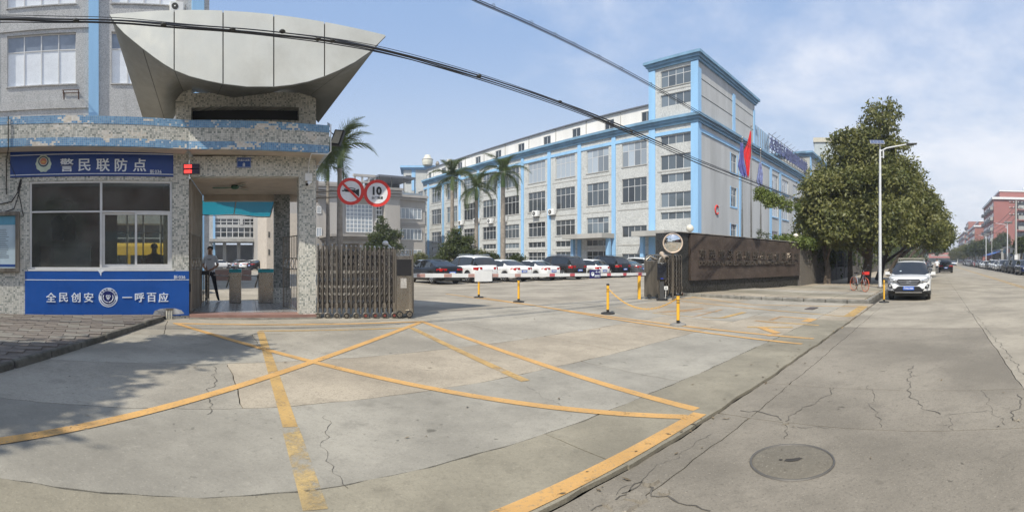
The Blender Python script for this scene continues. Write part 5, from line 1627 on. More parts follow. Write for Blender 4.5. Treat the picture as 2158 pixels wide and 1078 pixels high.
a, b_ = arm_x(1241), arm_x(1263)
za = arm_z(a)
MB(Mb).box(a, b_, -.06, -.036, za - .12, za + .16).build('blue_plate', mat('navy_plate', (.02, .02, .13), .4), t)
MB(Mb).lathe([(.001, 0), (.07, 0), (.07, .003), (.055, .004), (.055, .002), (.001, .002)], (a + .11, -.061, za + .02), 20, rot=Matrix.Rotation(PI/2, 3, 'X')).build('round_logo', M_lett, t)
put_text('plate_text', '一车一杆', M_lett, t, Mb, a + .19, b_ - .02, za + .04, za + .12, -.061, fit='fill', thick=.004)
put_text('plate_text', '减速慢行', M_lett, t, Mb, a + .19, b_ - .02, za - .08, za + .0, -.061, fit='fill', thick=.004)
# barrier post at the right
pp = G(1347, 630)
t = thing('barrier_post', 'yellow post with a red cap holding the tip of the barrier arm', 'post', pp)
MB(wm(t)).box(-.05, .05, -.05, .05, 0, .86).build('post', M_yellow, t, bevel=.008)
MB(wm(t)).box(-.12, .12, -.06, .06, .86, .97).build('cradle', mat('barrier_red', (.52, .10, .12), .5), t)
# motor cabinet behind the left gate head
pp = A(858, 600, 12.6)
t = thing('barrier_cabinet', 'grey barrier motor cabinet mostly hidden behind the gate head', 'barrier cabinet', (pp.x, pp.y, .2))
MB(wm(t)).box(-.16, .16, -.14, .14, 0, 1.05).build('cabinet', M_steel_old, t, bevel=.02)

# ================================================================== bollards
def bollard(x, y, label, h=.80, r_=.038, base='black'):
    p = G(x, y)
    t = thing('bollard', label, 'bollard', p, 0, 'yellow bollards at the gate')
    Mq = wm(t)
    MB(Mq).lathe([(.19, 0), (.19, .03), (.15, .045), (.06, .05), (.001, .05)], (0, 0, 0), 24).build('base', M_rubber if base == 'black' else mat('grey_rubber', (.22, .21, .19), .8), t)
    MB(Mq).cyl((0, 0, .05), (0, 0, .12), r_ * 1.05, n=16).build('collar', M_black, t)
    MB(Mq).cyl((0, 0, .12), (0, 0, h), r_, n=16).build('tube', M_yellow, t)
    for k in range(3): MB(Mq).cyl((0, 0, h - .10 - k * .035), (0, 0, h - .085 - k * .035), r_ * 1.03, n=16).build('black_stripe', M_black, t)
    MB(Mq).lathe([(r_ * .9, h), (r_ * 1.15, h + .01), (r_ * 1.15, h + .04), (r_ * .6, h + .055), (.001, h + .058)], (0, 0, 0), 14).build('cap', M_black, t)
    return p
bollard(1009, 627, 'yellow bollard farthest left on the double line, under the white board', .72)
bollard(1093, 636.5, 'yellow bollard second from the left on the double line', .72)
p1 = bollard(1281, 661, 'yellow bollard with a black base holding the near end of the chain', .77)
p2 = bollard(1429, 685, 'yellow bollard with a grey base nearest the camera', .68, base='grey')
bollard(1863, 637, 'thin yellow bollard beside the white parked car', .85, .034)
t = thing('plastic_chain', 'slack yellow plastic chain between two yellow bollards', 'chain', p1)
a, b_ = p1 + Vector((0, 0, .70)), p2 + Vector((0, 0, .64))
pts = []
for i in range(41):
    f_ = i / 40; p = a.lerp(b_, f_); p.z -= .42 * 4 * f_ * (1 - f_) * .95
    pts.append(p)
for i in range(0, 40):
    p, q = pts[i], pts[i + 1]; c = (p + q) / 2; d = (q - p).normalized()
    o_ = d.cross(Vector((0, 0, 1))).normalized() if i % 2 else Vector((0, 0, 1)); o_ = (o_ - d * o_.dot(d)).normalized()
    L_ = (q - p).length * .66
    MB().tube([c + d * (L_ * math.cos(w)) + o_ * (.018 * math.sin(w)) for w in [2*PI*k/8 for k in range(8)]], .006, 4, closed=True).build('link', M_yellow, t)

# ================================================================== sign wall
sa, sb = A(1453, 620, 19.3), A(1685, 604, 25.6)
Ms, SLn, ans = line_frame(sa, sb)
t = thing('sign_wall', 'long dark granite sign wall with raised company name in two lines', 'sign wall', (sa.x, sa.y, .25), ans)
zt0, zt1 = A(1453, 491, 19.3).z, A(1685, 512, 25.6).z
MB(Ms).add([(-.0, .12, .1), (SLn, .12, .1), (SLn, 1.3, .1), (-.0, 1.3, .1), (0, .12, zt0), (SLn, .12, zt1), (SLn, 1.3, zt1), (0, 1.3, zt0)],
           [(0,3,2,1),(4,5,6,7),(0,1,5,4),(1,2,6,5),(2,3,7,6),(3,0,4,7)]).build('core', M_granited, t)
MB(Ms).box(-.62, -.004, .06, 1.4, .1, zt0 + .02).build('end_pier', M_granited, t)
zlo = A(1453, 591, 19.3).z
ncol = 8
for i in range(ncol):
    x0, x1 = .06 + (SLn - .08) * i / ncol, .06 + (SLn - .08) * (i + 1) / ncol
    for j in range(2):
        f0, f1 = j / 2, (j + 1) / 2
        za, zb_ = zlo, zt0 - .03 + (zt1 - zt0) * (i + .5) / ncol
        MB(Ms).box(x0 + .002, x1 - .002, -.02, .118, za + (zb_ - za) * f0 + .002, za + (zb_ - za) * f1 - .002).build('granite_panel', M_granite, t)
MB(Ms).add([(-.64, -.04, zt0 + .021), (SLn + .02, -.04, zt1 + .021), (SLn + .02, 1.42, zt1 + .021), (-.64, 1.42, zt0 + .021), (-.64, -.04, zt0 + .05), (SLn + .02, -.04, zt1 + .05), (SLn + .02, 1.42, zt1 + .05), (-.64, 1.42, zt0 + .05)],
           [(0,3,2,1),(4,5,6,7),(0,1,5,4),(1,2,6,5),(2,3,7,6),(3,0,4,7)]).build('coping', mat('coping', (.30, .28, .26), .5, dirt=.3), t)
M_sletter = mat('bronze_letter', (.34, .29, .24), .22, .85, var=.15)
def sx(x):
    th_ = (x - CX) / F; e = Vector((math.sin(th_), math.cos(th_))); d = sb - sa
    k = (sa.y * e.x - sa.x * e.y) / (d.x * e.y - d.y * e.x)
    return k * SLn, (sa + d * k).to_2d().length
chars = '东莞市沃德精密机械有限公司'
x_first, x_last = sx(1478)[0], sx(1676)[0]
zc0 = CH + 19.8 * (YH - 533.5) / F; 
for k, ch in enumerate(chars):
    x = x_first + (x_last - x_first) * k / (len(chars) - 1)
    z = A(1478, 533.5, 20.0).z + (A(1676, 541, 25.3).z - A(1478, 533.5, 20.0).z) * k / (len(chars) - 1)
    put_char('raised_character', ch, M_sletter, t, Ms, x, z, .42, -.045, .05, False)
xa, xm_, xb = sx(1470)[0], sx(1592)[0], sx(1673)[0]
zA, zB, zC = A(1470, 554.5, 19.8).z, A(1592, 554.5, 22.6).z, A(1673, 555, 25.2).z
put_text('raised_latin_name', 'DONGGUAN WORLD PRECISION', M_sletter, t, Ms, xa, xm_ - .08, zA - .10, zA + .10, -.045, 'fill', .06)
put_text('raised_latin_name', 'MANUFACTURING CO.,LTD', M_sletter, t, Ms, xm_ + .05, xb, zA - .10, zA + .10, -.045, 'fill', .06)
# globe lamps on the wall
for (x, y, D, lab) in ((1454, 481, 20.3, 'white globe lamp on the near end of the sign wall'), (1677, 498, 25.9, 'white globe lamp at the ivy covered end of the sign wall')):
    c = A(x, y, D)
    t = thing('globe_lamp', lab, 'lamp', (c.x, c.y, c.z - .28), 0, 'globe lamps on the sign wall')
    MB().sphere(c, .165, 20).build('globe', mat('globe_glass', (.66, .62, .52), .3, var=0), t)
    MB().cyl((c.x, c.y, c.z - .36), (c.x, c.y, c.z - .15), .035, .06, 12).build('stem', M_black, t)

# ================================================================== flags
def flagpole(x, ytop, D, label):
    p = A(x, ytop, D)
    t = thing('flagpole', label, 'flagpole', (p.x, p.y, .2))
    Mq = wm(t)
    MB(Mq).cyl((0, 0, 0), (0, 0, (p.z - .2) * .5), .085, .07, 10).build('lower_pole', M_steel, t)
    MB(Mq).cyl((0, 0, (p.z - .2) * .5), (0, 0, p.z - .2), .055, .035, 10).build('upper_pole', M_steel, t)
    MB(Mq).sphere((0, 0, p.z - .14), .08, 10).build('finial', M_steel, t)
    return p
def flag(p, D, px, mt, label, fold=.10):
    """hanging cloth: px rows = [(y, x_left, x_right)]"""
    th = (px[0][1] - CX) / F
    fr = Fr((px[0][1] + px[0][2]) / 2, D, None)
    vs, fs = [], []
    nc = 12
    rows_ = []
    for a, b_ in zip(px[:-1], px[1:]):
        for k in range(4): f_ = k / 4; rows_.append(tuple(a[i] + (b_[i] - a[i]) * f_ for i in range(3)))
    rows_.append(px[-1])
    for (y, xl, xr_) in rows_:
        for i in range(nc + 1):
            f_ = i / nc; x = xl + (xr_ - xl) * f_
            q = A(x, y + 3 * math.sin(f_ * 9 + y * .05), D)
            off = fold * math.sin(f_ * 14 + y * .04)
            vs.append(q + Vector((math.sin(fr.th), math.cos(fr.th), 0)) * off)
    w_ = nc + 1
    for j in range(len(rows_) - 1):
        for i in range(nc): fs.append((j*w_ + i, j*w_ + i + 1, (j+1)*w_ + i + 1, (j+1)*w_ + i))
    o = MB().add(vs, fs, smooth=True).build('flag', mt)
    md = o.modifiers.new('cloth', 'SOLIDIFY'); md.thickness = .01
    return tag(o, label, 'flag')
FD = 34.5
p = flagpole(1564, 292, FD, 'steel flagpole on the left holding a violet blue flag')
flag(p, FD - .12, [(302, 1560, 1566), (335, 1558, 1568), (345, 1556, 1570), (352, 1555, 1572), (365, 1560, 1574), (372, 1568, 1574)], mat('violet_flag', (.10, .11, .32), .8, var=.25, scale=4), 'violet blue company flag drooping on the left pole')
p = flagpole(1583, 267, FD + .8, 'tallest flagpole in the middle holding the red flag')
flag(p, FD + .6, [(278, 1580, 1583), (300, 1574, 1583), (320, 1567, 1583), (335, 1568, 1581), (350, 1571, 1580), (372, 1574, 1578)], mat('red_flag', (.62, .025, .03), .75, var=.15, scale=4), 'bright red flag drooping on the tallest pole')
p = flagpole(1603, 316, FD + 1.6, 'shortest flagpole on the right holding a pale blue flag')
flag(p, FD + 1.4, [(345, 1600, 1605), (365, 1597, 1608), (382, 1594, 1607), (391, 1600, 1607)], mat('pale_blue_flag', (.20, .23, .42), .8, var=.25, scale=4), 'pale blue flag hanging on the shortest pole')

# ================================================================== old brick wall with ivy behind the sign wall
ba, bb = A(1686, 604, 25.7), A(1741, 596, 30.5)
Mk, KL, ank = line_frame(ba, bb)
t = thing('brick_wall', 'old blackened brick wall running back from the sign wall under ivy', 'wall', (ba.x, ba.y, .15), ank)
MB(Mk).box(0, KL, .02, .30, .05, 2.35).build('mortar_core', M_mortar, t)
bw, bh = .25, .085
n_ = 0; proto = None
rowsn = int(2.2 / bh)
stuffb = MB(Mk)
for j in range(rowsn):
    off = (.125 if j % 2 else 0)
    x = -off
    while x < KL:
        a, b_ = max(x + .006, 0), min(x + bw - .006, KL)
        if b_ - a > .05:
            dd = random.uniform(-.008, .006)
            if n_ < 290 and b_ - a > .2 and x < 3.4:
                if proto is None: proto = MB(Mk).box(a, b_, dd, .05, .12 + j * bh + .005, .12 + (j + 1) * bh - .005).build('brick', M_brickwall, t); o0 = (a, dd, j)
                else:
                    o = inst(proto, 'brick', t)
                    v = (Mk.to_3x3() @ Vector((a - o0[0], dd - o0[1], 0)))
                    v = Matrix.Rotation(-ank, 3, 'Z') @ v
                    o.location = (v.x, v.y, (j - o0[2]) * bh)
                n_ += 1
            else: stuffb.box(a, b_, dd, .05, .12 + j * bh + .005, .12 + (j + 1) * bh - .005)
        x += bw
o = stuffb.build('bricks', M_brickwall, t); o['kind'] = 'stuff'
# low fence / wall behind the street trees
wa, wb_ = bb, P(95, 7.6, .1)
Mw, WLn, anw = line_frame(wa, wb_)
t = thing('boundary_wall', 'dark boundary wall and railings in the shade behind the street trees', 'wall', (wa.x, wa.y, .15), anw)
MB(Mw).box(0, WLn, 0, .25, .05, 1.1).build('base_wall', M_mortar, t)
M_rail = mat('dark_rail', (.03, .035, .03), .7)
mb = MB(Mw).box(0, WLn, .1, .14, 1.25, 1.29).box(0, WLn, .1, .14, 2.15, 2.19)
mb.build('rail', M_rail, t)
stf = MB(Mw)
for i in range(int(WLn / .16)):
    if i < 200: MB(Mw).box(.05 + i * .16, .075 + i * .16, .105, .135, 1.1, 2.4).build('baluster', M_rail, t)
    else: stf.box(.05 + i * .16, .075 + i * .16, .105, .135, 1.1, 2.4)
o = stf.build('balusters', M_rail, t); o['kind'] = 'stuff'
for i in range(0, int(WLn / 3.2)):
    MB(Mw).box(i * 3.2, i * 3.2 + .35, -.03, .28, .05, 2.5).build('pier', M_mortar, t)
# ================================================================== blue and grey works building
wk = fthing('works_building', 'four storey grey mosaic factory with sky blue pilasters, cornice and corner tower', 'factory building', FL, 0, 0, .2)
ML_ = FL.m; ME_ = FE.m
BAY = 5.55
NB_ = 10
UEND = -BAY * NB_ - 2
ZC = 16.22                       # underside of the main cornice
def bay(k): return -BAY * (k + 1), -BAY * k      # k=0 is the tower bay at the corner
WW = 3.5
# window rows of the ordinary bays and of the bay beside the tower: (z0, z1, mullions, transom fraction)
ROWS = [(.85, 2.72), (3.35, 4.12), (4.85, 6.85), (8.30, 11.05), (12.35, 15.20)]
ROWS1 = [(.85, 2.35), (4.25, 5.57), (8.30, 11.05), (12.45, 15.15)]
ROWST = [(6.05, 6.85), (7.40, 9.0), (10.1, 11.05), (11.5, 13.1), (14.25, 15.25), (18.45, 19.75), (20.55, 22.4)]
WALLF = M_factory
def wall_with_holes(mb, u0, u1, z0, z1, holes, d0=0, d1=.3):
    """holes: (a, b, zlo, zhi) all with the same a, b"""
    if not holes: mb.box(u0, u1, d0, d1, z0, z1); return
    a, b_ = holes[0][0], holes[0][1]
    mb.box(u0, a, d0, d1, z0, z1); mb.box(b_, u1, d0, d1, z0, z1)
    zz_ = z0
    for h in sorted(holes, key=lambda q: q[2]):
        if h[2] > zz_: mb.box(a, b_, d0, d1, zz_, h[2])
        zz_ = h[3]
    if zz_ < z1: mb.box(a, b_, d0, d1, zz_, z1)

GL_MATS = [M_glass_dark, M_glass_dark, M_glass_pale, glass('grey_window_glass', (0.09, .11, .125), .05), M_glass_dark]
def window(Mx, parent, a, b_, z0, z1, ncol, trans, gmat, detail, fm=None, d=.12):
    fm = fm or mat('thin_white_frame', (.55, .55, .54), .5, var=0)
    f = MB(Mx)
    t_ = .05
    f.box(a, b_, d, d + .05, z0, z0 + t_).box(a, b_, d, d + .05, z1 - t_, z1)
    zs_ = [z0 + t_, z1 - t_]
    if trans: 
        zt_ = z0 + (z1 - z0) * trans; f.box(a, b_, d, d + .05, zt_ - .03, zt_ + .03); zs_ = [z0 + t_, zt_ - .03, zt_ + .03, z1 - t_]
    for k in range(ncol + 1):
        x = a + (b_ - a) * k / ncol
        f.box(max(a, x - .03), min(b_, x + .03), d - .006, d + .056, z0 + t_, z1 - t_)
    w_ = f.build('window', fm, parent)
    for q in range(0, len(zs_), 2):
        if detail:
            for k in range(ncol):
                MB(Mx).box(a + (b_ - a) * k / ncol + .03, a + (b_ - a) * (k + 1) / ncol - .03, d + .015, d + .03, zs_[q], zs_[q + 1]).build('pane', gmat, w_)
        else: MB(Mx).box(a, b_, d + .02, d + .03, zs_[q], zs_[q + 1]).build('glazing', gmat, w_)
    return w_

mb = MB(ML_)
for k in range(NB_ + 1):
    u0, u1 = bay(k)
    c = (u0 + u1) / 2 + .05
    rows = ROWST if k == 0 else (ROWS1 if k == 1 else ROWS)
    ww = WW + (.3 if k == 0 else 0)
    holes = [(c - ww / 2, c + ww / 2, z0, z1) for z0, z1 in rows]
    wall_with_holes(mb, u0, u1, .1, 23.3 if k == 0 else 17.0, holes)
    for ri, (z0, z1) in enumerate(rows):
        big = (z1 - z0) > 1.8
        rr = random.Random(k * 31 + ri)
        if k and ri == len(rows) - 1: g = M_glass_pale if k < 5 else GL_MATS[3]
        elif k == 0: g = GL_MATS[3]
        else: g = rr.choice([M_glass_dark, M_glass_dark, M_glass_dark, GL_MATS[3]])
        window(ML_, wk, c - ww / 2, c + ww / 2, z0, z1, 4, .66 if big else None, g, k <= 2)
        if big: MB(ML_).box(c - ww / 2 - .1, c + ww / 2 + .1, -.07, .0, z0 - .10, z0 - .003).build('window_sill', M_concl, wk)
        # dim floor behind each row so the glass has depth
mb.build('long_wall', WALLF, wk)
# belts between storeys
mb = MB(ML_)
for k in range(NB_ + 1):
    u0, u1 = bay(k)
    for z in ((2.98, 7.4, 11.75) if k > 1 else ((3.3, 7.4) if k == 1 else (7.15, 11.3, 17.9 + 2.2))):
        mb.box(u0 + .45, u1 - .45, -.035, -.003, z, z + .10)
mb.each('belt_course', M_concl, wk)
MB(ML_).box(UEND, -.3, 6, 6.3, .1, 16.9).build('rear_inner_wall', M_hqd, wk)
for k in range(NB_ + 2):
    u = -BAY * k
    z1 = 22.7 if k <= 1 else ZC
    w_ = .42 if k > 1 else .62
    if k == 0: MB(ML_).box(-.75, .12, -.12, -.004, .1, z1).build('pilaster', M_bluepaint, wk)
    else: MB(ML_).box(u - w_, u + w_ * .35, -.12, -.004, .1, z1).build('pilaster', M_bluepaint, wk)
def cornice(Mx, u0, u1, z, side=1, e0=0, e1=0):
    """stepped blue cornice on a face of matrix Mx from u0 to u1"""
    for (za, zb_, pr) in ((-.92, -.56, .10), (.0, .28, .22), (.284, .56, .40), (.564, .86, .62)):
        if za < 0 and z > 20: continue
        MB(Mx).box(u0 - (pr if e0 else 0), u1 + (pr if e1 else 0), -pr, .15, z + za, z + zb_).build('cornice', M_bluecorn if za >= 0 else M_bluepaint, wk)
cornice(ML_, UEND, 0, ZC, e1=1)
cornice(ME_, -.0 + .16, 56, ZC)
# tower cap
cornice(ML_, -6.0, 0, 22.74, e0=1, e1=1)
# clerestory storey in white sheet, with dark eaves
mb = MB(ML_)
cl_h = []
zlo_, zhi_ = 17.36, 19.3
cw = [(-BAY * k - 2.4, -BAY * k - .95) for k in range(1, NB_ + 1)]
us = [UEND] + [v for c_ in cw[::-1] for v in c_] + [-6.0]
for i in range(0, len(us) - 1, 2): mb.box(us[i], us[i + 1], 1.0, 1.2, zlo_, zhi_)
for a, b_ in cw: mb.box(a, b_, 1.0, 1.2, zlo_, 17.65).box(a, b_, 1.0, 1.2, 18.75, zhi_)
mb.build('clerestory_wall', M_whitewall, wk)
for a, b_ in cw: window(ML_, wk, a, b_, 17.65, 18.75, 2, None, M_glass_dark, False, d=1.08)
MB(ML_).box(UEND - .3, -6.0, .75, 7, 19.3, 19.45).build('clerestory_roof', M_roofdark, wk)
for k in range(1, NB_ + 1): MB(ML_).tube([(-BAY * k + .1, .96, zlo_), (-BAY * k + .1, .96, zhi_)], .05, 6).build('downpipe', M_concl, wk)
MB(ML_).box(UEND, -.3, .3, 20, 16.9, 17.3).build('flat_roof', M_concl, wk)
MB(ML_).box(UEND - .3, UEND, .0, 20, .1, 17.3).build('end_wall', WALLF, wk)
# tower body
mt_ = MB(ME_); s0_ = 0.0; TL = 16.2
mt_.box(.3, TL, 0, .3, 16.9 + .2, 23.3).box(TL - .3, TL, .3, 6.0, 17.3, 23.3)
mt_.box(-.0, TL - .3, 5.7, 6.0, 17.3, 23.3)
mt_.build('tower_wall', mat('street_facade_grey', (.45, .455, .45), .85, var=.10, scale=.6, dirt=.3, bmp=.2, streak=True), wk)
MB(ME_).box(0.0, TL, .0, 6.0, 23.3, 23.5).build('tower_roof', M_concl, wk)
for (za, zb_, pr) in ((.0, .28, .22), (.284, .56, .40), (.564, .86, .62)):
    MB(ME_).box(.16, TL + pr, -pr, .15, 22.74 + za, 22.74 + zb_).build('cornice', M_bluecorn if za >= 0 else M_bluepaint, wk)
MB(ME_).box(-.12 + .13, .65, -.12, -.004, .1, 22.0).build('pilaster', M_bluepaint, wk)
for u in (8.9, ):
    MB(ME_).box(u, u + .7, -.10, -.004, 17.4, 22.0).build('pilaster', M_bluepaint, wk)
MB(ME_).box(TL - .5, TL - .0, -.10, -.004, 17.4, 22.0).build('pilaster', M_bluepaint, wk)
for z in (19.2, 21.0): MB(ME_).box(.7, TL - .5, -.02, -.003, z, z + .07).build('panel_joint', M_joint, wk)
# street facade
SG = MATS['street_facade_grey']
EW = [(8.4, 10.15), (23.3, 26.0), (28.1, 31.3), (34.0, 37.1), (39.0, 41.5), (45, 48)]
ER = [(4.4, 6.0), (8.2, 10.5), (12.3, 14.6)]
mb = MB(ME_)
edges_ = [0.3] + [v for q in EW for v in q] + [56]
for i in range(0, len(edges_) - 1, 2): mb.box(edges_[i], edges_[i + 1], 0, .3, .1, 16.9)
zz_ = [.1] + [v for q in ER for v in q] + [16.9]
for a, b_ in EW:
    for i in range(0, len(zz_) - 1, 2): mb.box(a, b_, 0, .3, zz_[i], zz_[i + 1])
mb.build('street_wall', SG, wk)
for i, (a, b_) in enumerate(EW):
    for j, (z0, z1) in enumerate(ER):
        window(ME_, wk, a, b_, z0, z1, 2 if i == 0 else 3, .6, GL_MATS[3] if i == 0 else M_glass_pale, i < 3)
        if i == 0:
            MB(ME_).box(a - .22, a - .003, -.05, .1, z0 - .2, z1 + .1).box(b_ + .003, b_ + .22, -.05, .1, z0 - .2, z1 + .1).box(a, b_, -.05, .1, z0 - .2, z0 - .004).build('blue_surround', M_bluepaint, wk)
        else: MB(ME_).box(a - .1, b_ + .1, -.12, .1, z0 - .14, z0 - .004).build('window_sill', M_bluepaint, wk)
for u, w_ in ((10.9, .9), (22.2, .8), (26.6, .8), (42.9, .9)):
    MB(ME_).box(u, u + w_, -.10, -.004, .1, 15.5).build('pilaster', M_bluepaint, wk)
MB(ME_).box(27.2, 44, -1.2, -.02, 3.2, 3.6).build('street_canopy', M_concl, wk)
MB(ME_).box(27.2, 44, -.05, -.003, .3, 3.1).build('dark_shopfront', M_glass_dark, wk)
# roof-top sheeting behind the parapet and the sign frame
M_sheet = mat('blue_grey_sheeting', (.34, .42, .50), .5, .2, var=.06)
for i in range(8):
    a = 16.5 + i * .95
    MB(ME_).box(a, a + .86, .9, .95, 17.3, 20.9 - i * .03).build('roof_sheet', M_sheet, wk)
    MB(ME_).box(a + .86, a + .94, .86, .98, 17.3, 20.95 - i * .03).build('sheet_rib', M_bluepaint, wk)
sg = fthing('rooftop_sign', 'rooftop steel frame carrying a row of dark upright characters', 'rooftop sign', FE, 32, .5, 17.3)
mb = MB(ME_)
SA, SB = 22.6, 43.5
for i in range(15):
    u = SA + (SB - SA) * i / 14
    mb.tube([(u, .25, 17.35), (u, .25, 20.6)], .05, 4).tube([(u, 1.3, 17.35), (u, .25, 20.2)], .035, 4)
for z in (17.9, 19.0, 20.5): mb.tube([(SA, .25, z), (SB, .25, z)], .04, 4)
for i in range(14): 
    u = SA + (SB - SA) * i / 14; v = SA + (SB - SA) * (i + 1) / 14
    mb.tube([(u, .25, 17.9), (v, .25, 20.5)], .022, 4)
mb.build('frame', mat('sign_frame_rust', (.10, .09, .09), .7), sg)
for k, ch in enumerate('东莞市沃德精密机械制造'):
    put_char('rooftop_character', ch, mat('sign_dark_blue', (.06, .075, .19), .5), sg, ME_, SA + 1.0 + k * 1.92, 19.2, 2.1, .15, .12)
for k in range(10): MB(ME_).tube([(SA + 1 + k * 1.95, .1, 20.5), (SA + 1 + k * 1.95, -.6, 20.9)], .03, 4).build('lamp_arm', MATS['sign_frame_rust'], sg)
# taller block at the far end
mb = MB(ME_).box(44.2, 62, -.3, 11, .1, 21.6)
mb.build('end_block_wall', mat('end_block_grey', (.40, .40, .36), .85, var=.10, scale=.6, dirt=.3, bmp=.2), wk)
for (za, zb_, pr) in ((.0, .28, .22), (.284, .56, .40), (.564, .95, .62)):
    MB(ME_).box(44.2 - pr, 62 + pr, -.3 - pr, 11.3, 21.6 + za, 21.6 + zb_).build('cornice', M_bluecorn, wk)
for z in (16.8, 20.2): MB(ME_).box(45, 62, -.33, -.303, z, z + .1).build('panel_joint', M_joint, wk)
MB(ME_).box(44.1, 45.1, -.42, -.304, 14, 21.5).build('pilaster', M_bluepaint, wk)
# red ring fitting on the street wall
c = Vector((FE.u(1510), -.06, FE.z(1510, 442)))
rg = tag(MB(ME_).tube([c + Vector((.42 * math.cos(a), 0, .50 * math.sin(a))) for a in [R(x) for x in range(35, 330, 15)]], .085, 8).build('red_letter', M_red), 'red letter C fixed to the grey street wall', 'letter')
# porch canopies on the long facade
for a, b_, lab in ((FL.u(1212), FL.u(1296), 0), (FL.u(1357), FL.u(1425), 1)):
    MB(ML_).box(a, b_, -2.4, -.13, 4.2, 4.75).build('porch_canopy', M_concl, wk)
    for u in (a + .15, b_ - .6): MB(ML_).box(u, u + .45, -1.0, -.6, .1, 4.2).build('porch_pillar', M_bluepaint, wk)
MB(ML_).box(FL.u(1402), FL.u(1430), -.06, -.005, .3, 4.0).build('porch_door', mat('pale_door', (.42, .40, .37), .6), wk)
# air conditioners on the long facade
for (x, y, D_) in ((1132, 448, 0), (1166, 445, 0), (1036, 463, 0), (1007, 462, 0), (974, 466, 0), (1064, 460, 0)):
    u, z = FL.u(x), FL.z(x, y + 8)
    tt_ = ac_unit(ML_, u, -.05, z, {1132: 'white air conditioner left of the pair on the long blue and grey facade', 1166: 'white air conditioner right of the pair on the long blue and grey facade',
                                   1036: 'air conditioner on the facade beside the right palm trunk', 1007: 'air conditioner on the facade behind the middle palm',
                                   974: 'air conditioner farthest left on the factory facade', 1064: 'air conditioner half hidden behind the right palm'}[x], 1.35, -FL.th, )
    tt_['group'] = 'air conditioners on the works building'
# roof tanks and little rear tower at the far end
def tank(x, y0, y1, D, w_, lab, mt):
    p = A(x, y1, D); zt_ = A(x, y0, D).z
    t = thing('roof_tank', lab, 'cooling tower', p)
    h = zt_ - p.z
    MB(wm(t)).lathe([(w_ * .9, 0), (w_, h * .25), (w_, h * .55), (w_ * .75, h * .75), (w_ * .55, h * .85), (w_ * .55, h), (.001, h)], (0, 0, 0), 20).build('shell', mt, t)
    MB(wm(t)).lathe([(w_ * 1.02, h * .5), (w_ * 1.06, h * .55), (w_ * 1.02, h * .6)], (0, 0, 0), 20).build('hoop', M_concl, t)
M_tank = mat('cream_tank', (.62, .60, .50), .5, dirt=.3)
tank(901, 327, 348, 110, 1.25, 'cream cooling tower on the little far roof', M_tank)
tank(947, 336, 350, 108, .95, 'smaller cream cooling tower near the long roof edge', M_tank)
tank(922, 340, 349, 109, .45, 'short metal vent pipe between the two cooling towers', M_steel_old)
rt = fthing('rear_roof_tower', 'small blue corniced roof tower beyond the office building', 'roof tower', FL, UEND, 0, .2)
pR = A(862, 372, 112)
t0_ = A(838, 372, 112); t1_ = A(925, 372, 112)
Mr, RL, anr = line_frame(t0_, t1_)
MB(Mr).box(1.4, RL, 0, 8, .2, 22.9).build('wall', M_factory, rt)
MB(Mr).box(3.3, 4.2, -.1, 0, 18, 22.9).build('pilaster', M_bluepaint, rt)
for (za, zb_, pr) in ((.0, .4, .3), (.404, .9, .8)): MB(Mr).box(1.4 - pr, RL + pr, -pr, 8.3, 22.9 + za, 22.9 + zb_).build('cornice', M_bluepaint, rt)
MB(Mr).box(1.9, 3.2, -.02, .1, 19.6, 21.6).build('window', M_glass_dark, rt)

# ================================================================== office building (taupe)
HQ = Fr(399, 71.0, 780); MH = HQ.m
hu = HQ.u; hz_ = HQ.z
hq = fthing('office_building', 'taupe stone office building with a gridded central window and columned porch', 'office building', HQ, 0, 0, .2)
def hbox(x0, x1, y0, y1, d0, d1, name, mt, xz=780, par=None, dep=0):
    return MB(MH).box(hu(x0, dep), hu(x1, dep), d0, d1, hz_(xz, y1, dep), hz_(xz, y0, dep)).build(name, mt, par or hq)
zc_ = hz_(780, 404)
def hwin(x0, x1, z0, z1, d, nc, nr, g, frame=M_white, det=True):
    a, b_ = hu(x0), hu(x1)
    f = MB(MH)
    for k in range(nc + 1): x = a + (b_ - a) * k / nc; f.box(x - .05, x + .05, d - .10, d - .02, z0, z1)
    for k in range(nr + 1): z = z0 + (z1 - z0) * k / nr; f.box(a, b_, d - .095, d - .025, z - .05, z + .05)
    w_ = f.build('window', frame, hq)
    MB(MH).box(a, b_, d - .06, d - .05, z0, z1).build('glazing', g, w_)
# main mass: left wing, recessed centre, right wing
MB(MH).box(hu(560), hu(838), 0, 14, .1, hz_(780, 408)).build('central_mass', M_hq, hq)
MB(MH).box(hu(838), hu(901), .8, 14, .1, hz_(870, 418)).build('right_wing', M_hq, hq)
for x0, x1 in ((690, 707), (806, 838)): MB(MH).box(hu(x0), hu(x1), -1.0, -.01, .1, hz_(780, 412)).build('giant_pier', M_hq, hq)
for i, (y0, y1, pr) in enumerate(((396, 401, 1.9), (402, 407, 1.6), (408, 414, 1.35), (415, 418, 1.15))):
    MB(MH).box(hu(660), hu(840), -pr, .5, hz_(780, y1), hz_(780, y0)).build('cornice', M_hq if i % 2 else M_hqd, hq)
for i, (y0, y1, pr) in enumerate(((411, 416, .1), (417, 421, -.2))):
    MB(MH).box(hu(841), hu(902), -pr, 1.5, hz_(870, y1), hz_(870, y0)).build('cornice', M_hq, hq)
z0, z1 = hz_(756, 489), hz_(756, 431)
hwin(729, 784, z0, z1, -.05, 7, 7, M_glass_pale)
hwin(711, 717, z0, z1, -.05, 1, 6, M_glass_dark, M_hqd); hwin(792, 804, z0, z1, -.05, 2, 6, M_glass_dark)
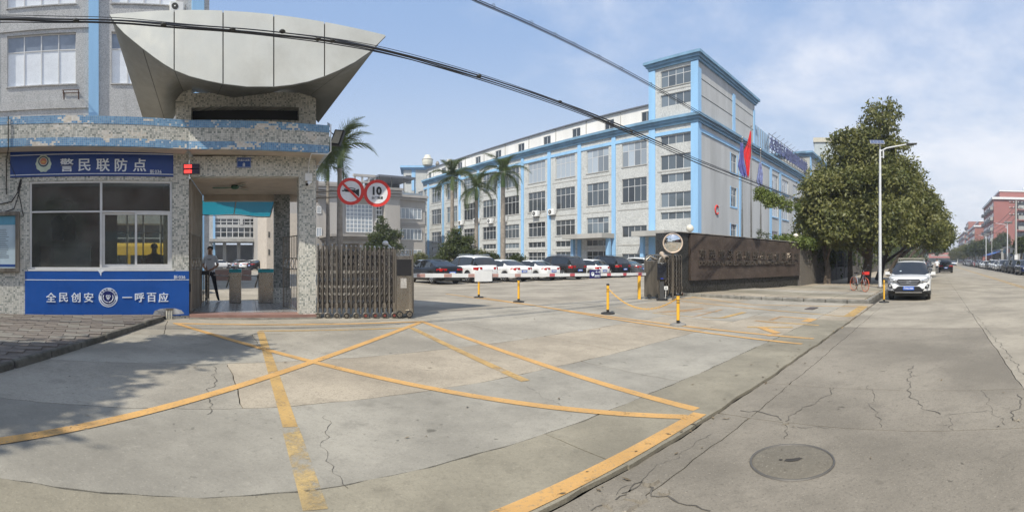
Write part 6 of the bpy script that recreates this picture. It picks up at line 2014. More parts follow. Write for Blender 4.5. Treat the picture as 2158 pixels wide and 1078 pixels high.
for (xa, xb, ya, yb, nc) in ((840, 892, 438, 460, 6), (844, 892, 482, 504, 6), (840, 892, 526, 545, 6)):
    zA_, zB_ = hz_(868, yb), hz_(868, ya)
    hwin(xa, xb, zA_, zB_, .75, nc, 1, M_glass_pale)
for (xa, xb, ya, yb) in ((668, 676, 435, 449), (667, 677, 480, 498)):
    hwin(xa, xb, hz_(672, yb), hz_(672, ya), -.02, 2, 1, M_glass_pale)
for z in (hz_(868, 470), hz_(868, 474)): MB(MH).box(hu(839), hu(901), .72, .79, z - .12, z).build('string_course', M_hqd, hq)
# stepped porch roof
for (x0, x1, y0, y1, pr) in ((696, 848, 494, 499, 6.6), (701, 843, 499.5, 504, 6.2), (706, 838, 504.5, 513, 5.8)):
    MB(MH).box(hu(x0, -6), hu(x1, -6), -pr, -.05, hz_(770, y1, -6), hz_(770, y0, -6)).build('porch_roof', M_hqd, hq)
for x in (712, 760, 812): MB(MH).box(hu(x, -6), hu(x + 8, -6), -5.5, -4.9, .1, hz_(770, 513, -6)).build('porch_column', M_hq, hq)
MB(MH).box(hu(712), hu(838), -.06, -.012, .2, 3.4).build('entrance_glazing', M_glass_dark, hq)
# roof terrace: pergola, dark awning, hedge in planters
pg = MB(MH)
for x in (756, 772, 786, 799): pg.box(hu(x), hu(x) + .25, 2, 2.3, hz_(780, 396), hz_(780, 366))
pg.box(hu(754), hu(801), 1.9, 2.4, hz_(780, 368), hz_(780, 363)).box(hu(754), hu(801), 1.9, 2.4, hz_(780, 381), hz_(780, 378))
pg.build('roof_pergola', M_hq, hq)
MB(MH).box(hu(662), hu(754), 3, 10, hz_(700, 398), hz_(700, 376)).build('penthouse', M_hq, hq)
MB(MH).box(hu(798, 8), hu(876, 8), 8, 16, hz_(835, 374, 8), hz_(835, 370, 8)).build('dark_roof_awning', M_roofdark, hq)
MB(MH).box(hu(798, 8), hu(876, 8), 15, 15.1, hz_(835, 396, 8), hz_(835, 374, 8)).build('awning_back', M_joint, hq)
aw_ = MB(MH)
for x in (800, 826, 852, 875): aw_.tube([(hu(x, 8), 8.2, hz_(835, 410, 8)), (hu(x, 8), 8.2, hz_(835, 374, 8))], .10, 5)
aw_.each('awning_post', M_joint, hq)
MB(MH).box(hu(812), hu(901), 2, 2.05, hz_(860, 411), hz_(860, 402)).build('terrace_glass', M_glass_pale, hq)

# ================================================================== block seen through the passage
QB = Fr(399, 86.0, 500); MQ = QB.m; qu = QB.u; qz = QB.z
qb = fthing('rear_workshop', 'shaded grey workshop with long window bands seen through the passage', 'building', QB, 0, 0, .2)
zt_ = qz(500, 453)
bands = [(qz(500, 499), qz(500, 479)), (qz(500, 473), qz(500, 461))]
zz_ = [qz(500, 512)] + [v for q in bands for v in q] + [zt_]
mb = MB(MQ)
for i in range(0, len(zz_) - 1, 2): mb.box(qu(395), qu(600), 0, .4, zz_[i], zz_[i + 1])
mb.box(qu(395), qu(448), 0, .4, .1, zz_[0] - .001)
for z0, z1 in bands: mb.box(qu(395), qu(453), 0, .4, z0, z1)
mb.build('wall', M_speck, qb)
for z0, z1 in bands:
    f = MB(MQ)
    a, b_ = qu(453), qu(600)
    for k in range(13): x = a + (b_ - a) * k / 12; f.box(x - .06, x + .06, .1, .18, z0, z1)
    f.box(a, b_, .1, .18, (z0 + z1) / 2 - .05, (z0 + z1) / 2 + .05)
    w_ = f.build('window', M_whitealu, qb)
    MB(MQ).box(a, b_, .2, .21, z0, z1).build('glazing', M_glass_dark, w_)
MB(MQ).box(qu(449), qu(453.5), -.2, -.01, .1, zt_).build('pilaster', M_bluepaint, qb)
MB(MQ).box(qu(505), qu(512), -.1, .05, bands[1][0], bands[1][1]).build('pier', M_speck, qb)
MB(MQ).box(qu(440), qu(600), -2.5, -.02, qz(500, 510), qz(500, 504)).build('ledge', M_concl, qb)
MB(MQ).box(qu(395), qu(600), .2, 14, zt_, zt_ + .9).build('corrugated_roof', M_whitealu, qb)
MB(MQ).box(qu(440), qu(600), 9, 9.2, .1, zz_[0]).build('loading_bay_back', M_hqd, qb)
for x in (470, 500, 533): MB(MQ).box(qu(x), qu(x) + .6, .1, .6, .1, zz_[0]).build('bay_column', M_concl, qb)
# tall beige flank wall right of it
BW = Fr(399, 60.0, 570); MBW = BW.m
t = fthing('flank_wall_block', 'tall beige block with small openings at the right of the passage view', 'building', BW, 0, 0, .2)
MB(MBW).box(BW.u(562), BW.u(640), 0, 8, .1, BW.z(570, 448)).build('wall', M_beige, t)
for y in (492, 529): MB(MBW).box(BW.u(565.5), BW.u(568.5), -.05, -.005, BW.z(567, y + 8), BW.z(567, y - 4)).build('window', M_joint, t)
# planters in the yard behind
for (x0, x1, y0, y1, D, lab) in ((452, 484, 568, 592, 33, 'long low pinkish planter box in the yard behind the passage'), (506, 530, 572, 592, 33, 'shorter pinkish planter box behind the middle turnstile')):
    p = A((x0 + x1) / 2, y1, D); w_ = D * (x1 - x0) / F
    t = thing('planter_box', lab, 'planter', (p.x, p.y, .2), -((x0 + x1) / 2 - CX) / F)
    MB(wm(t)).box(-w_/2, w_/2, 0, .8, 0, .72).build('box', mat('pink_planter', (.30, .19, .15), .8, var=.1), t)
    MB(wm(t)).box(-w_/2 + .05, w_/2 - .05, .05, .75, .72, .74).build('soil', M_mortar, t)

# ================================================================== across the street: red blocks, sheds, banner
def rblock(name, label, s0, s1, t0, t1, h, wallm, floors, par=None, white_top=True, balc=True):
    t = thing(name, label, 'apartment building', P((s0 + s1) / 2, (t0 + t1) / 2, .1), SROT)
    MB(SF).box(s0, s1, t1, t0, .1, h).build('wall', wallm, t)
    M_win = M_glass_dark
    if white_top:
        MB(SF).box(s0 - .5, s1 + .5, t1 - .5, t0 + .5, h, h + .7).build('white_cornice', M_white, t)
        MB(SF).box(s0 + 1, s1 - 2, t1 + 1, t0 - 2, h + .7, h + 2.6).build('roof_storey', wallm, t)
        MB(SF).box(s0 + .8, s1 - 1.8, t1 + .8, t0 - 1.8, h + 2.6, h + 3.0).build('white_cornice', M_white, t)
    fh = (h - 1) / floors
    for f in range(floors):
        z = 1 + f * fh
        # street-side balconies and windows (face t = t0)
        n = int((s1 - s0) / 4)
        for k in range(n):
            a = s0 + (k + .15) * (s1 - s0) / n; b_ = a + .6 * (s1 - s0) / n
            MB(SF).box(a, b_, t0 - .02, t0 + .03, z + .8, z + 2.3).build('window', M_win, t)
            if k % 2 == 0: MB(SF).box(a - .3, b_ + .3, t0 + .035, t0 + 1.0, z + .0, z + 1.0).build('balcony', M_concl, t)
    return t, fh
M_redw = mat('red_rendered_wall', (.34, .135, .115), .8, var=.05, scale=.3, dirt=.1)
M_redb = mat('red_brick_far', (.33, .13, .095), .85, var=.12, scale=.5)
t, fh = rblock('apartment_block', 'large red apartment block with white cornice across the street', 146, 176, -18.2, -44, 20.5, M_redw, 6)
# balconies on the end facing the camera, right part
for f in range(6):
    z = 1.5 + f * fh
    MB(SF).box(145.96, 145.99, -44, -25.6, z, z + 2.2).build('loggia_opening', M_glass_dark, t)
    MB(SF).box(144.6, 145.95, -44, -25.8, z - .6, z - .3).build('balcony_slab', M_redw, t)
    MB(SF).box(144.6, 144.7, -44, -25.8, z - .3, z + .9).build('balcony_rail', M_concl, t)
t2_ = thing('roof_dome', 'small white dome tank on the red block roof', 'tank', P(150, -29, 23.5)); MB(wm(t2_)).sphere((0, 0, .7), 1.1, 12).build('shell', M_white, t2_)
rblock('apartment_block', 'brick red block with pale parapet far down the street', 225, 262, -19, -36, 17.5, M_redb, 5)
rblock('apartment_block', 'narrow red tower block behind the pale parapet block', 268, 290, -19, -30, 23.5, M_redb, 7, white_top=False)
rblock('apartment_block', 'long low red block farthest down the street', 300, 380, -19, -36, 19.5, M_redb, 5)
# sheds / shops row
def shed(s0, s1, h, mt, label, awn=None):
    t = thing('shop_building', label, 'shop', P((s0 + s1) / 2, -17, .1), SROT)
    MB(SF).box(s0, s1, -24, -15.2, .1, h).build('wall', mt, t)
    MB(SF).box(s0 - .2, s1 + .2, -24.2, -15.0, h, h + .25).build('roof', M_concl, t)
    n = max(1, int((s1 - s0) / 4))
    for k in range(n):
        a = s0 + (k + .12) * (s1 - s0) / n; b_ = s0 + (k + .85) * (s1 - s0) / n
        MB(SF).box(a, b_, -15.19, -15.1, .3, 3.0).build('roller_door', [M_glass_dark, M_concl, M_steel_old][k % 3], t)
        MB(SF).box(a, b_, -15.19, -14.95, 3.15, 3.9).build('shop_board', [M_concl, mat('pink_board', (.45, .20, .16), .6), mat('teal_board', (.10, .22, .28), .6)][k % 3], t)
    if awn: MB(SF).add([(s0, -15.1, 3.6), (s1, -15.1, 3.6), (s1, -12.4, 2.7), (s0, -12.4, 2.7), (s0, -15.1, 3.7), (s1, -15.1, 3.7), (s1, -12.4, 2.8), (s0, -12.4, 2.8)], [(0,3,2,1),(4,5,6,7),(0,1,5,4),(1,2,6,5),(2,3,7,6),(3,0,4,7)]).build('awning', awn, t)
shed(52, 84, 4.6, mat('blue_grey_shed', (.22, .26, .34), .8, dirt=.3), 'long blue grey shop row at the right edge')
shed(90, 104, 4.2, M_concl, 'grey shop with open front beyond the long shed')
shed(108, 124, 3.9, M_concl, 'low shop under a bright blue awning', mat('blue_awning', (.05, .13, .38), .6))
shed(150, 200, 4.5, M_redw, 'red shop row behind the far trees')
shed(-34, -8, 6.5, M_concl, 'grey workshop row across the street behind the camera')
shed(-6, 18, 7.5, M_redb, 'brick workshop across the street behind the camera')
shed(20, 47, 5.5, MATS['blue_grey_shed'], 'blue grey workshop across the street outside the view')
# red banner bridge over the street
p = P(210, 0)
t = thing('street_banner', 'pink banner truss spanning the far end of the street', 'banner', P(205, -2, 0), SROT)
MB(SF).box(204.8, 205.2, -9.5, 2.6, 2.6, 4.9).build('banner_board', mat('pink_banner', (.48, .20, .19), .7, var=.15), t)
for tq in (-9.8, 2.9): MB(SF).box(204.8, 205.2, tq - .2, tq + .2, 0, 5.0).build('support_post', M_concl, t)
MB(SF).box(204.75, 204.79, -8.5, 1.6, 3.4, 4.0).build('pale_lettering', M_concl, t)
# tall building far beyond the trees, left of the main tree, and hills
t = thing('distant_block', 'pale blue and cream block just showing beside the big tree', 'building', A(1740, 420, 150))
p = A(1738, 305, 150)
Mz, ZL, anz = line_frame(A(1716, 420, 150), A(1790, 420, 150))
MB(Mz).box(0, ZL, 0, 20, .1, p.z + .8).build('wall', mat('cream_blue_wall', (.42, .46, .46), .8, var=.12, scale=.15), t)
MB(Mz).box(-.3, ZL, -.4, 20, p.z + .8, p.z + 2.2).build('parapet', mat('cream_parapet', (.52, .48, .38), .8), t)
for k in range(4):
    for j in range(5): MB(Mz).box(1.2 + k * 2.6, 2.6 + k * 2.6, -.05, -.01, 6 + j * 6, 8.4 + j * 6).build('window', M_glass_pale, t)
hv = []
hn = 60
for i in range(hn):
    a_ = (1300 + i * 16 - CX) / F
    D_ = 1400
    hv.append((D_ * math.sin(a_), D_ * math.cos(a_), 20 + 14 * math.sin(i * .31) + 9 * math.sin(i * .83 + 1) + 5 * math.sin(i * 2.1)))
vs = hv + [(x, y, -1) for x, y, z in hv] + [(x * 1.3, y * 1.3, -1) for x, y, z in hv]
MB().add(vs, [(i, i + 1, hn + i + 1, hn + i) for i in range(hn - 1)] + [(i, 2 * hn + i, 2 * hn + i + 1, i + 1) for i in range(hn - 1)]).build('hills', mat('haze_tinted_hill', (.16, .20, .22), .9, scale=.01))['kind'] = 'structure'  # distance haze is mixed into the blue-grey base colour
# ================================================================== cars
def interp(xs, ys, x):
    return float(np.interp(x, xs, ys))
SPEC = {
 # y runs rear (-) to front (+); belt: shoulder / bonnet / boot height; roof: roof height where there is a cabin
 'sedan': dict(L=4.65, W=1.80, sill=.20, wb=1.36, wr=.325,
   belt=[(-2.32, .60), (-2.30, .86), (-2.15, 1.00), (-1.55, 1.04), (-1.0, .98), (0, .93), (.95, .95), (1.25, .93), (1.9, .82), (2.22, .70), (2.32, .52)],
   roof=[(-1.62, 1.04), (-1.0, 1.32), (-.5, 1.43), (0, 1.46), (.35, 1.43), (1.15, .95)], cab=(-1.62, 1.15), rf=(-.78, .30)),
 'suv': dict(L=4.45, W=1.84, sill=.26, wb=1.33, wr=.355,
   belt=[(-2.22, .70), (-2.20, .95), (-2.05, 1.02), (-1.5, 1.06), (0, 1.00), (.9, 1.02), (1.15, 1.03), (1.8, .96), (2.10, .86), (2.20, .60), (2.22, .5)],
   roof=[(-2.10, 1.06), (-1.80, 1.50), (-1.5, 1.60), (-.5, 1.66), (.1, 1.64), (.40, 1.58), (1.15, 1.04)], cab=(-2.10, 1.15), rf=(-1.74, .36)),
 'hatch': dict(L=4.1, W=1.74, sill=.20, wb=1.27, wr=.31,
   belt=[(-2.04, .60), (-2.02, .88), (-1.85, .98), (-1.2, .99), (0, .93), (1.0, .95), (1.2, .93), (1.75, .80), (1.98, .66), (2.04, .50)],
   roof=[(-1.88, .99), (-1.45, 1.38), (-1.0, 1.46), (-.3, 1.49), (.25, 1.44), (1.12, .95)], cab=(-1.88, 1.12), rf=(-1.42, .28)),
}
M_clad = mat('dark_cladding', (.03, .03, .032), .6, var=.1)
M_chrome = mat('chrome', (.75, .75, .75), .12, 1.0, var=0)
M_rim = mat('alloy_rim', (.45, .45, .46), .3, .8, var=.1)
M_tail = mat('tail_lamp', (.40, .015, .015), .15, var=.1, spec=.8)
M_head = mat('head_lamp', (.50, .52, .54), .08, .3, var=.1, spec=1)
M_plate = mat('blue_plate', (.02, .12, .55), .35, var=0)
M_platet = mat('plate_white', (.8, .8, .8), .5, var=0)
PAINT = {
 'white': mat('white_car_paint', (.74, .74, .73), .22, var=.03, coat=.6, dirt=.05),
 'black': mat('black_car_paint', (.006, .006, .007), .35, var=.1, spec=.3, coat=.1),
 'grey': mat('grey_car_paint', (.12, .13, .14), .25, .4, var=.05, coat=.6),
 'silver': mat('silver_car_paint', (.42, .43, .44), .25, .6, var=.03, coat=.6),
 'red': mat('red_car_paint', (.35, .02, .02), .2, var=.05, coat=.7),
 'blue': mat('navy_car_paint', (.012, .02, .08), .2, var=.1, coat=.7),
 'brown': mat('brown_car_paint', (.022, .018, .016), .3, .1, var=.1, coat=.3),
}
CAR_CACHE = {}
def car(kind, paint, detail=2):
    """prototype car at the world origin, nose towards +Y"""
    sp = SPEC[kind]; L, Wd, sill, wb, wr = sp['L'], sp['W'], sp['sill'], sp['wb'], sp['wr']
    bx = [p[0] for p in sp['belt']]; bz_ = [p[1] for p in sp['belt']]
    rx = [p[0] for p in sp['roof']]; rz_ = [p[1] for p in sp['roof']]
    c0, c1 = sp['cab']; r0, r1 = sp['rf']
    H = L / 2
    ys = set([-H, -H + .03, -H + .10, H - .10, H - .03, H, c0, c1, r0, r1] + [p[0] for p in sp['belt']] + [p[0] for p in sp['roof']])
    ra = wr + .055
    for wy in (-wb, wb):
        for k in range(9): ys.add(wy + ra * math.cos(PI * k / 8))
    y = -H
    while y < H: ys.add(y); y += .17
    ys = sorted(ys); yy = [ys[0]]
    for y in ys[1:]:
        if y - yy[-1] > .022: yy.append(y)
    ys = yy
    def halfw(y):
        a = abs(y) / H
        return Wd / 2 * (1 - .30 * max(0, (a - .80) / .20) ** 2.2 - .02 * a)
    def arch(y):
        z = 0
        for wy in (-wb, wb):
            d = abs(y - wy)
            if d < ra: z = max(z, wr + math.sqrt(ra * ra - d * d))
        return z
    rows = []
    for y in ys:
        w = halfw(y); b = interp(bx, bz_, y); e = abs(y) / H
        incab = c0 - 1e-6 <= y <= c1 + 1e-6
        top = interp(rx, rz_, y) if incab else b
        top = max(top, b)
        zs = sill + .14 * max(0, (e - .88) / .12)
        zs = min(max(zs, arch(y)), b - .08)
        zm = max(zs + .02, .40 if y < 0 else .42); zm = min(max(zm, zs + .02), b - .05)
        gw = w * .90                               # glass foot
        hh = top - b
        tw = gw - .30 * hh if incab else gw
        crown = .035
        pts = [(0, zs if arch(y) == 0 else zs), (w * .80, zs), (w * .985, zs + .01), (w * 1.0, zm), (w * 1.0, b - .16 if b - .16 > zm else (zm + b) / 2), (w * .965, b - .03), (gw, b)]
        if incab and hh > .03:
            pts += [(gw * .985, b + .012), (tw + .02, b + hh * .86), (tw - .05, b + hh * .97), (tw * .55, top + .004), (0, top + .012)]
        else:
            pts += [(gw * .97, b + .006), (gw * .80, b + crown * .45), (gw * .66, b + crown * .65), (gw * .40, b + crown * .9), (0, b + crown)]
        rows.append([(x, y, z) for x, z in pts])
    n = len(rows[0])
    parts = {k: [[], []] for k in ('body', 'cladding', 'windshield', 'rear_window', 'side_window')}
    allv = []
    for r_ in rows:
        allv += [(x, y_, z) for x, y_, z in r_] + [(-x, y_, z) for x, y_, z in r_]
    w2 = 2 * n
    def face_list():
        for i in range(len(rows) - 1):
            ym = (ys[i] + ys[i + 1]) / 2
            for j in range(n - 1):
                a, b_, c, d = i*w2 + j, i*w2 + j + 1, (i+1)*w2 + j + 1, (i+1)*w2 + j
                p = 'body'
                if j >= 7 and c0 < ym < c1:
                    if r1 < ym and j >= 8: p = 'windshield'
                    elif ym < r0 and j >= 8: p = 'rear_window'
                    elif j == 7 and r0 - .35 < ym < r1 + .55: p = 'side_window'
                if p == 'side_window' and abs(ym + .12) < .045: p = 'cladding'
                if j <= 2 or (kind == 'suv' and j <= 2): p = 'cladding' if (kind == 'suv' or j < 1) else 'body'
                yield p, (a, b_, c, d)
                m_ = (a + n, d + n, c + n, b_ + n)
                yield p, m_
    for p, f in face_list(): parts[p][1].append(f)
    # end caps
    for i, fl_ in ((0, False), (len(rows) - 1, True)):
        idx = [i*w2 + j for j in range(n)] + [i*w2 + n + j for j in range(n - 1, -1, -1)]
        parts['body'][1].append(tuple(idx if fl_ else idx[::-1]))
    t = thing('parked_car', 'car', 'car', (0, 0, 0))
    pm = PAINT[paint]
    mm = {'body': pm, 'cladding': M_clad, 'windshield': M_carglass, 'rear_window': M_carglass, 'side_window': M_carglass}
    for p, (_, fs) in parts.items():
        used = sorted({i for f in fs for i in f}); mp_ = {o: k for k, o in enumerate(used)}
        mesh_obj(p, [allv[i] for i in used], [tuple(mp_[i] for i in f) for f in fs], [0] * len(fs), [True] * len(fs), mm[p], t)
    zf = lambda y: interp(bx, bz_, y)
    # wheels
    for sx_ in (-1, 1):
        for wy in (-wb, wb):
            x = sx_ * (Wd / 2 - .03)
            prof = [(wr * .60, -.10), (wr * .92, -.11), (wr, -.07), (wr, .07), (wr * .92, .11), (wr * .60, .10)]
            rot = Matrix.Rotation(PI / 2, 3, 'Y')
            wh = MB().lathe(prof, (x - sx_ * .10, wy, wr), 20, rot=rot).build('wheel', M_rubber, t)
            mb = MB()
            mb.cyl((x - sx_ * .05, wy, wr), (x - sx_ * .04, wy, wr), wr * .62, n=18)
            mb.build('wheel_well', M_joint, wh)
            if detail:
                mb = MB()
                for k in range(5):
                    a = 2 * PI * k / 5 + .3
                    mb.bbox((x + sx_ * .0, wy + wr * .32 * math.cos(a), wr + wr * .32 * math.sin(a)), (.02, wr * .58, wr * .17), rot=Matrix.Rotation(a, 3, 'X'))
                mb.tube([(x + sx_ * .0, wy + wr * .61 * math.cos(a), wr + wr * .61 * math.sin(a)) for a in [2*PI*k/18 for k in range(18)]], .014, 4, closed=True)
                mb.build('rim', M_rim, wh)
    MB().box(-(Wd / 2 - .14), Wd / 2 - .14, -H + .22, H - .22, .19, .60).build('underbody', M_joint, t)
    # lamps, wrapped on the corners
    for s in (-1, 1):
        yr = -H
        zl = zf(yr + .12) - .10
        wq = halfw(yr + .10)
        if kind == 'sedan': pts_ = [(wq * .50, yr - .0), (wq * .98, yr + .07), (halfw(yr + .32) * 1.004, yr + .36)]; h0_, h1_ = zl - .09, zl + .07
        else: pts_ = [(wq * .58, yr - .0), (wq * .98, yr + .07), (halfw(yr + .28) * 1.004, yr + .30)]; h0_, h1_ = zl - .12, zl + .06
        vs = []
        for k, (px_, py_) in enumerate(pts_):
            q = (.012 if k < 2 else .006)
            vs += [(s * (px_ + q), py_ - .015, h0_ + .05 * (k == 0) + .03 * (k == 2)), (s * (px_ + q), py_ - .015, h1_ - .02 * (k == 2)), (s * (px_ - .06), py_ + .05, h0_ + .03), (s * (px_ - .06), py_ + .05, h1_ - .02)]
        fs = []
        for k in range(len(pts_) - 1):
            a = 4 * k; fs += [(a, a+4, a+5, a+1), (a+1, a+5, a+7, a+3), (a+2, a+6, a+4, a)]
        fs += [(0, 1, 3, 2), (8, 10, 11, 9)]
        MB().add(vs, fs, smooth=False).build('taillight', M_tail, t)
        yf = H; zl = zf(yf - .25) - .13
        pts_ = [(halfw(yf - .03) * .62, yf - .01), (halfw(yf - .08) * .98, yf - .07), (halfw(yf - .42) * 1.004, yf - .44)]
        vs = []
        for k, (px_, py_) in enumerate(pts_):
            q = .012
            h0_, h1_ = zl - .08 + .06 * (k == 2), zl + .08 + .05 * (k == 2)
            vs += [(s * (px_ + q * (k > 0)), py_ + .015, h0_), (s * (px_ + q * (k > 0)), py_ + .015 - .05 * 0, h1_), (s * (px_ - .07), py_ - .07, h0_), (s * (px_ - .07), py_ - .07, h1_)]
        fs = []
        for k in range(2):
            a = 4 * k; fs += [(a, a+4, a+5, a+1), (a+1, a+5, a+7, a+3), (a+2, a+6, a+4, a)]
        fs += [(0, 1, 3, 2), (8, 10, 11, 9)]
        MB().add(vs, fs).build('headlight', M_head, t)
        mz = zf(.95) + .08
        MB().bbox((s * (Wd / 2 + .09), .88, mz), (.20, .10, .13)).cyl((s * (Wd / 2 - .08), .88, mz - .06), (s * (Wd / 2 + .05), .88, mz - .02), .02, n=6).build('mirror', pm, t, bevel=.02)
    # grille, plates, lower grille
    zg_ = zf(H - .1)
    MB().box(-.42, .42, H - .02, H + .014, zg_ - .22, zg_ - .06).build('grille', M_black, t)
    MB().box(-.62, .62, H - .05, H + .010, .30, .42).build('lower_grille', M_black, t)
    MB().box(-.22, .22, H + .016, H + .026, .46, .60).build('front_plate', M_plate, t)
    zp = zf(-H + .03) - (.12 if kind == 'sedan' else .24)
    MB().box(-.22, .22, -H - .022, -H - .006, zp - .14, zp).build('rear_plate', M_plate, t)
    MB().box(-.16, .16, -H - .026, -H - .0225, zp - .10, zp - .04).build('plate_characters', M_platet, t)
    if kind != 'sedan': MB().box(-.60, .60, -H - .012, -H + .05, .30, .44).build('bumper_insert', M_clad, t)
    else: MB().box(-.5, .5, -H - .008, -H + .05, .24, .34).build('bumper_insert', M_clad, t)
    MB().box(-.30, .30, -H - .014, -H - .004, zp + .03, zp + .05).build('boot_strip', M_chrome, t)
    for s in (-1, 1):
        MB().box(s * (Wd / 2 - .006), s * (Wd / 2 + .012), -.95, -.77, zf(-.8) - .17, zf(-.8) - .14).box(s * (Wd / 2 - .006), s * (Wd / 2 + .012), .05, .23, zf(.1) - .17, zf(.1) - .14).each('door_handle', pm, t)
    if kind == 'suv':
        for s in (-1, 1): MB().tube([(s * .58, -1.5, 1.63), (s * .60, -1.3, 1.70), (s * .60, .1, 1.71), (s * .58, .3, 1.66)], .016, 6).build('roof_rail', M_chrome if paint != 'black' else M_black, t)
    return t
def get_car(kind, paint):
    k = (kind, paint)
    if k not in CAR_CACHE: CAR_CACHE[k] = car(kind, paint); return CAR_CACHE[k], True
    return CAR_CACHE[k], False
def put_car(kind, paint, s, t_, heading, label, group, z=None, scale=1.0):
    src, fresh = get_car(kind, paint)
    o = src if fresh else copy_tree(src)
    o.location = P(s, t_, (zg(t_) if z is None else z)); o.rotation_euler = (0, 0, heading); o.scale = (scale,) * 3
    o['label'] = label; o['group'] = group
    return o
H_IN = SROT + PI / 2 - PI / 2      # nose towards nS when rotated so +Y -> nS
H_N = math.atan2(-nS.x, nS.y)      # +Y -> nS
H_S = math.atan2(-dS.x, dS.y)      # +Y -> dS
ROW = 'cars parked nose-in along the far side of the yard'
for (kind, paint, x, tq, lab, sc) in (
    ('sedan', 'black', 914, 25.6, 'black sedan with wide red tail lamps, right beside the gate head', 1.0),
    ('suv', 'white', 987, 25.7, 'white suv between the black sedan and a white sedan', 1.03),
    ('sedan', 'white', 1058, 25.7, 'white sedan whose tail shows just past the hanging white board', 1.0),
    ('sedan', 'white', 1121, 25.6, 'low white coupe style sedan tucked against the dark brown suv', .97),
    ('suv', 'brown', 1174, 25.6, 'dark brown suv in the middle of the yard row', 1.06),
    ('hatch', 'white', 1233, 25.7, 'white hatchback between the two dark suvs', 1.0),
    ('suv', 'black', 1272, 25.7, 'black suv behind the small navy plate on the barrier', 1.06),
    ('sedan', 'grey', 1312, 26.0, 'grey sedan squeezed beside the last white suv', 1.0),
    ('suv', 'white', 1336, 27.0, 'white suv peeking out beside the folded gate', 1.0)):
    s_ = tq / math.tan(TH0 - (x - CX) / F)
    put_car(kind, paint, s_, tq, H_N + random.uniform(-.03, .03), lab, ROW, scale=sc)
# a second row behind, only roofs showing
for (kind, paint, x, tq, lab) in (('sedan', 'silver', 895, 40, 'silver sedan roof showing behind the black sedan'), ('hatch', 'white', 962, 40, 'white hatchback roof behind the first white suv'),
                                  ('sedan', 'grey', 1080, 39, 'grey sedan half hidden behind the white sedans'), ('sedan', 'silver', 1148, 38, 'silver car roof behind the coupe style sedan'),
                                  ('hatch', 'red', 1214, 37, 'red hatchback roof behind the white hatchback'), ('sedan', 'silver', 1292, 37, 'silver sedan roof behind the black suv')):
    s_ = tq / math.tan(TH0 - (x - CX) / F)
    put_car(kind, paint, s_, tq, H_N, lab, 'second row of cars in the yard')
# cars in the rear yard, seen through the passage
for (kind, paint, x, tq, hd, lab) in (('sedan', 'white', 466, 80, 0, 'white sedan in the rear yard behind the waiting guard'), ('hatch', 'silver', 512, 79, .5, 'pale hatchback in the rear yard'),
                                      ('sedan', 'white', 534, 74, .45, 'white sedan with dark roof in the rear yard'), ('sedan', 'black', 553, 67, .5, 'black sedan parked before the white one in the rear yard')):
    s_ = tq / math.tan(TH0 - (x - CX) / F)
    put_car(kind, paint, s_, tq, H_S + hd, lab, 'cars in the rear yard')
# cars along the near kerb behind the big white one
k = 0
for (kind, paint, s_, lab) in (('suv', 'grey', 26.8, 'grey suv parked right behind the white suv'), ('sedan', 'silver', 32.0, 'silver sedan third in the kerbside line'), ('suv', 'black', 38.5, 'black suv fourth in the kerbside line'),
                               ('sedan', 'white', 46, 'white sedan fifth in the kerbside line'), ('suv', 'grey', 53, 'grey suv sixth in the kerbside line'), ('sedan', 'black', 61, 'black sedan seventh in the kerbside line'),
                               ('sedan', 'white', 70, 'white sedan far along the near kerb')):
    put_car(kind, paint, s_, 1.25, H_S + PI, lab, 'cars parked along the near kerb', 0)
# traffic and the long row on the right
put_car('suv', 'black', 62, -1.4, H_S, 'black van-like suv driving away ahead of the walking man', 'cars driving on the street', 0)
put_car('sedan', 'white', 125, -1.2, H_S, 'white sedan driving far down the near lane', 'cars driving on the street', 0)
put_car('sedan', 'white', 140, -5.6, H_S + PI, 'white sedan coming towards the camera far away', 'cars driving on the street', 0)
put_car('hatch', 'silver', 190, -4.0, H_S + PI, 'silver hatchback farthest away on the street', 'cars driving on the street', 0)
cols_ = ['blue', 'black', 'black', 'silver', 'white', 'white', 'brown', 'white', 'white', 'brown', 'silver', 'red', 'black', 'grey', 'silver', 'white', 'black', 'white']
kinds_ = ['suv', 'suv', 'sedan', 'suv', 'sedan', 'suv', 'sedan', 'hatch', 'sedan', 'hatch', 'suv', 'hatch', 'suv', 'sedan', 'sedan', 'suv', 'sedan', 'hatch']
ords = ['nearest', 'second', 'third', 'fourth', 'fifth', 'sixth', 'seventh', 'eighth', 'ninth', 'tenth', 'eleventh', 'twelfth', 'thirteenth', 'fourteenth', 'fifteenth', 'sixteenth', 'seventeenth', 'eighteenth']
s_ = 51
for i in range(18):
    put_car(kinds_[i], cols_[i], s_, -9.9, H_S + PI + random.uniform(-.02, .02), f"{'navy' if cols_[i]=='blue' else cols_[i]} {kinds_[i] if kinds_[i]!='hatch' else 'hatchback'}, {ords[i]} in the long row on the far kerb", 'cars parked along the far kerb', 0)
    s_ += 5.4 if i < 10 else 6.2

# ------------------------------------------------------------------ the big white suv facing the camera
hero = car('suv', 'white')
hero.name = 'parked_suv'
hero['label'] = 'white suv with chrome slatted grille and blue plate facing the camera at the kerb'
hero['category'] = 'car'
for ch in list(hero.children):
    if ch.name.split('.')[0] in ('grille', 'front_plate', 'lower_grille', 'headlight'):
        bpy.data.objects.remove(ch)
Hh = 2.225
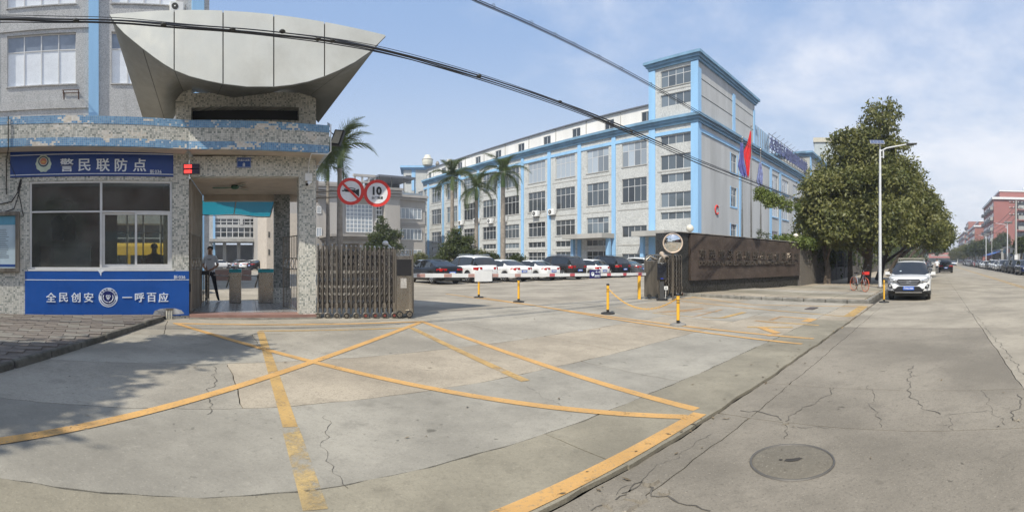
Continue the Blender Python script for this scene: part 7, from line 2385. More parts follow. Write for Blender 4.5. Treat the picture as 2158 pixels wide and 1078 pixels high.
# hexagonal grille with chrome slats and oval badge
gp = [(-.50, .80), (-.44, .90), (.44, .90), (.50, .80), (.36, .66), (-.36, .66)]
MB().prism(gp[::-1], Hh - .05, Hh + .012, axis='y').build('grille', M_black, hero)
for k in range(4):
    z = .69 + k * .062; w_ = .37 + .045 * k if k < 3 else .45
    MB().box(-w_, w_, Hh + .012, Hh + .03, z, z + .026).build('grille_slat', M_chrome, hero, bevel=.006)
mb = MB()
mb.tube([(.085 * math.cos(a), Hh + .036, .785 + .045 * math.sin(a)) for a in [2*PI*q/20 for q in range(20)]], .008, 5, closed=True)
mb.tube([(-.04, Hh + .036, .75), (-.02, Hh + .036, .82)], .010, 5).tube([(.02, Hh + .036, .75), (.04, Hh + .036, .82)], .010, 5).tube([(-.03, Hh + .036, .78), (.03, Hh + .036, .79)], .008, 5)
mb.build('badge', M_chrome, hero)
pl = MB().box(-.23, .23, Hh + .03, Hh + .045, .455, .60).build('front_plate', M_plate, hero)
RM = Matrix.Translation((0, Hh + .046, 0)) @ Matrix.Rotation(PI, 4, 'Z')
put_text('plate_characters', '粤SEZ40B', M_platet, pl, RM, -.20, .20, .48, .575, -.0, 'fill', .004)
MB().prism([(-.62, .52), (-.50, .36), (.50, .36), (.62, .52), (.40, .44), (-.40, .44)][::-1] if False else [(-.66, .50), (-.52, .34), (.52, .34), (.66, .50), (.56, .50), (.44, .60), (-.44, .60), (-.56, .50)], Hh - .06, Hh + .018, axis='y').build('lower_grille', M_black, hero)
MB().box(-.55, .55, Hh - .02, Hh + .034, .335, .365).build('skid_plate', M_chrome, hero)
for s in (-1, 1):
    # long swept headlamps, fog lamps in black pods
    vs = [(s * .48, Hh + .01, .78), (s * .50, Hh + .01, .86), (s * .80, Hh - .10, .93), (s * .865, Hh - .30, .98), (s * .865, Hh - .28, .86), (s * .78, Hh - .08, .80),
          (s * .46, Hh - .10, .78), (s * .46, Hh - .10, .86), (s * .74, Hh - .24, .93), (s * .76, Hh - .34, .97), (s * .76, Hh - .34, .86), (s * .72, Hh - .24, .80)]
    fs = [(0, 1, 2, 5), (5, 2, 3, 4), (1, 7, 8, 2), (2, 8, 9, 3), (0, 5, 11, 6), (5, 4, 10, 11), (4, 3, 9, 10)]
    if s < 0: fs = [f[::-1] for f in fs]
    hd_ = MB().add(vs, fs).build('headlight', M_head, hero)
    MB().sphere((s * .60, Hh - .005, .835), .042, 12).build('lamp_lens', M_chrome, hd_)
    fp = [(s * .66, .50), (s * .84, .56), (s * .86, .68), (s * .78, .70), (s * .68, .60)]
    MB().prism(fp if s < 0 else fp[::-1], Hh - .16, Hh - .035, axis='y').build('fog_lamp_pod', M_black, hero)
    MB().cyl((s * .77, Hh - .04, .62), (s * .77, Hh - .015, .62), .045, n=14).build('fog_lamp', M_head, hero)
MB().box(-.60, .60, -1.3, .05, 1.70, 1.78).build('roof_box', mat('khaki_cover', (.20, .19, .15), .8, var=.2), hero, bevel=.03)
MB().box(.38, .46, .93, .95, 1.17, 1.22).build('sticker', mat('sticker_white', (.6, .7, .75), .5), hero)
for s in (-.35, .3): MB().tube([(s, 1.22, 1.02), (s + .3, .98, 1.13)], .008, 4).build('wiper', M_black, hero)
hero.scale = (.955,) * 3
hero.location = P(20.75, 1.03, 0); hero.rotation_euler = (0, 0, H_S + PI)
hero['group'] = 'cars parked along the near kerb'

# ------------------------------------------------------------------ yellow minibus behind the booth
pB = BF.w(BF.u(385, 7.6) - 3.25, 7.6, .2)
t = thing('minibus', 'yellow minibus seen through the booth windows', 'minibus', pB, -BF.th)
Mq = wm(t)
M_busy = mat('minibus_yellow', (.72, .42, .03), .3, var=.05, coat=.4)
x0, x1 = -3.0, 3.2
sec = [(0, .30), (0, 1.02), (.05, 1.62), (.16, 1.98), (.40, 2.10), (1.5, 2.10), (1.74, 1.98), (1.86, 1.62), (1.9, 1.02), (1.9, .30)]
MB(Mq).prism([(y, z) for y, z in sec][::-1], x0, x1, axis='x').build('body', M_busy, t, bevel=.05)
for (a, b_) in ((-2.8, -1.6), (-1.4, -.35), (-.15, 1.0), (1.15, 2.1), (2.25, 2.95)):
    MB(Mq).add([(a, -.006, 1.10), (b_, -.006, 1.10), (b_, .042, 1.60), (a, .042, 1.60), (a, .03, 1.10), (b_, .03, 1.10)], [(0, 1, 2, 3)]).build('window', M_carglass, t)
MB(Mq).box(x0, x1, -.012, -.001, .60, .66).build('red_stripe', M_red, t)
MB(Mq).box(2.0, 2.9, -.012, -.001, .80, 1.0).build('red_lettering', M_red, t)
for x in (-2.0, 2.1):
    MB(Mq).cyl((x, -.02, .36), (x, .2, .36), .36, n=20).build('wheel', M_rubber, t)
    MB(Mq).cyl((x, -.03, .36), (x, -.021, .36), .2, n=14).build('hub', M_rim, t)

# ================================================================== people
M_skin = mat('skin', (.36, .21, .14), .55, var=.06); M_hair = mat('black_hair', (.012, .010, .010), .6, var=.1)
M_tee = mat('pale_blue_tee', (.62, .66, .72), .85, var=.06); M_trou = mat('dark_trousers', (.018, .02, .03), .85, var=.2)
M_shoe = mat('black_shoes', (.012, .012, .012), .5)
pg_ = PF.w(PF.u(443, 3.75), 3.75, FLZ)
person(GUARD_STAND, 'man in a pale blue t-shirt and dark trousers waiting by the turnstiles', pg_, -PF.th - .15, M_tee, M_trou, M_skin, M_hair, 1.0, shoes=M_shoe, logo=M_ink)
pg_ = BF.w(BF.u(325, 1.5), 1.5, FLZ)
M_uni = mat('maroon_uniform', (.06, .025, .035), .85, var=.1)
person(GUARD_BOOTH, 'guard in a dark cap and maroon shirt standing behind the booth window', pg_, -BF.th, M_uni, M_trou, M_skin, M_hair, 1.0, cap=mat('dark_cap', (.015, .015, .02), .8))
person(WALKER, 'man in a white shirt walking on the road far beyond the white suv', P(55, -.3 + .05, 0), H_S + PI + PI, mat('white_shirt', (.7, .7, .7), .85), M_trou, M_skin, M_hair, 1.0)
for (s_, t_, lab) in ((100, 3.6, 'distant pedestrian in dark clothes under the trees'), ):
    person(GUARD_BOOTH, lab, P(s_, t_, .12), H_S, M_trou, M_trou, M_skin, M_hair, 1.0)

# ================================================================== shared bicycle
bp = G(1811, 619); bq = G(1808, 617)
t = thing('bicycle', 'orange wheeled silver shared bicycle with a red basket on the pavement', 'bicycle', (bp.x, bp.y, zg(st(bp)[1]) + .118))
p = t.location.copy()
yaw = -((1808 - CX) / F) + R(-58)
t.rotation_euler = (0, 0, yaw); WM[t.name] = Matrix.Translation(p) @ Matrix.Rotation(yaw, 4, 'Z')
Mq = WM[t.name]
M_or = mat('orange_rim', (.62, .13, .05), .5); M_al = mat('bike_silver', (.45, .45, .46), .35, .6)
wr_ = .31
for x, nm in ((.50, 'front_wheel'), (-.50, 'rear_wheel')):
    wob = MB(Mq).tube([(x + wr_ * math.cos(a), 0, wr_ + .02 + wr_ * math.sin(a)) for a in [2*PI*k/28 for k in range(28)]], .014, 6, closed=True).build('wheel', M_or, t)
    for k in range(12):
        a = 2*PI*k/12
        MB(Mq).cyl((x, 0, wr_ + .02), (x + (wr_ - .02) * math.cos(a), 0, wr_ + .02 + (wr_ - .02) * math.sin(a)), .004, n=4, cap=False).build('spoke', M_or, wob)
    MB(Mq).cyl((x, -.04, wr_ + .02), (x, .04, wr_ + .02), .035, n=10).build('hub', M_joint, wob)
MB(Mq).tube([(-.50, 0, .33), (-.12, 0, .30), (.20, 0, .52), (.37, 0, .80)], .022, 7).tube([(-.12, 0, .30), (-.26, 0, .80)], .020, 7).tube([(-.50, .03, .33), (-.22, .02, .62)], .012, 6).tube([(-.50, -.03, .33), (-.22, -.02, .62)], .012, 6).build('frame', M_al, t)
MB(Mq).tube([(.50, .05, .33), (.42, .05, .66), (.37, 0, .80), (.35, 0, .95)], .016, 6).tube([(.50, -.05, .33), (.42, -.05, .66), (.37, 0, .80)], .016, 6).build('fork', M_al, t)
MB(Mq).tube([(.22, -.27, 1.02), (.30, -.20, 1.0), (.36, 0, .97), (.30, .20, 1.0), (.22, .27, 1.02)], .013, 6).build('handlebar', M_joint, t)
for s in (-1, 1): MB(Mq).tube([(.30, s * .22, 1.0), (.33, s * .26, 1.18)], .006, 4).sphere((.33, s * .27, 1.19), .045, 8, sc=(.3, 1, 1)).build('mirror', M_black, t)
bk = MB(Mq)
bk.box(.42, .64, -.12, .12, .78, .795).box(.42, .435, -.12, .12, .795, .90).box(.625, .64, -.13, .13, .795, .92).box(.435, .625, -.13, -.118, .795, .90).box(.435, .625, .118, .13, .795, .90)
bk.build('basket', M_red, t)
MB(Mq).add([(-.40, -.03, .86), (-.40, .03, .86), (-.32, .09, .87), (-.18, .06, .87), (-.08, .02, .86), (-.08, -.02, .86), (-.18, -.06, .87), (-.32, -.09, .87)] + [(-.40, -.03, .81), (-.40, .03, .81), (-.32, .09, .81), (-.18, .06, .81), (-.08, .02, .83), (-.08, -.02, .83), (-.18, -.06, .81), (-.32, -.09, .81)],
           [tuple(range(8))[::-1], tuple(range(8, 16))] + [(i, (i+1) % 8, 8 + (i+1) % 8, 8 + i) for i in range(8)]).build('saddle', M_black, t)
MB(Mq).tube([(-.26, 0, .78), (-.28, 0, .84)], .015, 6).build('seat_post', M_al, t)
MB(Mq).tube([(-.78, 0, .50), (-.68, 0, .62), (-.52, 0, .69), (-.36, 0, .66)], .022, 5).build('mudguard', M_al, t)
MB(Mq).lathe([(.001, -.01), (.07, -.01), (.07, .01), (.001, .01)], (-.12, -.05, .30), 14, rot=Matrix.Rotation(PI/2, 3, 'X')).cyl((-.12, -.06, .30), (-.04, -.08, .17), .010, n=5).build('crank', M_joint, t)
MB(Mq).tube([(-.45, .05, .30), (-.40, .16, .02)], .010, 5).build('kickstand', M_joint, t)

# ================================================================== lamps, poles, cables
def solar_lamp(p, h, label, yaw, group='solar street lamps', arm=1.75, pr=.09, panel_w=.75):
    t = thing('street_lamp', label, 'street lamp', p, yaw, group)
    Mq = wm(t)
    MB(Mq).cyl((0, 0, 0), (0, 0, h - .3), pr, pr * .62, 14).build('pole', mat('lamp_white', (.62, .63, .64), .5, var=.06, dirt=.35, scale=8), t)
    MB(Mq).cyl((0, 0, 0), (0, 0, .06), pr * 1.9, n=12).build('base_flange', M_steel_old, t)
    MB(Mq).cyl((0, 0, h - .55), (0, 0, h + .05), pr * .5, n=8).cyl((pr * 1.9, 0, h - .75), (pr * 1.9, 0, h - .3), pr * .45, n=8).cyl((0, 0, h - .70), (pr * 1.9, 0, h - .68), .02, n=6).build('head_bracket', MATS['lamp_white'], t)
    MB(Mq).tube([(0, 0, h - .40), (.35, 0, h - .22), (arm * .62, 0, h - .10), (arm, 0, h + .02)], [.045, .042, .036, .03], 8).build('arm', MATS['lamp_white'], t)
    MB(Mq).bbox((arm + .22, 0, h + .04), (.55, .2, .07), rot=Matrix.Rotation(R(-4), 3, 'Y')).build('lamp_head', M_joint, t, bevel=.01)
    rot = Matrix.Rotation(R(32), 3, 'X')
    MB(Mq).bbox((-.15, 0, h + .08), (panel_w, .55, .035), rot=rot).build('solar_panel', mat('solar_frame', (.5, .5, .5), .4, .6), t)
    for i in range(4):
        for j in range(3):
            MB(Mq).bbox(Vector((-.15, 0, h + .08)) + rot @ Vector(((i - 1.5) * panel_w * .235, (j - 1) * .165, .021)), (panel_w * .215, .150, .006), rot=rot).build('solar_cell', mat('solar_blue', (.07, .09, .16), .2, var=.2, spec=.8), t)
    return t
lp = P(24.6, 2.85, zg(2.85) + .118)
yaw_l = -((1856 - CX) / F) + R(6)
zt_l = A(1856, 302, 24.7).z - lp.z
solar_lamp(lp, zt_l, 'tall white solar street lamp beside the white suv', yaw_l, arm=1.45)
for (x, ybase, ytop, D, lab) in ((2123, 553, 470, 72, 'solar street lamp before the red apartment block'), (2078, 552, 495, 105, 'solar street lamp left of the red apartment block'), (2040, 551, 512, 170, 'small distant solar lamp before the far red blocks')):
    p = A(x, 548, D); p.z = .1; h = A(x, ytop, D).z - .1
    solar_lamp(p, h, lab, -((x - CX) / F) + PI, arm=h * .26, pr=.012 * h + .03, panel_w=h * .17)
# concrete power pole with cross arms
p = A(2141, 548, 62); p.z = .1; h = A(2141, 424, 62).z
t = thing('power_pole', 'concrete power pole with cross arms at the right edge', 'power pole', p, SROT)
Mq = wm(t)
MB(Mq).cyl((0, 0, 0), (0, 0, h), .17, .11, 12).build('pole', M_concl, t)
for k, z in enumerate((h - .3, h - 1.0, h - 1.9)):
    MB(Mq).box(-.05, .05, -.9, .9, z - .05, z + .05).build('cross_arm', M_joint, t)
    for y in (-.8, -.3, .3, .8): MB(Mq).cyl((0, y, z + .05), (0, y, z + .22), .04, n=8).build('insulator', M_white, t)
MB(Mq).box(-.19, .19, -.2, .2, 1.0, 2.2).build('poster_wrap', M_white, t)
tq = thing('power_pole', 'slim grey pole behind the parked row near the blue awning', 'power pole', A(2090, 551, 110))
MB(wm(tq)).cyl((0, 0, -1), (0, 0, 7), .10, .07, 8).build('pole', M_concl, tq)

def wire(pts, r_, label=None, cat=None, name='cable', parent=None, sag=0, n=14):
    path = []
    for a, b_ in zip(pts[:-1], pts[1:]):
        for i in range(n):
            f_ = i / n; q = a.lerp(b_, f_); q.z -= sag * 4 * f_ * (1 - f_); path.append(q)
    path.append(pts[-1])
    o = MB().tube(path, r_, 6).build(name, M_black, parent)
    if label: tag(o, label, cat)
    return o
# lower bundle of telephone and power cables in front of the gateway
def tw(x, y, t_):
    """point on the vertical plane parallel to the street at distance t_"""
    D = t_ / math.sin(TH0 - (x - CX) / F); return A(x, y, D)
TB = 7.6
bpts = [(-480, 205), (-260, 100), (-60, 44), (0, 40), (120, 42), (250, 44), (400, 56), (570, 70), (690, 84), (800, 104), (950, 143), (1100, 189), (1250, 243), (1400, 307), (1500, 350), (1600, 388), (1690, 424)]
t = thing('cable_bundle', 'thick sagging bundle of black overhead cables across the canopy', 'overhead cables', tw(800, 104, TB))
for k, (dy0, dy1, r_, ph) in enumerate(((0, 0, .014, 0), (3, 2, .012, 1), (-3, -2, .010, 2), (6, 5, .009, 3), (-8, -3, .006, 4), (2, 7, .010, 5), (-5, -1, .007, 1.5))):
    pts = [tw(x, y + dy0 + (dy1 - dy0) * i / 14 + 1.6 * math.sin(i * 1.1 + ph * 1.7), TB + .03 * k) for i, (x, y) in enumerate(bpts)]
    # smooth
    path = []
    for i in range(len(pts) - 1):
        p0_, p1_, p2_, p3_ = pts[max(i-1, 0)], pts[i], pts[i+1], pts[min(i+2, len(pts)-1)]
        for q in range(6):
            u = q / 6
            path.append(.5 * ((2 * p1_) + (-p0_ + p2_) * u + (2*p0_ - 5*p1_ + 4*p2_ - p3_) * u*u + (-p0_ + 3*p1_ - 3*p2_ + p3_) * u**3))
    path.append(pts[-1])
    MB().tube(path, r_, 5).build('cable', M_black, t)
for (x, y) in ((160, 43), (345, 52), (490, 62), (595, 66), (670, 82), (700, 86), (1010, 160), (1180, 214), (1330, 276)):
    c = tw(x, y, TB)
    MB().sphere(c, .035, 8, sc=(1.6, 1.6, .8)).build('clip', M_joint, t)
# upper pair with hooks
UPP = [(-300, 60), (0, -62), (300, -112), (600, -100), (800, -66), (940, -29), (1005, 2), (1100, 43), (1230, 105), (1350, 168), (1480, 243), (1600, 320), (1700, 372)]
t = thing('hooked_cable', 'second overhead cable with small hooks crossing the blue sky', 'overhead cables', tw(1230, 105, TB))
for dy, r_ in ((0, .013), (-4, .009), (3, .007)):
    pts = [tw(x, y + dy, TB + .1) for x, y in UPP]
    path = []
    for i in range(len(pts) - 1):
        p0_, p1_, p2_, p3_ = pts[max(i-1, 0)], pts[i], pts[i+1], pts[min(i+2, len(pts)-1)]
        for q in range(6):
            u = q / 6
            path.append(.5 * ((2 * p1_) + (-p0_ + p2_) * u + (2*p0_ - 5*p1_ + 4*p2_ - p3_) * u*u + (-p0_ + 3*p1_ - 3*p2_ + p3_) * u**3))
    path.append(pts[-1])
    MB().tube(path, r_, 5).build('cable', M_black, t)
for (x, y) in ((1040, 17), (1120, 52), (1170, 76), (1210, 96), (1262, 122), (1310, 148), (1372, 180), (1440, 219)):
    c = tw(x, y, TB + .1)
    MB().tube([c + Vector((.03 * math.cos(a), .0, .05 + .04 * math.sin(a))) for a in [R(v) for v in range(-90, 181, 45)]], .007, 4).build('hook', M_joint, t)
# far wires by the power pole
t = thing('street_wires', 'thin wires running between the power poles at the right', 'overhead cables', A(2120, 460, 60))
pole_top = A(2141, 432, 62)
for k in range(3): wire([pole_top + Vector((0, 0, -.8 * k)), A(2076 - 4 * k, 480 + 8 * k, 110), A(2020, 530, 230)], .03, parent=t, sag=.8)
wire([A(1990, 530, 160), A(2075, 528, 120)], .03, parent=t, sag=.3)
# ================================================================== vegetation
def leaves(centers, radii, n_clump, per, leaf, mt, name, parent, flat=1.0, shell=.62, droop=.35, seed=1, kind=None, zmin=None, aspect=.42, sub=0, rsub=.5):
    """clumps of leaves near the surface of overlapping lobes; all faces in one mesh"""
    rng = np.random.default_rng(seed)
    C_ = np.array(centers, float); Rr = np.array(radii, float)
    if Rr.ndim == 1: Rr = np.stack([Rr, Rr, Rr * flat], 1)
    vol = (Rr.prod(1)) ** (2 / 3); pick = rng.choice(len(C_), n_clump, p=vol / vol.sum())
    d = rng.normal(size=(n_clump, 3)); d /= np.linalg.norm(d, axis=1)[:, None]
    rad = shell + (1 - shell) * rng.random(n_clump) ** .6
    rad *= 1 + .18 * rng.normal(size=n_clump).clip(-1.2, 1.6)
    pos = C_[pick] + d * Rr[pick] * rad[:, None]
    if sub:
        # boughs: gather the clumps on small domes that sit on the lobes' surface
        pk = rng.choice(len(C_), sub, p=vol / vol.sum()); e = rng.normal(size=(sub, 3)); e /= np.linalg.norm(e, axis=1)[:, None]
        sc_ = C_[pk] + e * Rr[pk] * (.48 + .42 * rng.random(sub) ** .7)[:, None]
        # keep boughs that are not buried in another lobe
        dd = np.min(np.linalg.norm((sc_[:, None, :] - C_[None]) / Rr[None], axis=2), axis=1)
        sc_ = sc_[dd > .50]; rs = rsub * (.6 + .8 * rng.random(len(sc_)))
        q = rng.choice(len(sc_), n_clump)
        d = rng.normal(size=(n_clump, 3)); d[:, 2] = np.abs(d[:, 2]) * 1.1 - .25; d /= np.linalg.norm(d, axis=1)[:, None]
        pos = sc_[q] + d * rs[q][:, None] * (.75 + .3 * rng.random(n_clump))[:, None] * [1.25, 1.25, .62]
    if zmin is not None:
        keep = pos[:, 2] > zmin; pos = pos[keep]; d = d[keep]
    m = len(pos)
    # each clump: `per` leaves radiating outwards and down
    out = d[:m] * [1, 1, .6] + rng.normal(size=(m, 3)) * .35; out /= np.linalg.norm(out, axis=1)[:, None]
    base = np.repeat(pos, per, 0); o = np.repeat(out, per, 0)
    r = rng.normal(size=(m * per, 3)); dirv = o * .55 + r * .75; dirv[:, 2] -= droop
    dirv /= np.linalg.norm(dirv, axis=1)[:, None]
    side = np.cross(dirv, o + rng.normal(size=(m * per, 3)) * .3); side /= (np.linalg.norm(side, axis=1)[:, None] + 1e-9)
    up = np.cross(side, dirv)
    L = leaf * (0.65 + .7 * rng.random(m * per))[:, None]; Wd = L * aspect
    st_ = base + rng.normal(size=(m * per, 3)) * leaf * .55
    p0 = st_; p2 = st_ + dirv * L - up * L * .12
    p1 = st_ + dirv * L * .5 + side * Wd * .5 + up * L * .07; p3 = st_ + dirv * L * .5 - side * Wd * .5 + up * L * .07
    V = np.stack([p0, p1, p2, p3], 1).reshape(-1, 3)
    nL = m * per
    me = bpy.data.meshes.new(name)
    M_ = np.array(wm(parent).inverted())
    V = V @ M_[:3, :3].T + M_[:3, 3]
    me.vertices.add(nL * 4); me.vertices.foreach_set('co', V.ravel())
    me.loops.add(nL * 4); me.loops.foreach_set('vertex_index', np.arange(nL * 4, dtype=np.int32))
    me.polygons.add(nL); me.polygons.foreach_set('loop_start', np.arange(0, nL * 4, 4, dtype=np.int32)); me.polygons.foreach_set('loop_total', np.full(nL, 4, dtype=np.int32))
    me.materials.append(mt)
    me.update(calc_edges=True)
    ob = bpy.data.objects.new(name, me); S.collection.objects.link(ob)
    if parent is not None: ob.parent = parent
    WM[ob.name] = wm(parent).copy()
    if kind: ob['kind'] = kind
    return ob

def lobes(px):
    """(x, y, D, r_px) -> centres and radii in metres"""
    return [tuple(A(x, y, D)) for x, y, D, r in px], [r * D / F for x, y, D, r in px]

def tree(name, label, base, crown_px, mt, trunk_r=.22, n=900, per=14, leaf=.24, seed=1, group=None, flat=.85, limbs=True, zmin=None, sub=0, rsub=.5):
    t = thing(name, label, 'tree', base, 0, group)
    C_, R_ = lobes(crown_px)
    leaves(C_, R_, n, per, leaf, mt, 'crown', t, flat, seed=seed, zmin=zmin, sub=sub, rsub=rsub)
    rng = random.Random(seed)
    b = Vector(base); top = Vector(C_[max(range(len(C_)), key=lambda i: C_[i][2])])
    path = []
    for i in range(8):
        f_ = i / 7; q = b.lerp(top, f_); q.x += rng.uniform(-.12, .12) * (i > 0); q.y += rng.uniform(-.12, .12) * (i > 0); path.append(q)
    MB().tube(path[:7], [trunk_r * (1.25 if i == 0 else 1) * (1 - i / 8.5) for i in range(7)], 9).build('trunk', M_bark, t)
    if limbs:
        for i, (c, r_) in enumerate(zip(C_, R_)):
            c = Vector(c)
            f_ = min(.8, max(.18, (c.z - 1.2 - b.z) / (top.z - b.z)))
            q = path[0].lerp(path[-1], f_ * .75)
            mid = q.lerp(c, .5) + Vector((0, 0, .35))
            MB().tube([q, mid, c], [trunk_r * .5, trunk_r * .34, .02], 6).build('branch', M_bark, t)
    return t

# --- the row of street trees on the right pavement
TB_ = P(29.0, 4.3, .15)
tree('street_tree', 'tallest broad leaved street tree rising behind the solar lamp', TB_,
     [(1861, 214, 30, 8), (1859, 228, 30, 13), (1856, 246, 30, 20), (1850, 272, 30, 32), (1830, 292, 30, 26), (1800, 290, 30, 22), (1782, 300, 30, 16), (1868, 312, 30, 28), (1830, 325, 30, 38), (1795, 340, 30, 36), (1775, 352, 30, 28), (1856, 352, 29.5, 42),
      (1900, 362, 29.5, 20), (1770, 395, 29.5, 38), (1815, 392, 28.5, 46), (1872, 400, 28.5, 46), (1760, 440, 29, 42), (1812, 448, 27.5, 44), (1868, 455, 27.5, 48), (1835, 490, 27, 26), (1790, 485, 27.5, 28), (1765, 508, 28, 22), (1805, 512, 28, 20), (1845, 512, 27.5, 22)], M_leaf, .28, 3200, 12, .25, 11, 'street trees', zmin=2.1, sub=450, rsub=.62)
tree('street_tree', 'broad leaved street tree leaning over the ivy covered brick wall', P(27.2, 6.3, .15),
     [(1735, 400, 28, 36), (1722, 440, 28, 36), (1748, 470, 27.5, 38), (1722, 490, 28, 24), (1760, 500, 27, 28), (1738, 365, 29, 20), (1705, 470, 28.5, 20)], M_leaf, .20, 1300, 12, .24, 12, 'street trees', zmin=2.0, sub=170, rsub=.5)
tree('street_tree', 'street tree with low drooping leaves right of the lamp', P(34.5, 4.1, .15),
     [(1910, 380, 33, 28), (1925, 408, 33, 32), (1938, 440, 33, 34), (1900, 440, 32, 40), (1948, 474, 33, 32), (1915, 490, 31, 32), (1882, 500, 31, 28), (1955, 508, 34, 24)], M_leaf, .24, 1700, 12, .25, 13, 'street trees', zmin=2.3, sub=230, rsub=.6)
tree('street_tree', 'street tree reaching farther over the road beyond the parked cars', P(43, 4.2, .15),
     [(1950, 430, 42, 22), (1965, 456, 42, 22), (1950, 480, 41, 26), (1982, 482, 43, 18), (1962, 508, 42, 22), (1992, 496, 45, 14)], M_leaf, .22, 1100, 12, .28, 14, 'street trees', zmin=2.3, sub=150, rsub=.6)
for i, (s_, px, lab) in enumerate(((58, [(1965, 470, 57, 22), (1985, 482, 57, 20), (1998, 498, 58, 15), (1975, 505, 57, 20)], 'smaller street tree fifth in the roadside row'),
                                   (75, [(1975, 492, 74, 16), (1992, 505, 74, 14), (1965, 508, 74, 16), (1983, 515, 74, 14)], 'street tree sixth in the roadside row'),
                                   (100, [(1968, 505, 100, 14), (1980, 515, 100, 12), (1958, 515, 100, 12)], 'street tree seventh in the roadside row'),
                                   (150, [(1966, 520, 150, 12), (1975, 527, 150, 9), (1956, 525, 150, 10)], 'street tree farthest along the near pavement'))):
    tree('street_tree', lab, P(s_, 4.2, .15), px, M_leafd, .2, 420, 10, .34 + .05 * i, 20 + i, 'street trees', limbs=(i < 2), zmin=1.8)
# dark planting behind the trees that fills the gap to the boundary wall
C_ = [tuple(P(31.2 + i * 1.7, 8.9 + .5 * math.sin(i * 1.7), 1.8 + .7 * math.sin(i * 2.3))) for i in range(32)]
o = leaves(C_, [1.6] * 32, 3600, 9, .30, M_leafd, 'undergrowth', None, .8, seed=31)
tag(o, 'dark mass of shrubs behind the boundary railings', 'shrubbery', kind='stuff')
C_ = [tuple(P(80 + i * 5, 9 + 2 * math.sin(i * 1.7), 3 + 1.5 * math.sin(i * 2.3))) for i in range(24)]
o = leaves(C_, [4.2] * 24, 1600, 9, .6, M_leafd, 'roadside_foliage', None, .8, seed=32)
tag(o, 'distant dark foliage along the near side of the street', 'trees', kind='stuff')
# extra tree trunks in the shade
for (x, D) in ((1792, 30), (1748, 33)):
    p = A(x, 548, D); p.z = .15
    tt_ = thing('shaded_tree', 'slim dark trunk in the shade %s' % ('left of the bicycle' if x == 1748 else 'behind the bicycle'), 'tree', p)
    MB().tube([p, p + Vector((.05, .1, 2)), p + Vector((-.1, .1, 4.5))], [.17, .14, .10], 8).build('trunk', M_bark, tt_)
    leaves([tuple(p + Vector((0, 0, 5)))], [1.6], 160, 10, .28, M_leafd, 'crown', tt_, .8, seed=int(x))

# --- street trees on the opposite pavement, outside the view (they show in the glass and the mirror)
for i, s_ in enumerate((-22, -12, -2, 9, 19, 30, 41)):
    b = P(s_, -12.6, .13); t = thing('street_tree', 'tree %s on the opposite pavement outside the view' % ('one two three four five six seven'.split()[i]), 'tree', b, 0, 'street trees')
    leaves([tuple(b + Vector((0, 0, 4.6))), tuple(b + Vector((.9, .3, 3.8))), tuple(b + Vector((-.8, -.2, 4.0)))], [1.9, 1.5, 1.5], 300, 9, .34, M_leafd, 'crown', t, .85, seed=200 + i)
    MB().tube([b, b + Vector((.1, 0, 2)), b + Vector((0, .1, 4.5))], [.17, .14, .06], 7).build('trunk', M_bark, t)
# --- trees across the street
for i, (x, y, D, r_, hgt, lab, m_) in enumerate(((2052, 522, 130, 18, 0, 'bushy green tree behind the row of parked cars', M_leafd), (2068, 518, 120, 16, 0, 'dark green tree left of the blue awning', M_leafd),
        (2030, 527, 150, 14, 0, 'olive tree farther down the far pavement', M_leaf), (2012, 531, 180, 12, 0, 'light green tree near the pink banner', M_leaf),
        (2112, 505, 138, 17, 0, 'dark round tree before the red apartment block', M_leafd), (2098, 520, 135, 10, 0, 'small tree beside the red block corner', M_leafd), (2152, 512, 70, 9, 0, 'small tree above the shed roof at the right edge', M_leafd))):
    base = A(x, 548, D); base.z = .1
    tree('roadside_tree', lab, base, [(x, y, D, r_ * .8), (x - r_ * .6, y + 4, D, r_ * .55), (x + r_ * .6, y + 5, D, r_ * .55), (x - r_ * .2, y + 10, D, r_ * .6), (x + r_*.3, y - r_ * .4, D, r_ * .5)], m_, .2, 420, 9, .45, 40 + i, 'trees across the street', limbs=False)
C_ = [tuple(A(x, 540, 420)) for x in range(1960, 2060, 9)]
o = leaves(C_, [9] * len(C_), 900, 8, 1.4, M_leafd, 'far_treeline', None, .6, seed=50)
tag(o, 'far treeline closing the end of the street', 'trees', kind='stuff')

# --- ivy on the brick wall, its top and along the cable
def frac_line(p0, p1, n): return [tuple(p0.lerp(p1, i / (n - 1))) for i in range(n)]
iv = frac_line(A(1640, 508, 24.9), A(1690, 510, 26.0), 6) + frac_line(A(1690, 512, 26.0), A(1760, 512, 31), 12)
o = leaves(iv, [.38] * len(iv), 620, 10, .13, M_leafy, 'ivy', None, .7, seed=60, droop=.6, aspect=.7)
tag(o, 'ivy spilling over the top of the sign wall and brick wall', 'ivy', kind='stuff')
iv2 = [tuple(A(x, y, 27.2 + (x - 1690) * .06)) for x, y in ((1690, 540), (1705, 530), (1720, 545), (1735, 535), (1742, 560), (1728, 525), (1750, 540), (1712, 520))]
o = leaves(iv2, [.42, .4, .4, .45, .4, .5, .5, .4], 360, 10, .12, M_leafd, 'ivy', None, .9, seed=61, droop=.7, aspect=.7)
tag(o, 'dark ivy hanging down the face of the brick wall', 'ivy', kind='stuff')
g = [(1600, 393), (1618, 402), (1632, 410), (1648, 415), (1664, 420), (1680, 426), (1696, 430), (1712, 438)]
Cg, Rg = [], []
for i, (x, y) in enumerate(g):
    c = tw(x, y + 3, TB)
    for k in range(2): Cg.append(tuple(c + Vector((0, 0, -.12 - .22 * k * (1 + .5 * math.sin(i * 2.1)))))); Rg.append(.19 + .05 * math.sin(i))
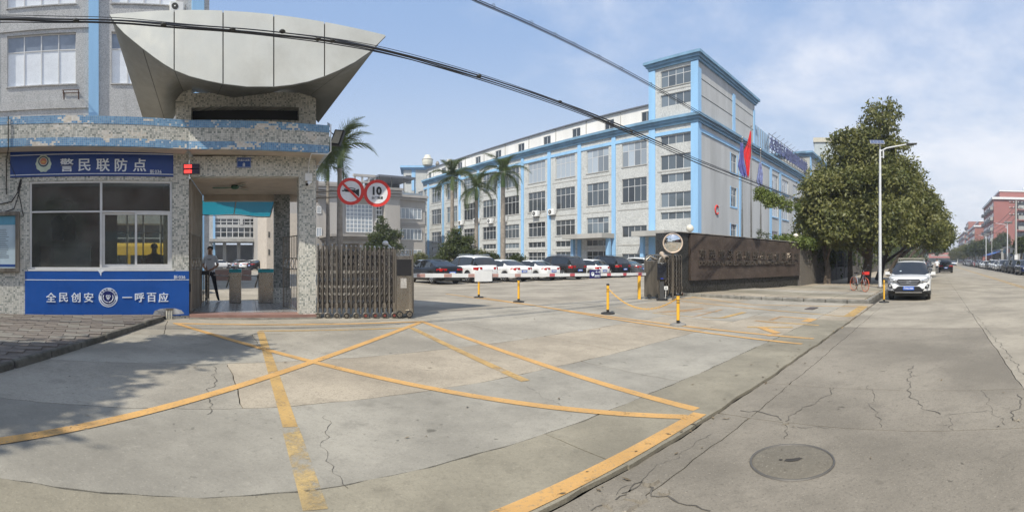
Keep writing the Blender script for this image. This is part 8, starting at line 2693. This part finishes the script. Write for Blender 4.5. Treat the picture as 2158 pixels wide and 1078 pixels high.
for (x, y) in ((1690, 445), (1694, 462), (1698, 480), (1702, 497), (1612, 412), (1608, 404)):
    Cg.append(tuple(tw(x, y, TB + .4))); Rg.append(.22)
o = leaves(Cg, Rg, 1000, 9, .09, M_leafy, 'hanging_vine', None, 1.0, seed=62, droop=.8, aspect=.6)
tag(o, 'vine garland hanging from the end of the cable bundle', 'vine')
MB().tube([tw(1688, 428, TB + .3), tw(1694, 460, TB + .5), tw(1700, 500, TB + 1.5)], .02, 5).build('stem', M_bark, o)

# --- palms
def frond_mesh(L, name, seed):
    rng = random.Random(seed); vs, fs = [], []
    n = 26; pts = []
    for i in range(n + 1):
        f_ = i / n
        pts.append(Vector((L * (f_ - .18 * f_ ** 3), 0, L * (.42 * f_ - .78 * f_ ** 2.1))))
    for i, p in enumerate(pts[:-1]):
        q = pts[i + 1]; w = .028 * (1 - i / n) + .006
        b = len(vs); vs += [p + Vector((0, w, 0)), p - Vector((0, w, 0)), q - Vector((0, w * .9, 0)), q + Vector((0, w * .9, 0))]; fs.append((b, b+1, b+2, b+3))
    for i in range(2, n + 1):
        f_ = i / n
        ll = L * .27 * math.sin(PI * min(1, .18 + f_ * .80)) + .06
        p = pts[i]; d = (pts[i] - pts[i - 1]).normalized()
        for s in (-1, 1):
            for k in range(2):
                dirv = (d * .65 + Vector((0, s * (1.0 + rng.uniform(-.15, .15)), -.32 + (.5 if k else -.05) + rng.uniform(-.2, .15)))).normalized()
                a = p + d * (k * .5 * L / n); tip = a + dirv * ll * rng.uniform(.8, 1.08) + Vector((0, 0, -.10 * ll))
                w = .022 * L / 2.6
                b = len(vs); vs += [a - d * w, a + d * w, a.lerp(tip, .55) + d * w * .9 + Vector((0, 0, .02)), tip, a.lerp(tip, .55) - d * w * .9]; fs.append((b, b+1, b+2, b+3, b+4))
    return vs, fs
FR = [frond_mesh(2.7, 'frond', 5), frond_mesh(2.7, 'frond', 9)]
FRM = []
for v, f in FR:
    me = bpy.data.meshes.new('frond'); me.from_pydata([tuple(p) for p in v], [], f); me.materials.append(M_frond); me.update(); FRM.append(me)
def palm(x, ycrown, D, tw_, label, scale=1.0, nfr=15, seed=1, lean=0):
    base = A(x + lean, 548, D); base.z = .2; top = A(x, ycrown, D)
    t = thing('palm_tree', label, 'palm tree', base, 0, 'royal palms in the works yard')
    rng = random.Random(seed)
    H_ = top.z - base.z
    path = [base.lerp(top, f_) for f_ in (0, .1, .3, .55, .8, .88)]
    MB().tube(path, [tw_ * 1.25, tw_, tw_ * 1.05, tw_ * .95, tw_ * .8, tw_ * .8], 10).build('trunk', M_palmbark, t)
    MB().tube([base.lerp(top, .86), base.lerp(top, .90), base.lerp(top, .97), top], [tw_ * .82, tw_ * .95, tw_ * .7, tw_ * .4], 10).build('crownshaft', M_palmgreen, t)
    for i in range(nfr):
        o = bpy.data.objects.new('frond', FRM[i % 2]); S.collection.objects.link(o); o.parent = t
        el = R(rng.choice([62, 40, 25, 10, -5, -18, -30]) + rng.uniform(-6, 6)) if i > 1 else R(72)
        az = 2 * PI * i / nfr * 2.38 + rng.uniform(-.25, .25)
        sc = scale * rng.uniform(.82, 1.08)
        o.location = top - base
        o.rotation_euler = (0, -el, az); o.rotation_mode = 'XYZ'
        o.scale = (sc,) * 3
    return t
palm(716, 316, 30, .19, 'tallest royal palm with a long frond arching over the office roof', 1.08, 17, 3)
palm(691, 348, 36, .15, 'slimmer royal palm half hidden by the mosaic pillar', 1.0, 15, 4)
palm(953, 372, 45, .20, 'royal palm leftmost of the three before the long factory facade', .98, 15, 5)
palm(1004, 396, 43, .19, 'shorter middle palm before the long factory facade', 1.0, 15, 6)
palm(1060, 364, 41, .22, 'royal palm on the right with a thick pale trunk before the factory', 1.05, 16, 7)
# --- dark layered trees by the office and the yard row
tree('layered_tree', 'dark layered conifer before the office porch', A(806, 548, 50) * Vector((1, 1, 0)) if False else Vector((A(806, 548, 50).x, A(806, 548, 50).y, .2)),
     [(806, 462, 50, 8), (803, 478, 50, 14), (815, 492, 50, 18), (795, 500, 50, 20), (810, 512, 50, 26), (835, 493, 50, 12), (785, 520, 50, 18), (830, 520, 50, 18)], M_leafd, .13, 620, 11, .22, 71, flat=.5)
tree('layered_tree', 'dark layered conifer behind the white suv in the yard row', Vector((A(966, 548, 42).x, A(966, 548, 42).y, .2)),
     [(963, 486, 42, 9), (958, 502, 42, 17), (972, 512, 42, 20), (955, 524, 42, 26), (985, 505, 42, 12), (976, 530, 42, 26), (945, 535, 42, 18)], M_leafd, .14, 760, 11, .20, 72, flat=.55)
for (x, y, D, r_, lab, m_, sd) in ((1012, 538, 46, 20, 'rounded shrub between the palms', M_leaf, 73), (1035, 542, 45, 18, 'clipped shrub at the foot of the right palm', M_leafd, 74), (885, 540, 60, 14, 'pale shrub beside the office corner', M_leaf, 75), (930, 544, 44, 14, 'low shrub before the facade behind the first suv', M_leafd, 76), (1090, 545, 42, 14, 'low hedge shrub right of the palms', M_leafd, 77)):
    c = A(x, y, D); t = thing('shrub', lab, 'shrub', (c.x, c.y, .2))
    leaves([tuple(c), tuple(c + Vector((.4, .2, -.3))), tuple(c + Vector((-.5, .1, -.3)))], [r_ * D / F * .8] * 3, 260, 10, .16, m_, 'foliage', t, .8, seed=sd)
# roof garden hedge on the office
c0_, c1_ = HQ.w(HQ.u(843), 3, HQ.z(860, 409)), HQ.w(HQ.u(879), 3, HQ.z(860, 409))
o = leaves([tuple(c0_.lerp(c1_, i / 5)) for i in range(6)], [.75] * 6, 420, 9, .22, M_leafd, 'roof_hedge', None, .8, seed=80)
tag(o, 'green hedge growing on the office roof terrace', 'hedge')
# small cypresses behind the sign wall
for (x, y, lab) in ((1600, 488, 'thin cypress tip behind the sign wall on the left'), (1607, 492, 'second cypress tip behind the sign wall'), (1616, 494, 'cypress tip behind the sign wall on the right')):
    c = A(x, y, 30); t = thing('cypress', lab, 'shrub', (c.x, c.y, .2))
    n = 7; leaves([(c.x, c.y, .6 + (c.z - .6) * i / (n - 1)) for i in range(n)], [.34 - .04 * i for i in range(n)], 260, 9, .10, M_leafd, 'foliage', t, 1.5, seed=int(x))
# --- trees beyond the left edge whose shade falls on the driveway
for i, (px, lab) in enumerate((([(430, 722, .95), (330, 742, 1.0), (480, 735, .5), (250, 752, .9)], 'tree left of the view shading the driveway'), ([(150, 790, .9), (60, 820, .8), (40, 760, .9), (120, 850, .5), (-60, 800, 1.0), (-20, 870, .8)], 'second tree left of the view shading the pavement'))):
    hh = 8.5
    off = Vector((-to_sun.x, -to_sun.y, 0)) * (1 / to_sun.z) * hh
    Cc, Rc = [], []
    for x, y, r_ in px:
        g_ = G(x, y); c = g_ - off; c.z = hh; Cc.append(tuple(c)); Rc.append(r_)
    base = Vector(Cc[-1]); base = Vector((base.x - 1.6, base.y - .3, 0.0))
    t = thing('street_tree', lab, 'tree', base, 0, 'street trees')
    leaves(Cc, Rc, 520, 13, .24, M_leaf, 'crown', t, .5, shell=.1, seed=90 + i)
    MB().tube([base, base + Vector((.1, 0, 4.0)), base.lerp(Vector(Cc[0]), .5) + Vector((0, 0, 2.3)), Vector(Cc[0])], [.2, .15, .09, .04], 8).build('trunk', M_bark, t)
# fallen leaves and litter along the gutter
rng = random.Random(4)
mb = MB()
for i in range(260):
    s_, t_ = rng.uniform(-2, 16), rng.choice([rng.gauss(2.15, .12), rng.uniform(-3, 9)])
    p = P(s_, t_, (zg(t_) if t_ > GUT else 0) + .012 + (.03 if GUT < t_ < 2.4 else 0)); a = rng.uniform(0, 6.28); l_ = rng.uniform(.012, .04)
    e = Vector((math.cos(a), math.sin(a), rng.uniform(-.1, .3))); q = Vector((-e.y, e.x, 0))
    mb.add([p - e * l_, p + q * l_ * .4, p + e * l_, p - q * l_ * .4], [(0, 1, 2, 3)])
o = mb.build('litter', mat('dry_leaf', (.16, .12, .07), .9, var=.4, scale=.7), None); tag(o, 'dry leaves and grit scattered on the driveway', 'litter', kind='stuff')

# ================================================================== thin subtropical haze over the whole place
hm = bpy.data.materials.new('haze'); hm.use_nodes = True
hn_ = hm.node_tree; hn_.nodes.remove(hn_.nodes['Principled BSDF'])
pv = hn_.nodes.new('ShaderNodeVolumePrincipled'); pv.inputs['Color'].default_value = (.86, .91, 1.0, 1); pv.inputs['Density'].default_value = .0010; pv.inputs['Anisotropy'].default_value = .2
hn_.links.new(pv.outputs[0], hn_.nodes['Material Output'].inputs['Volume'])
tag(MB(SF).box(-120, 900, -220, 260, -1.2, 34).build('haze', hm), 'thin pale haze hanging over the street and yard', kind='stuff')
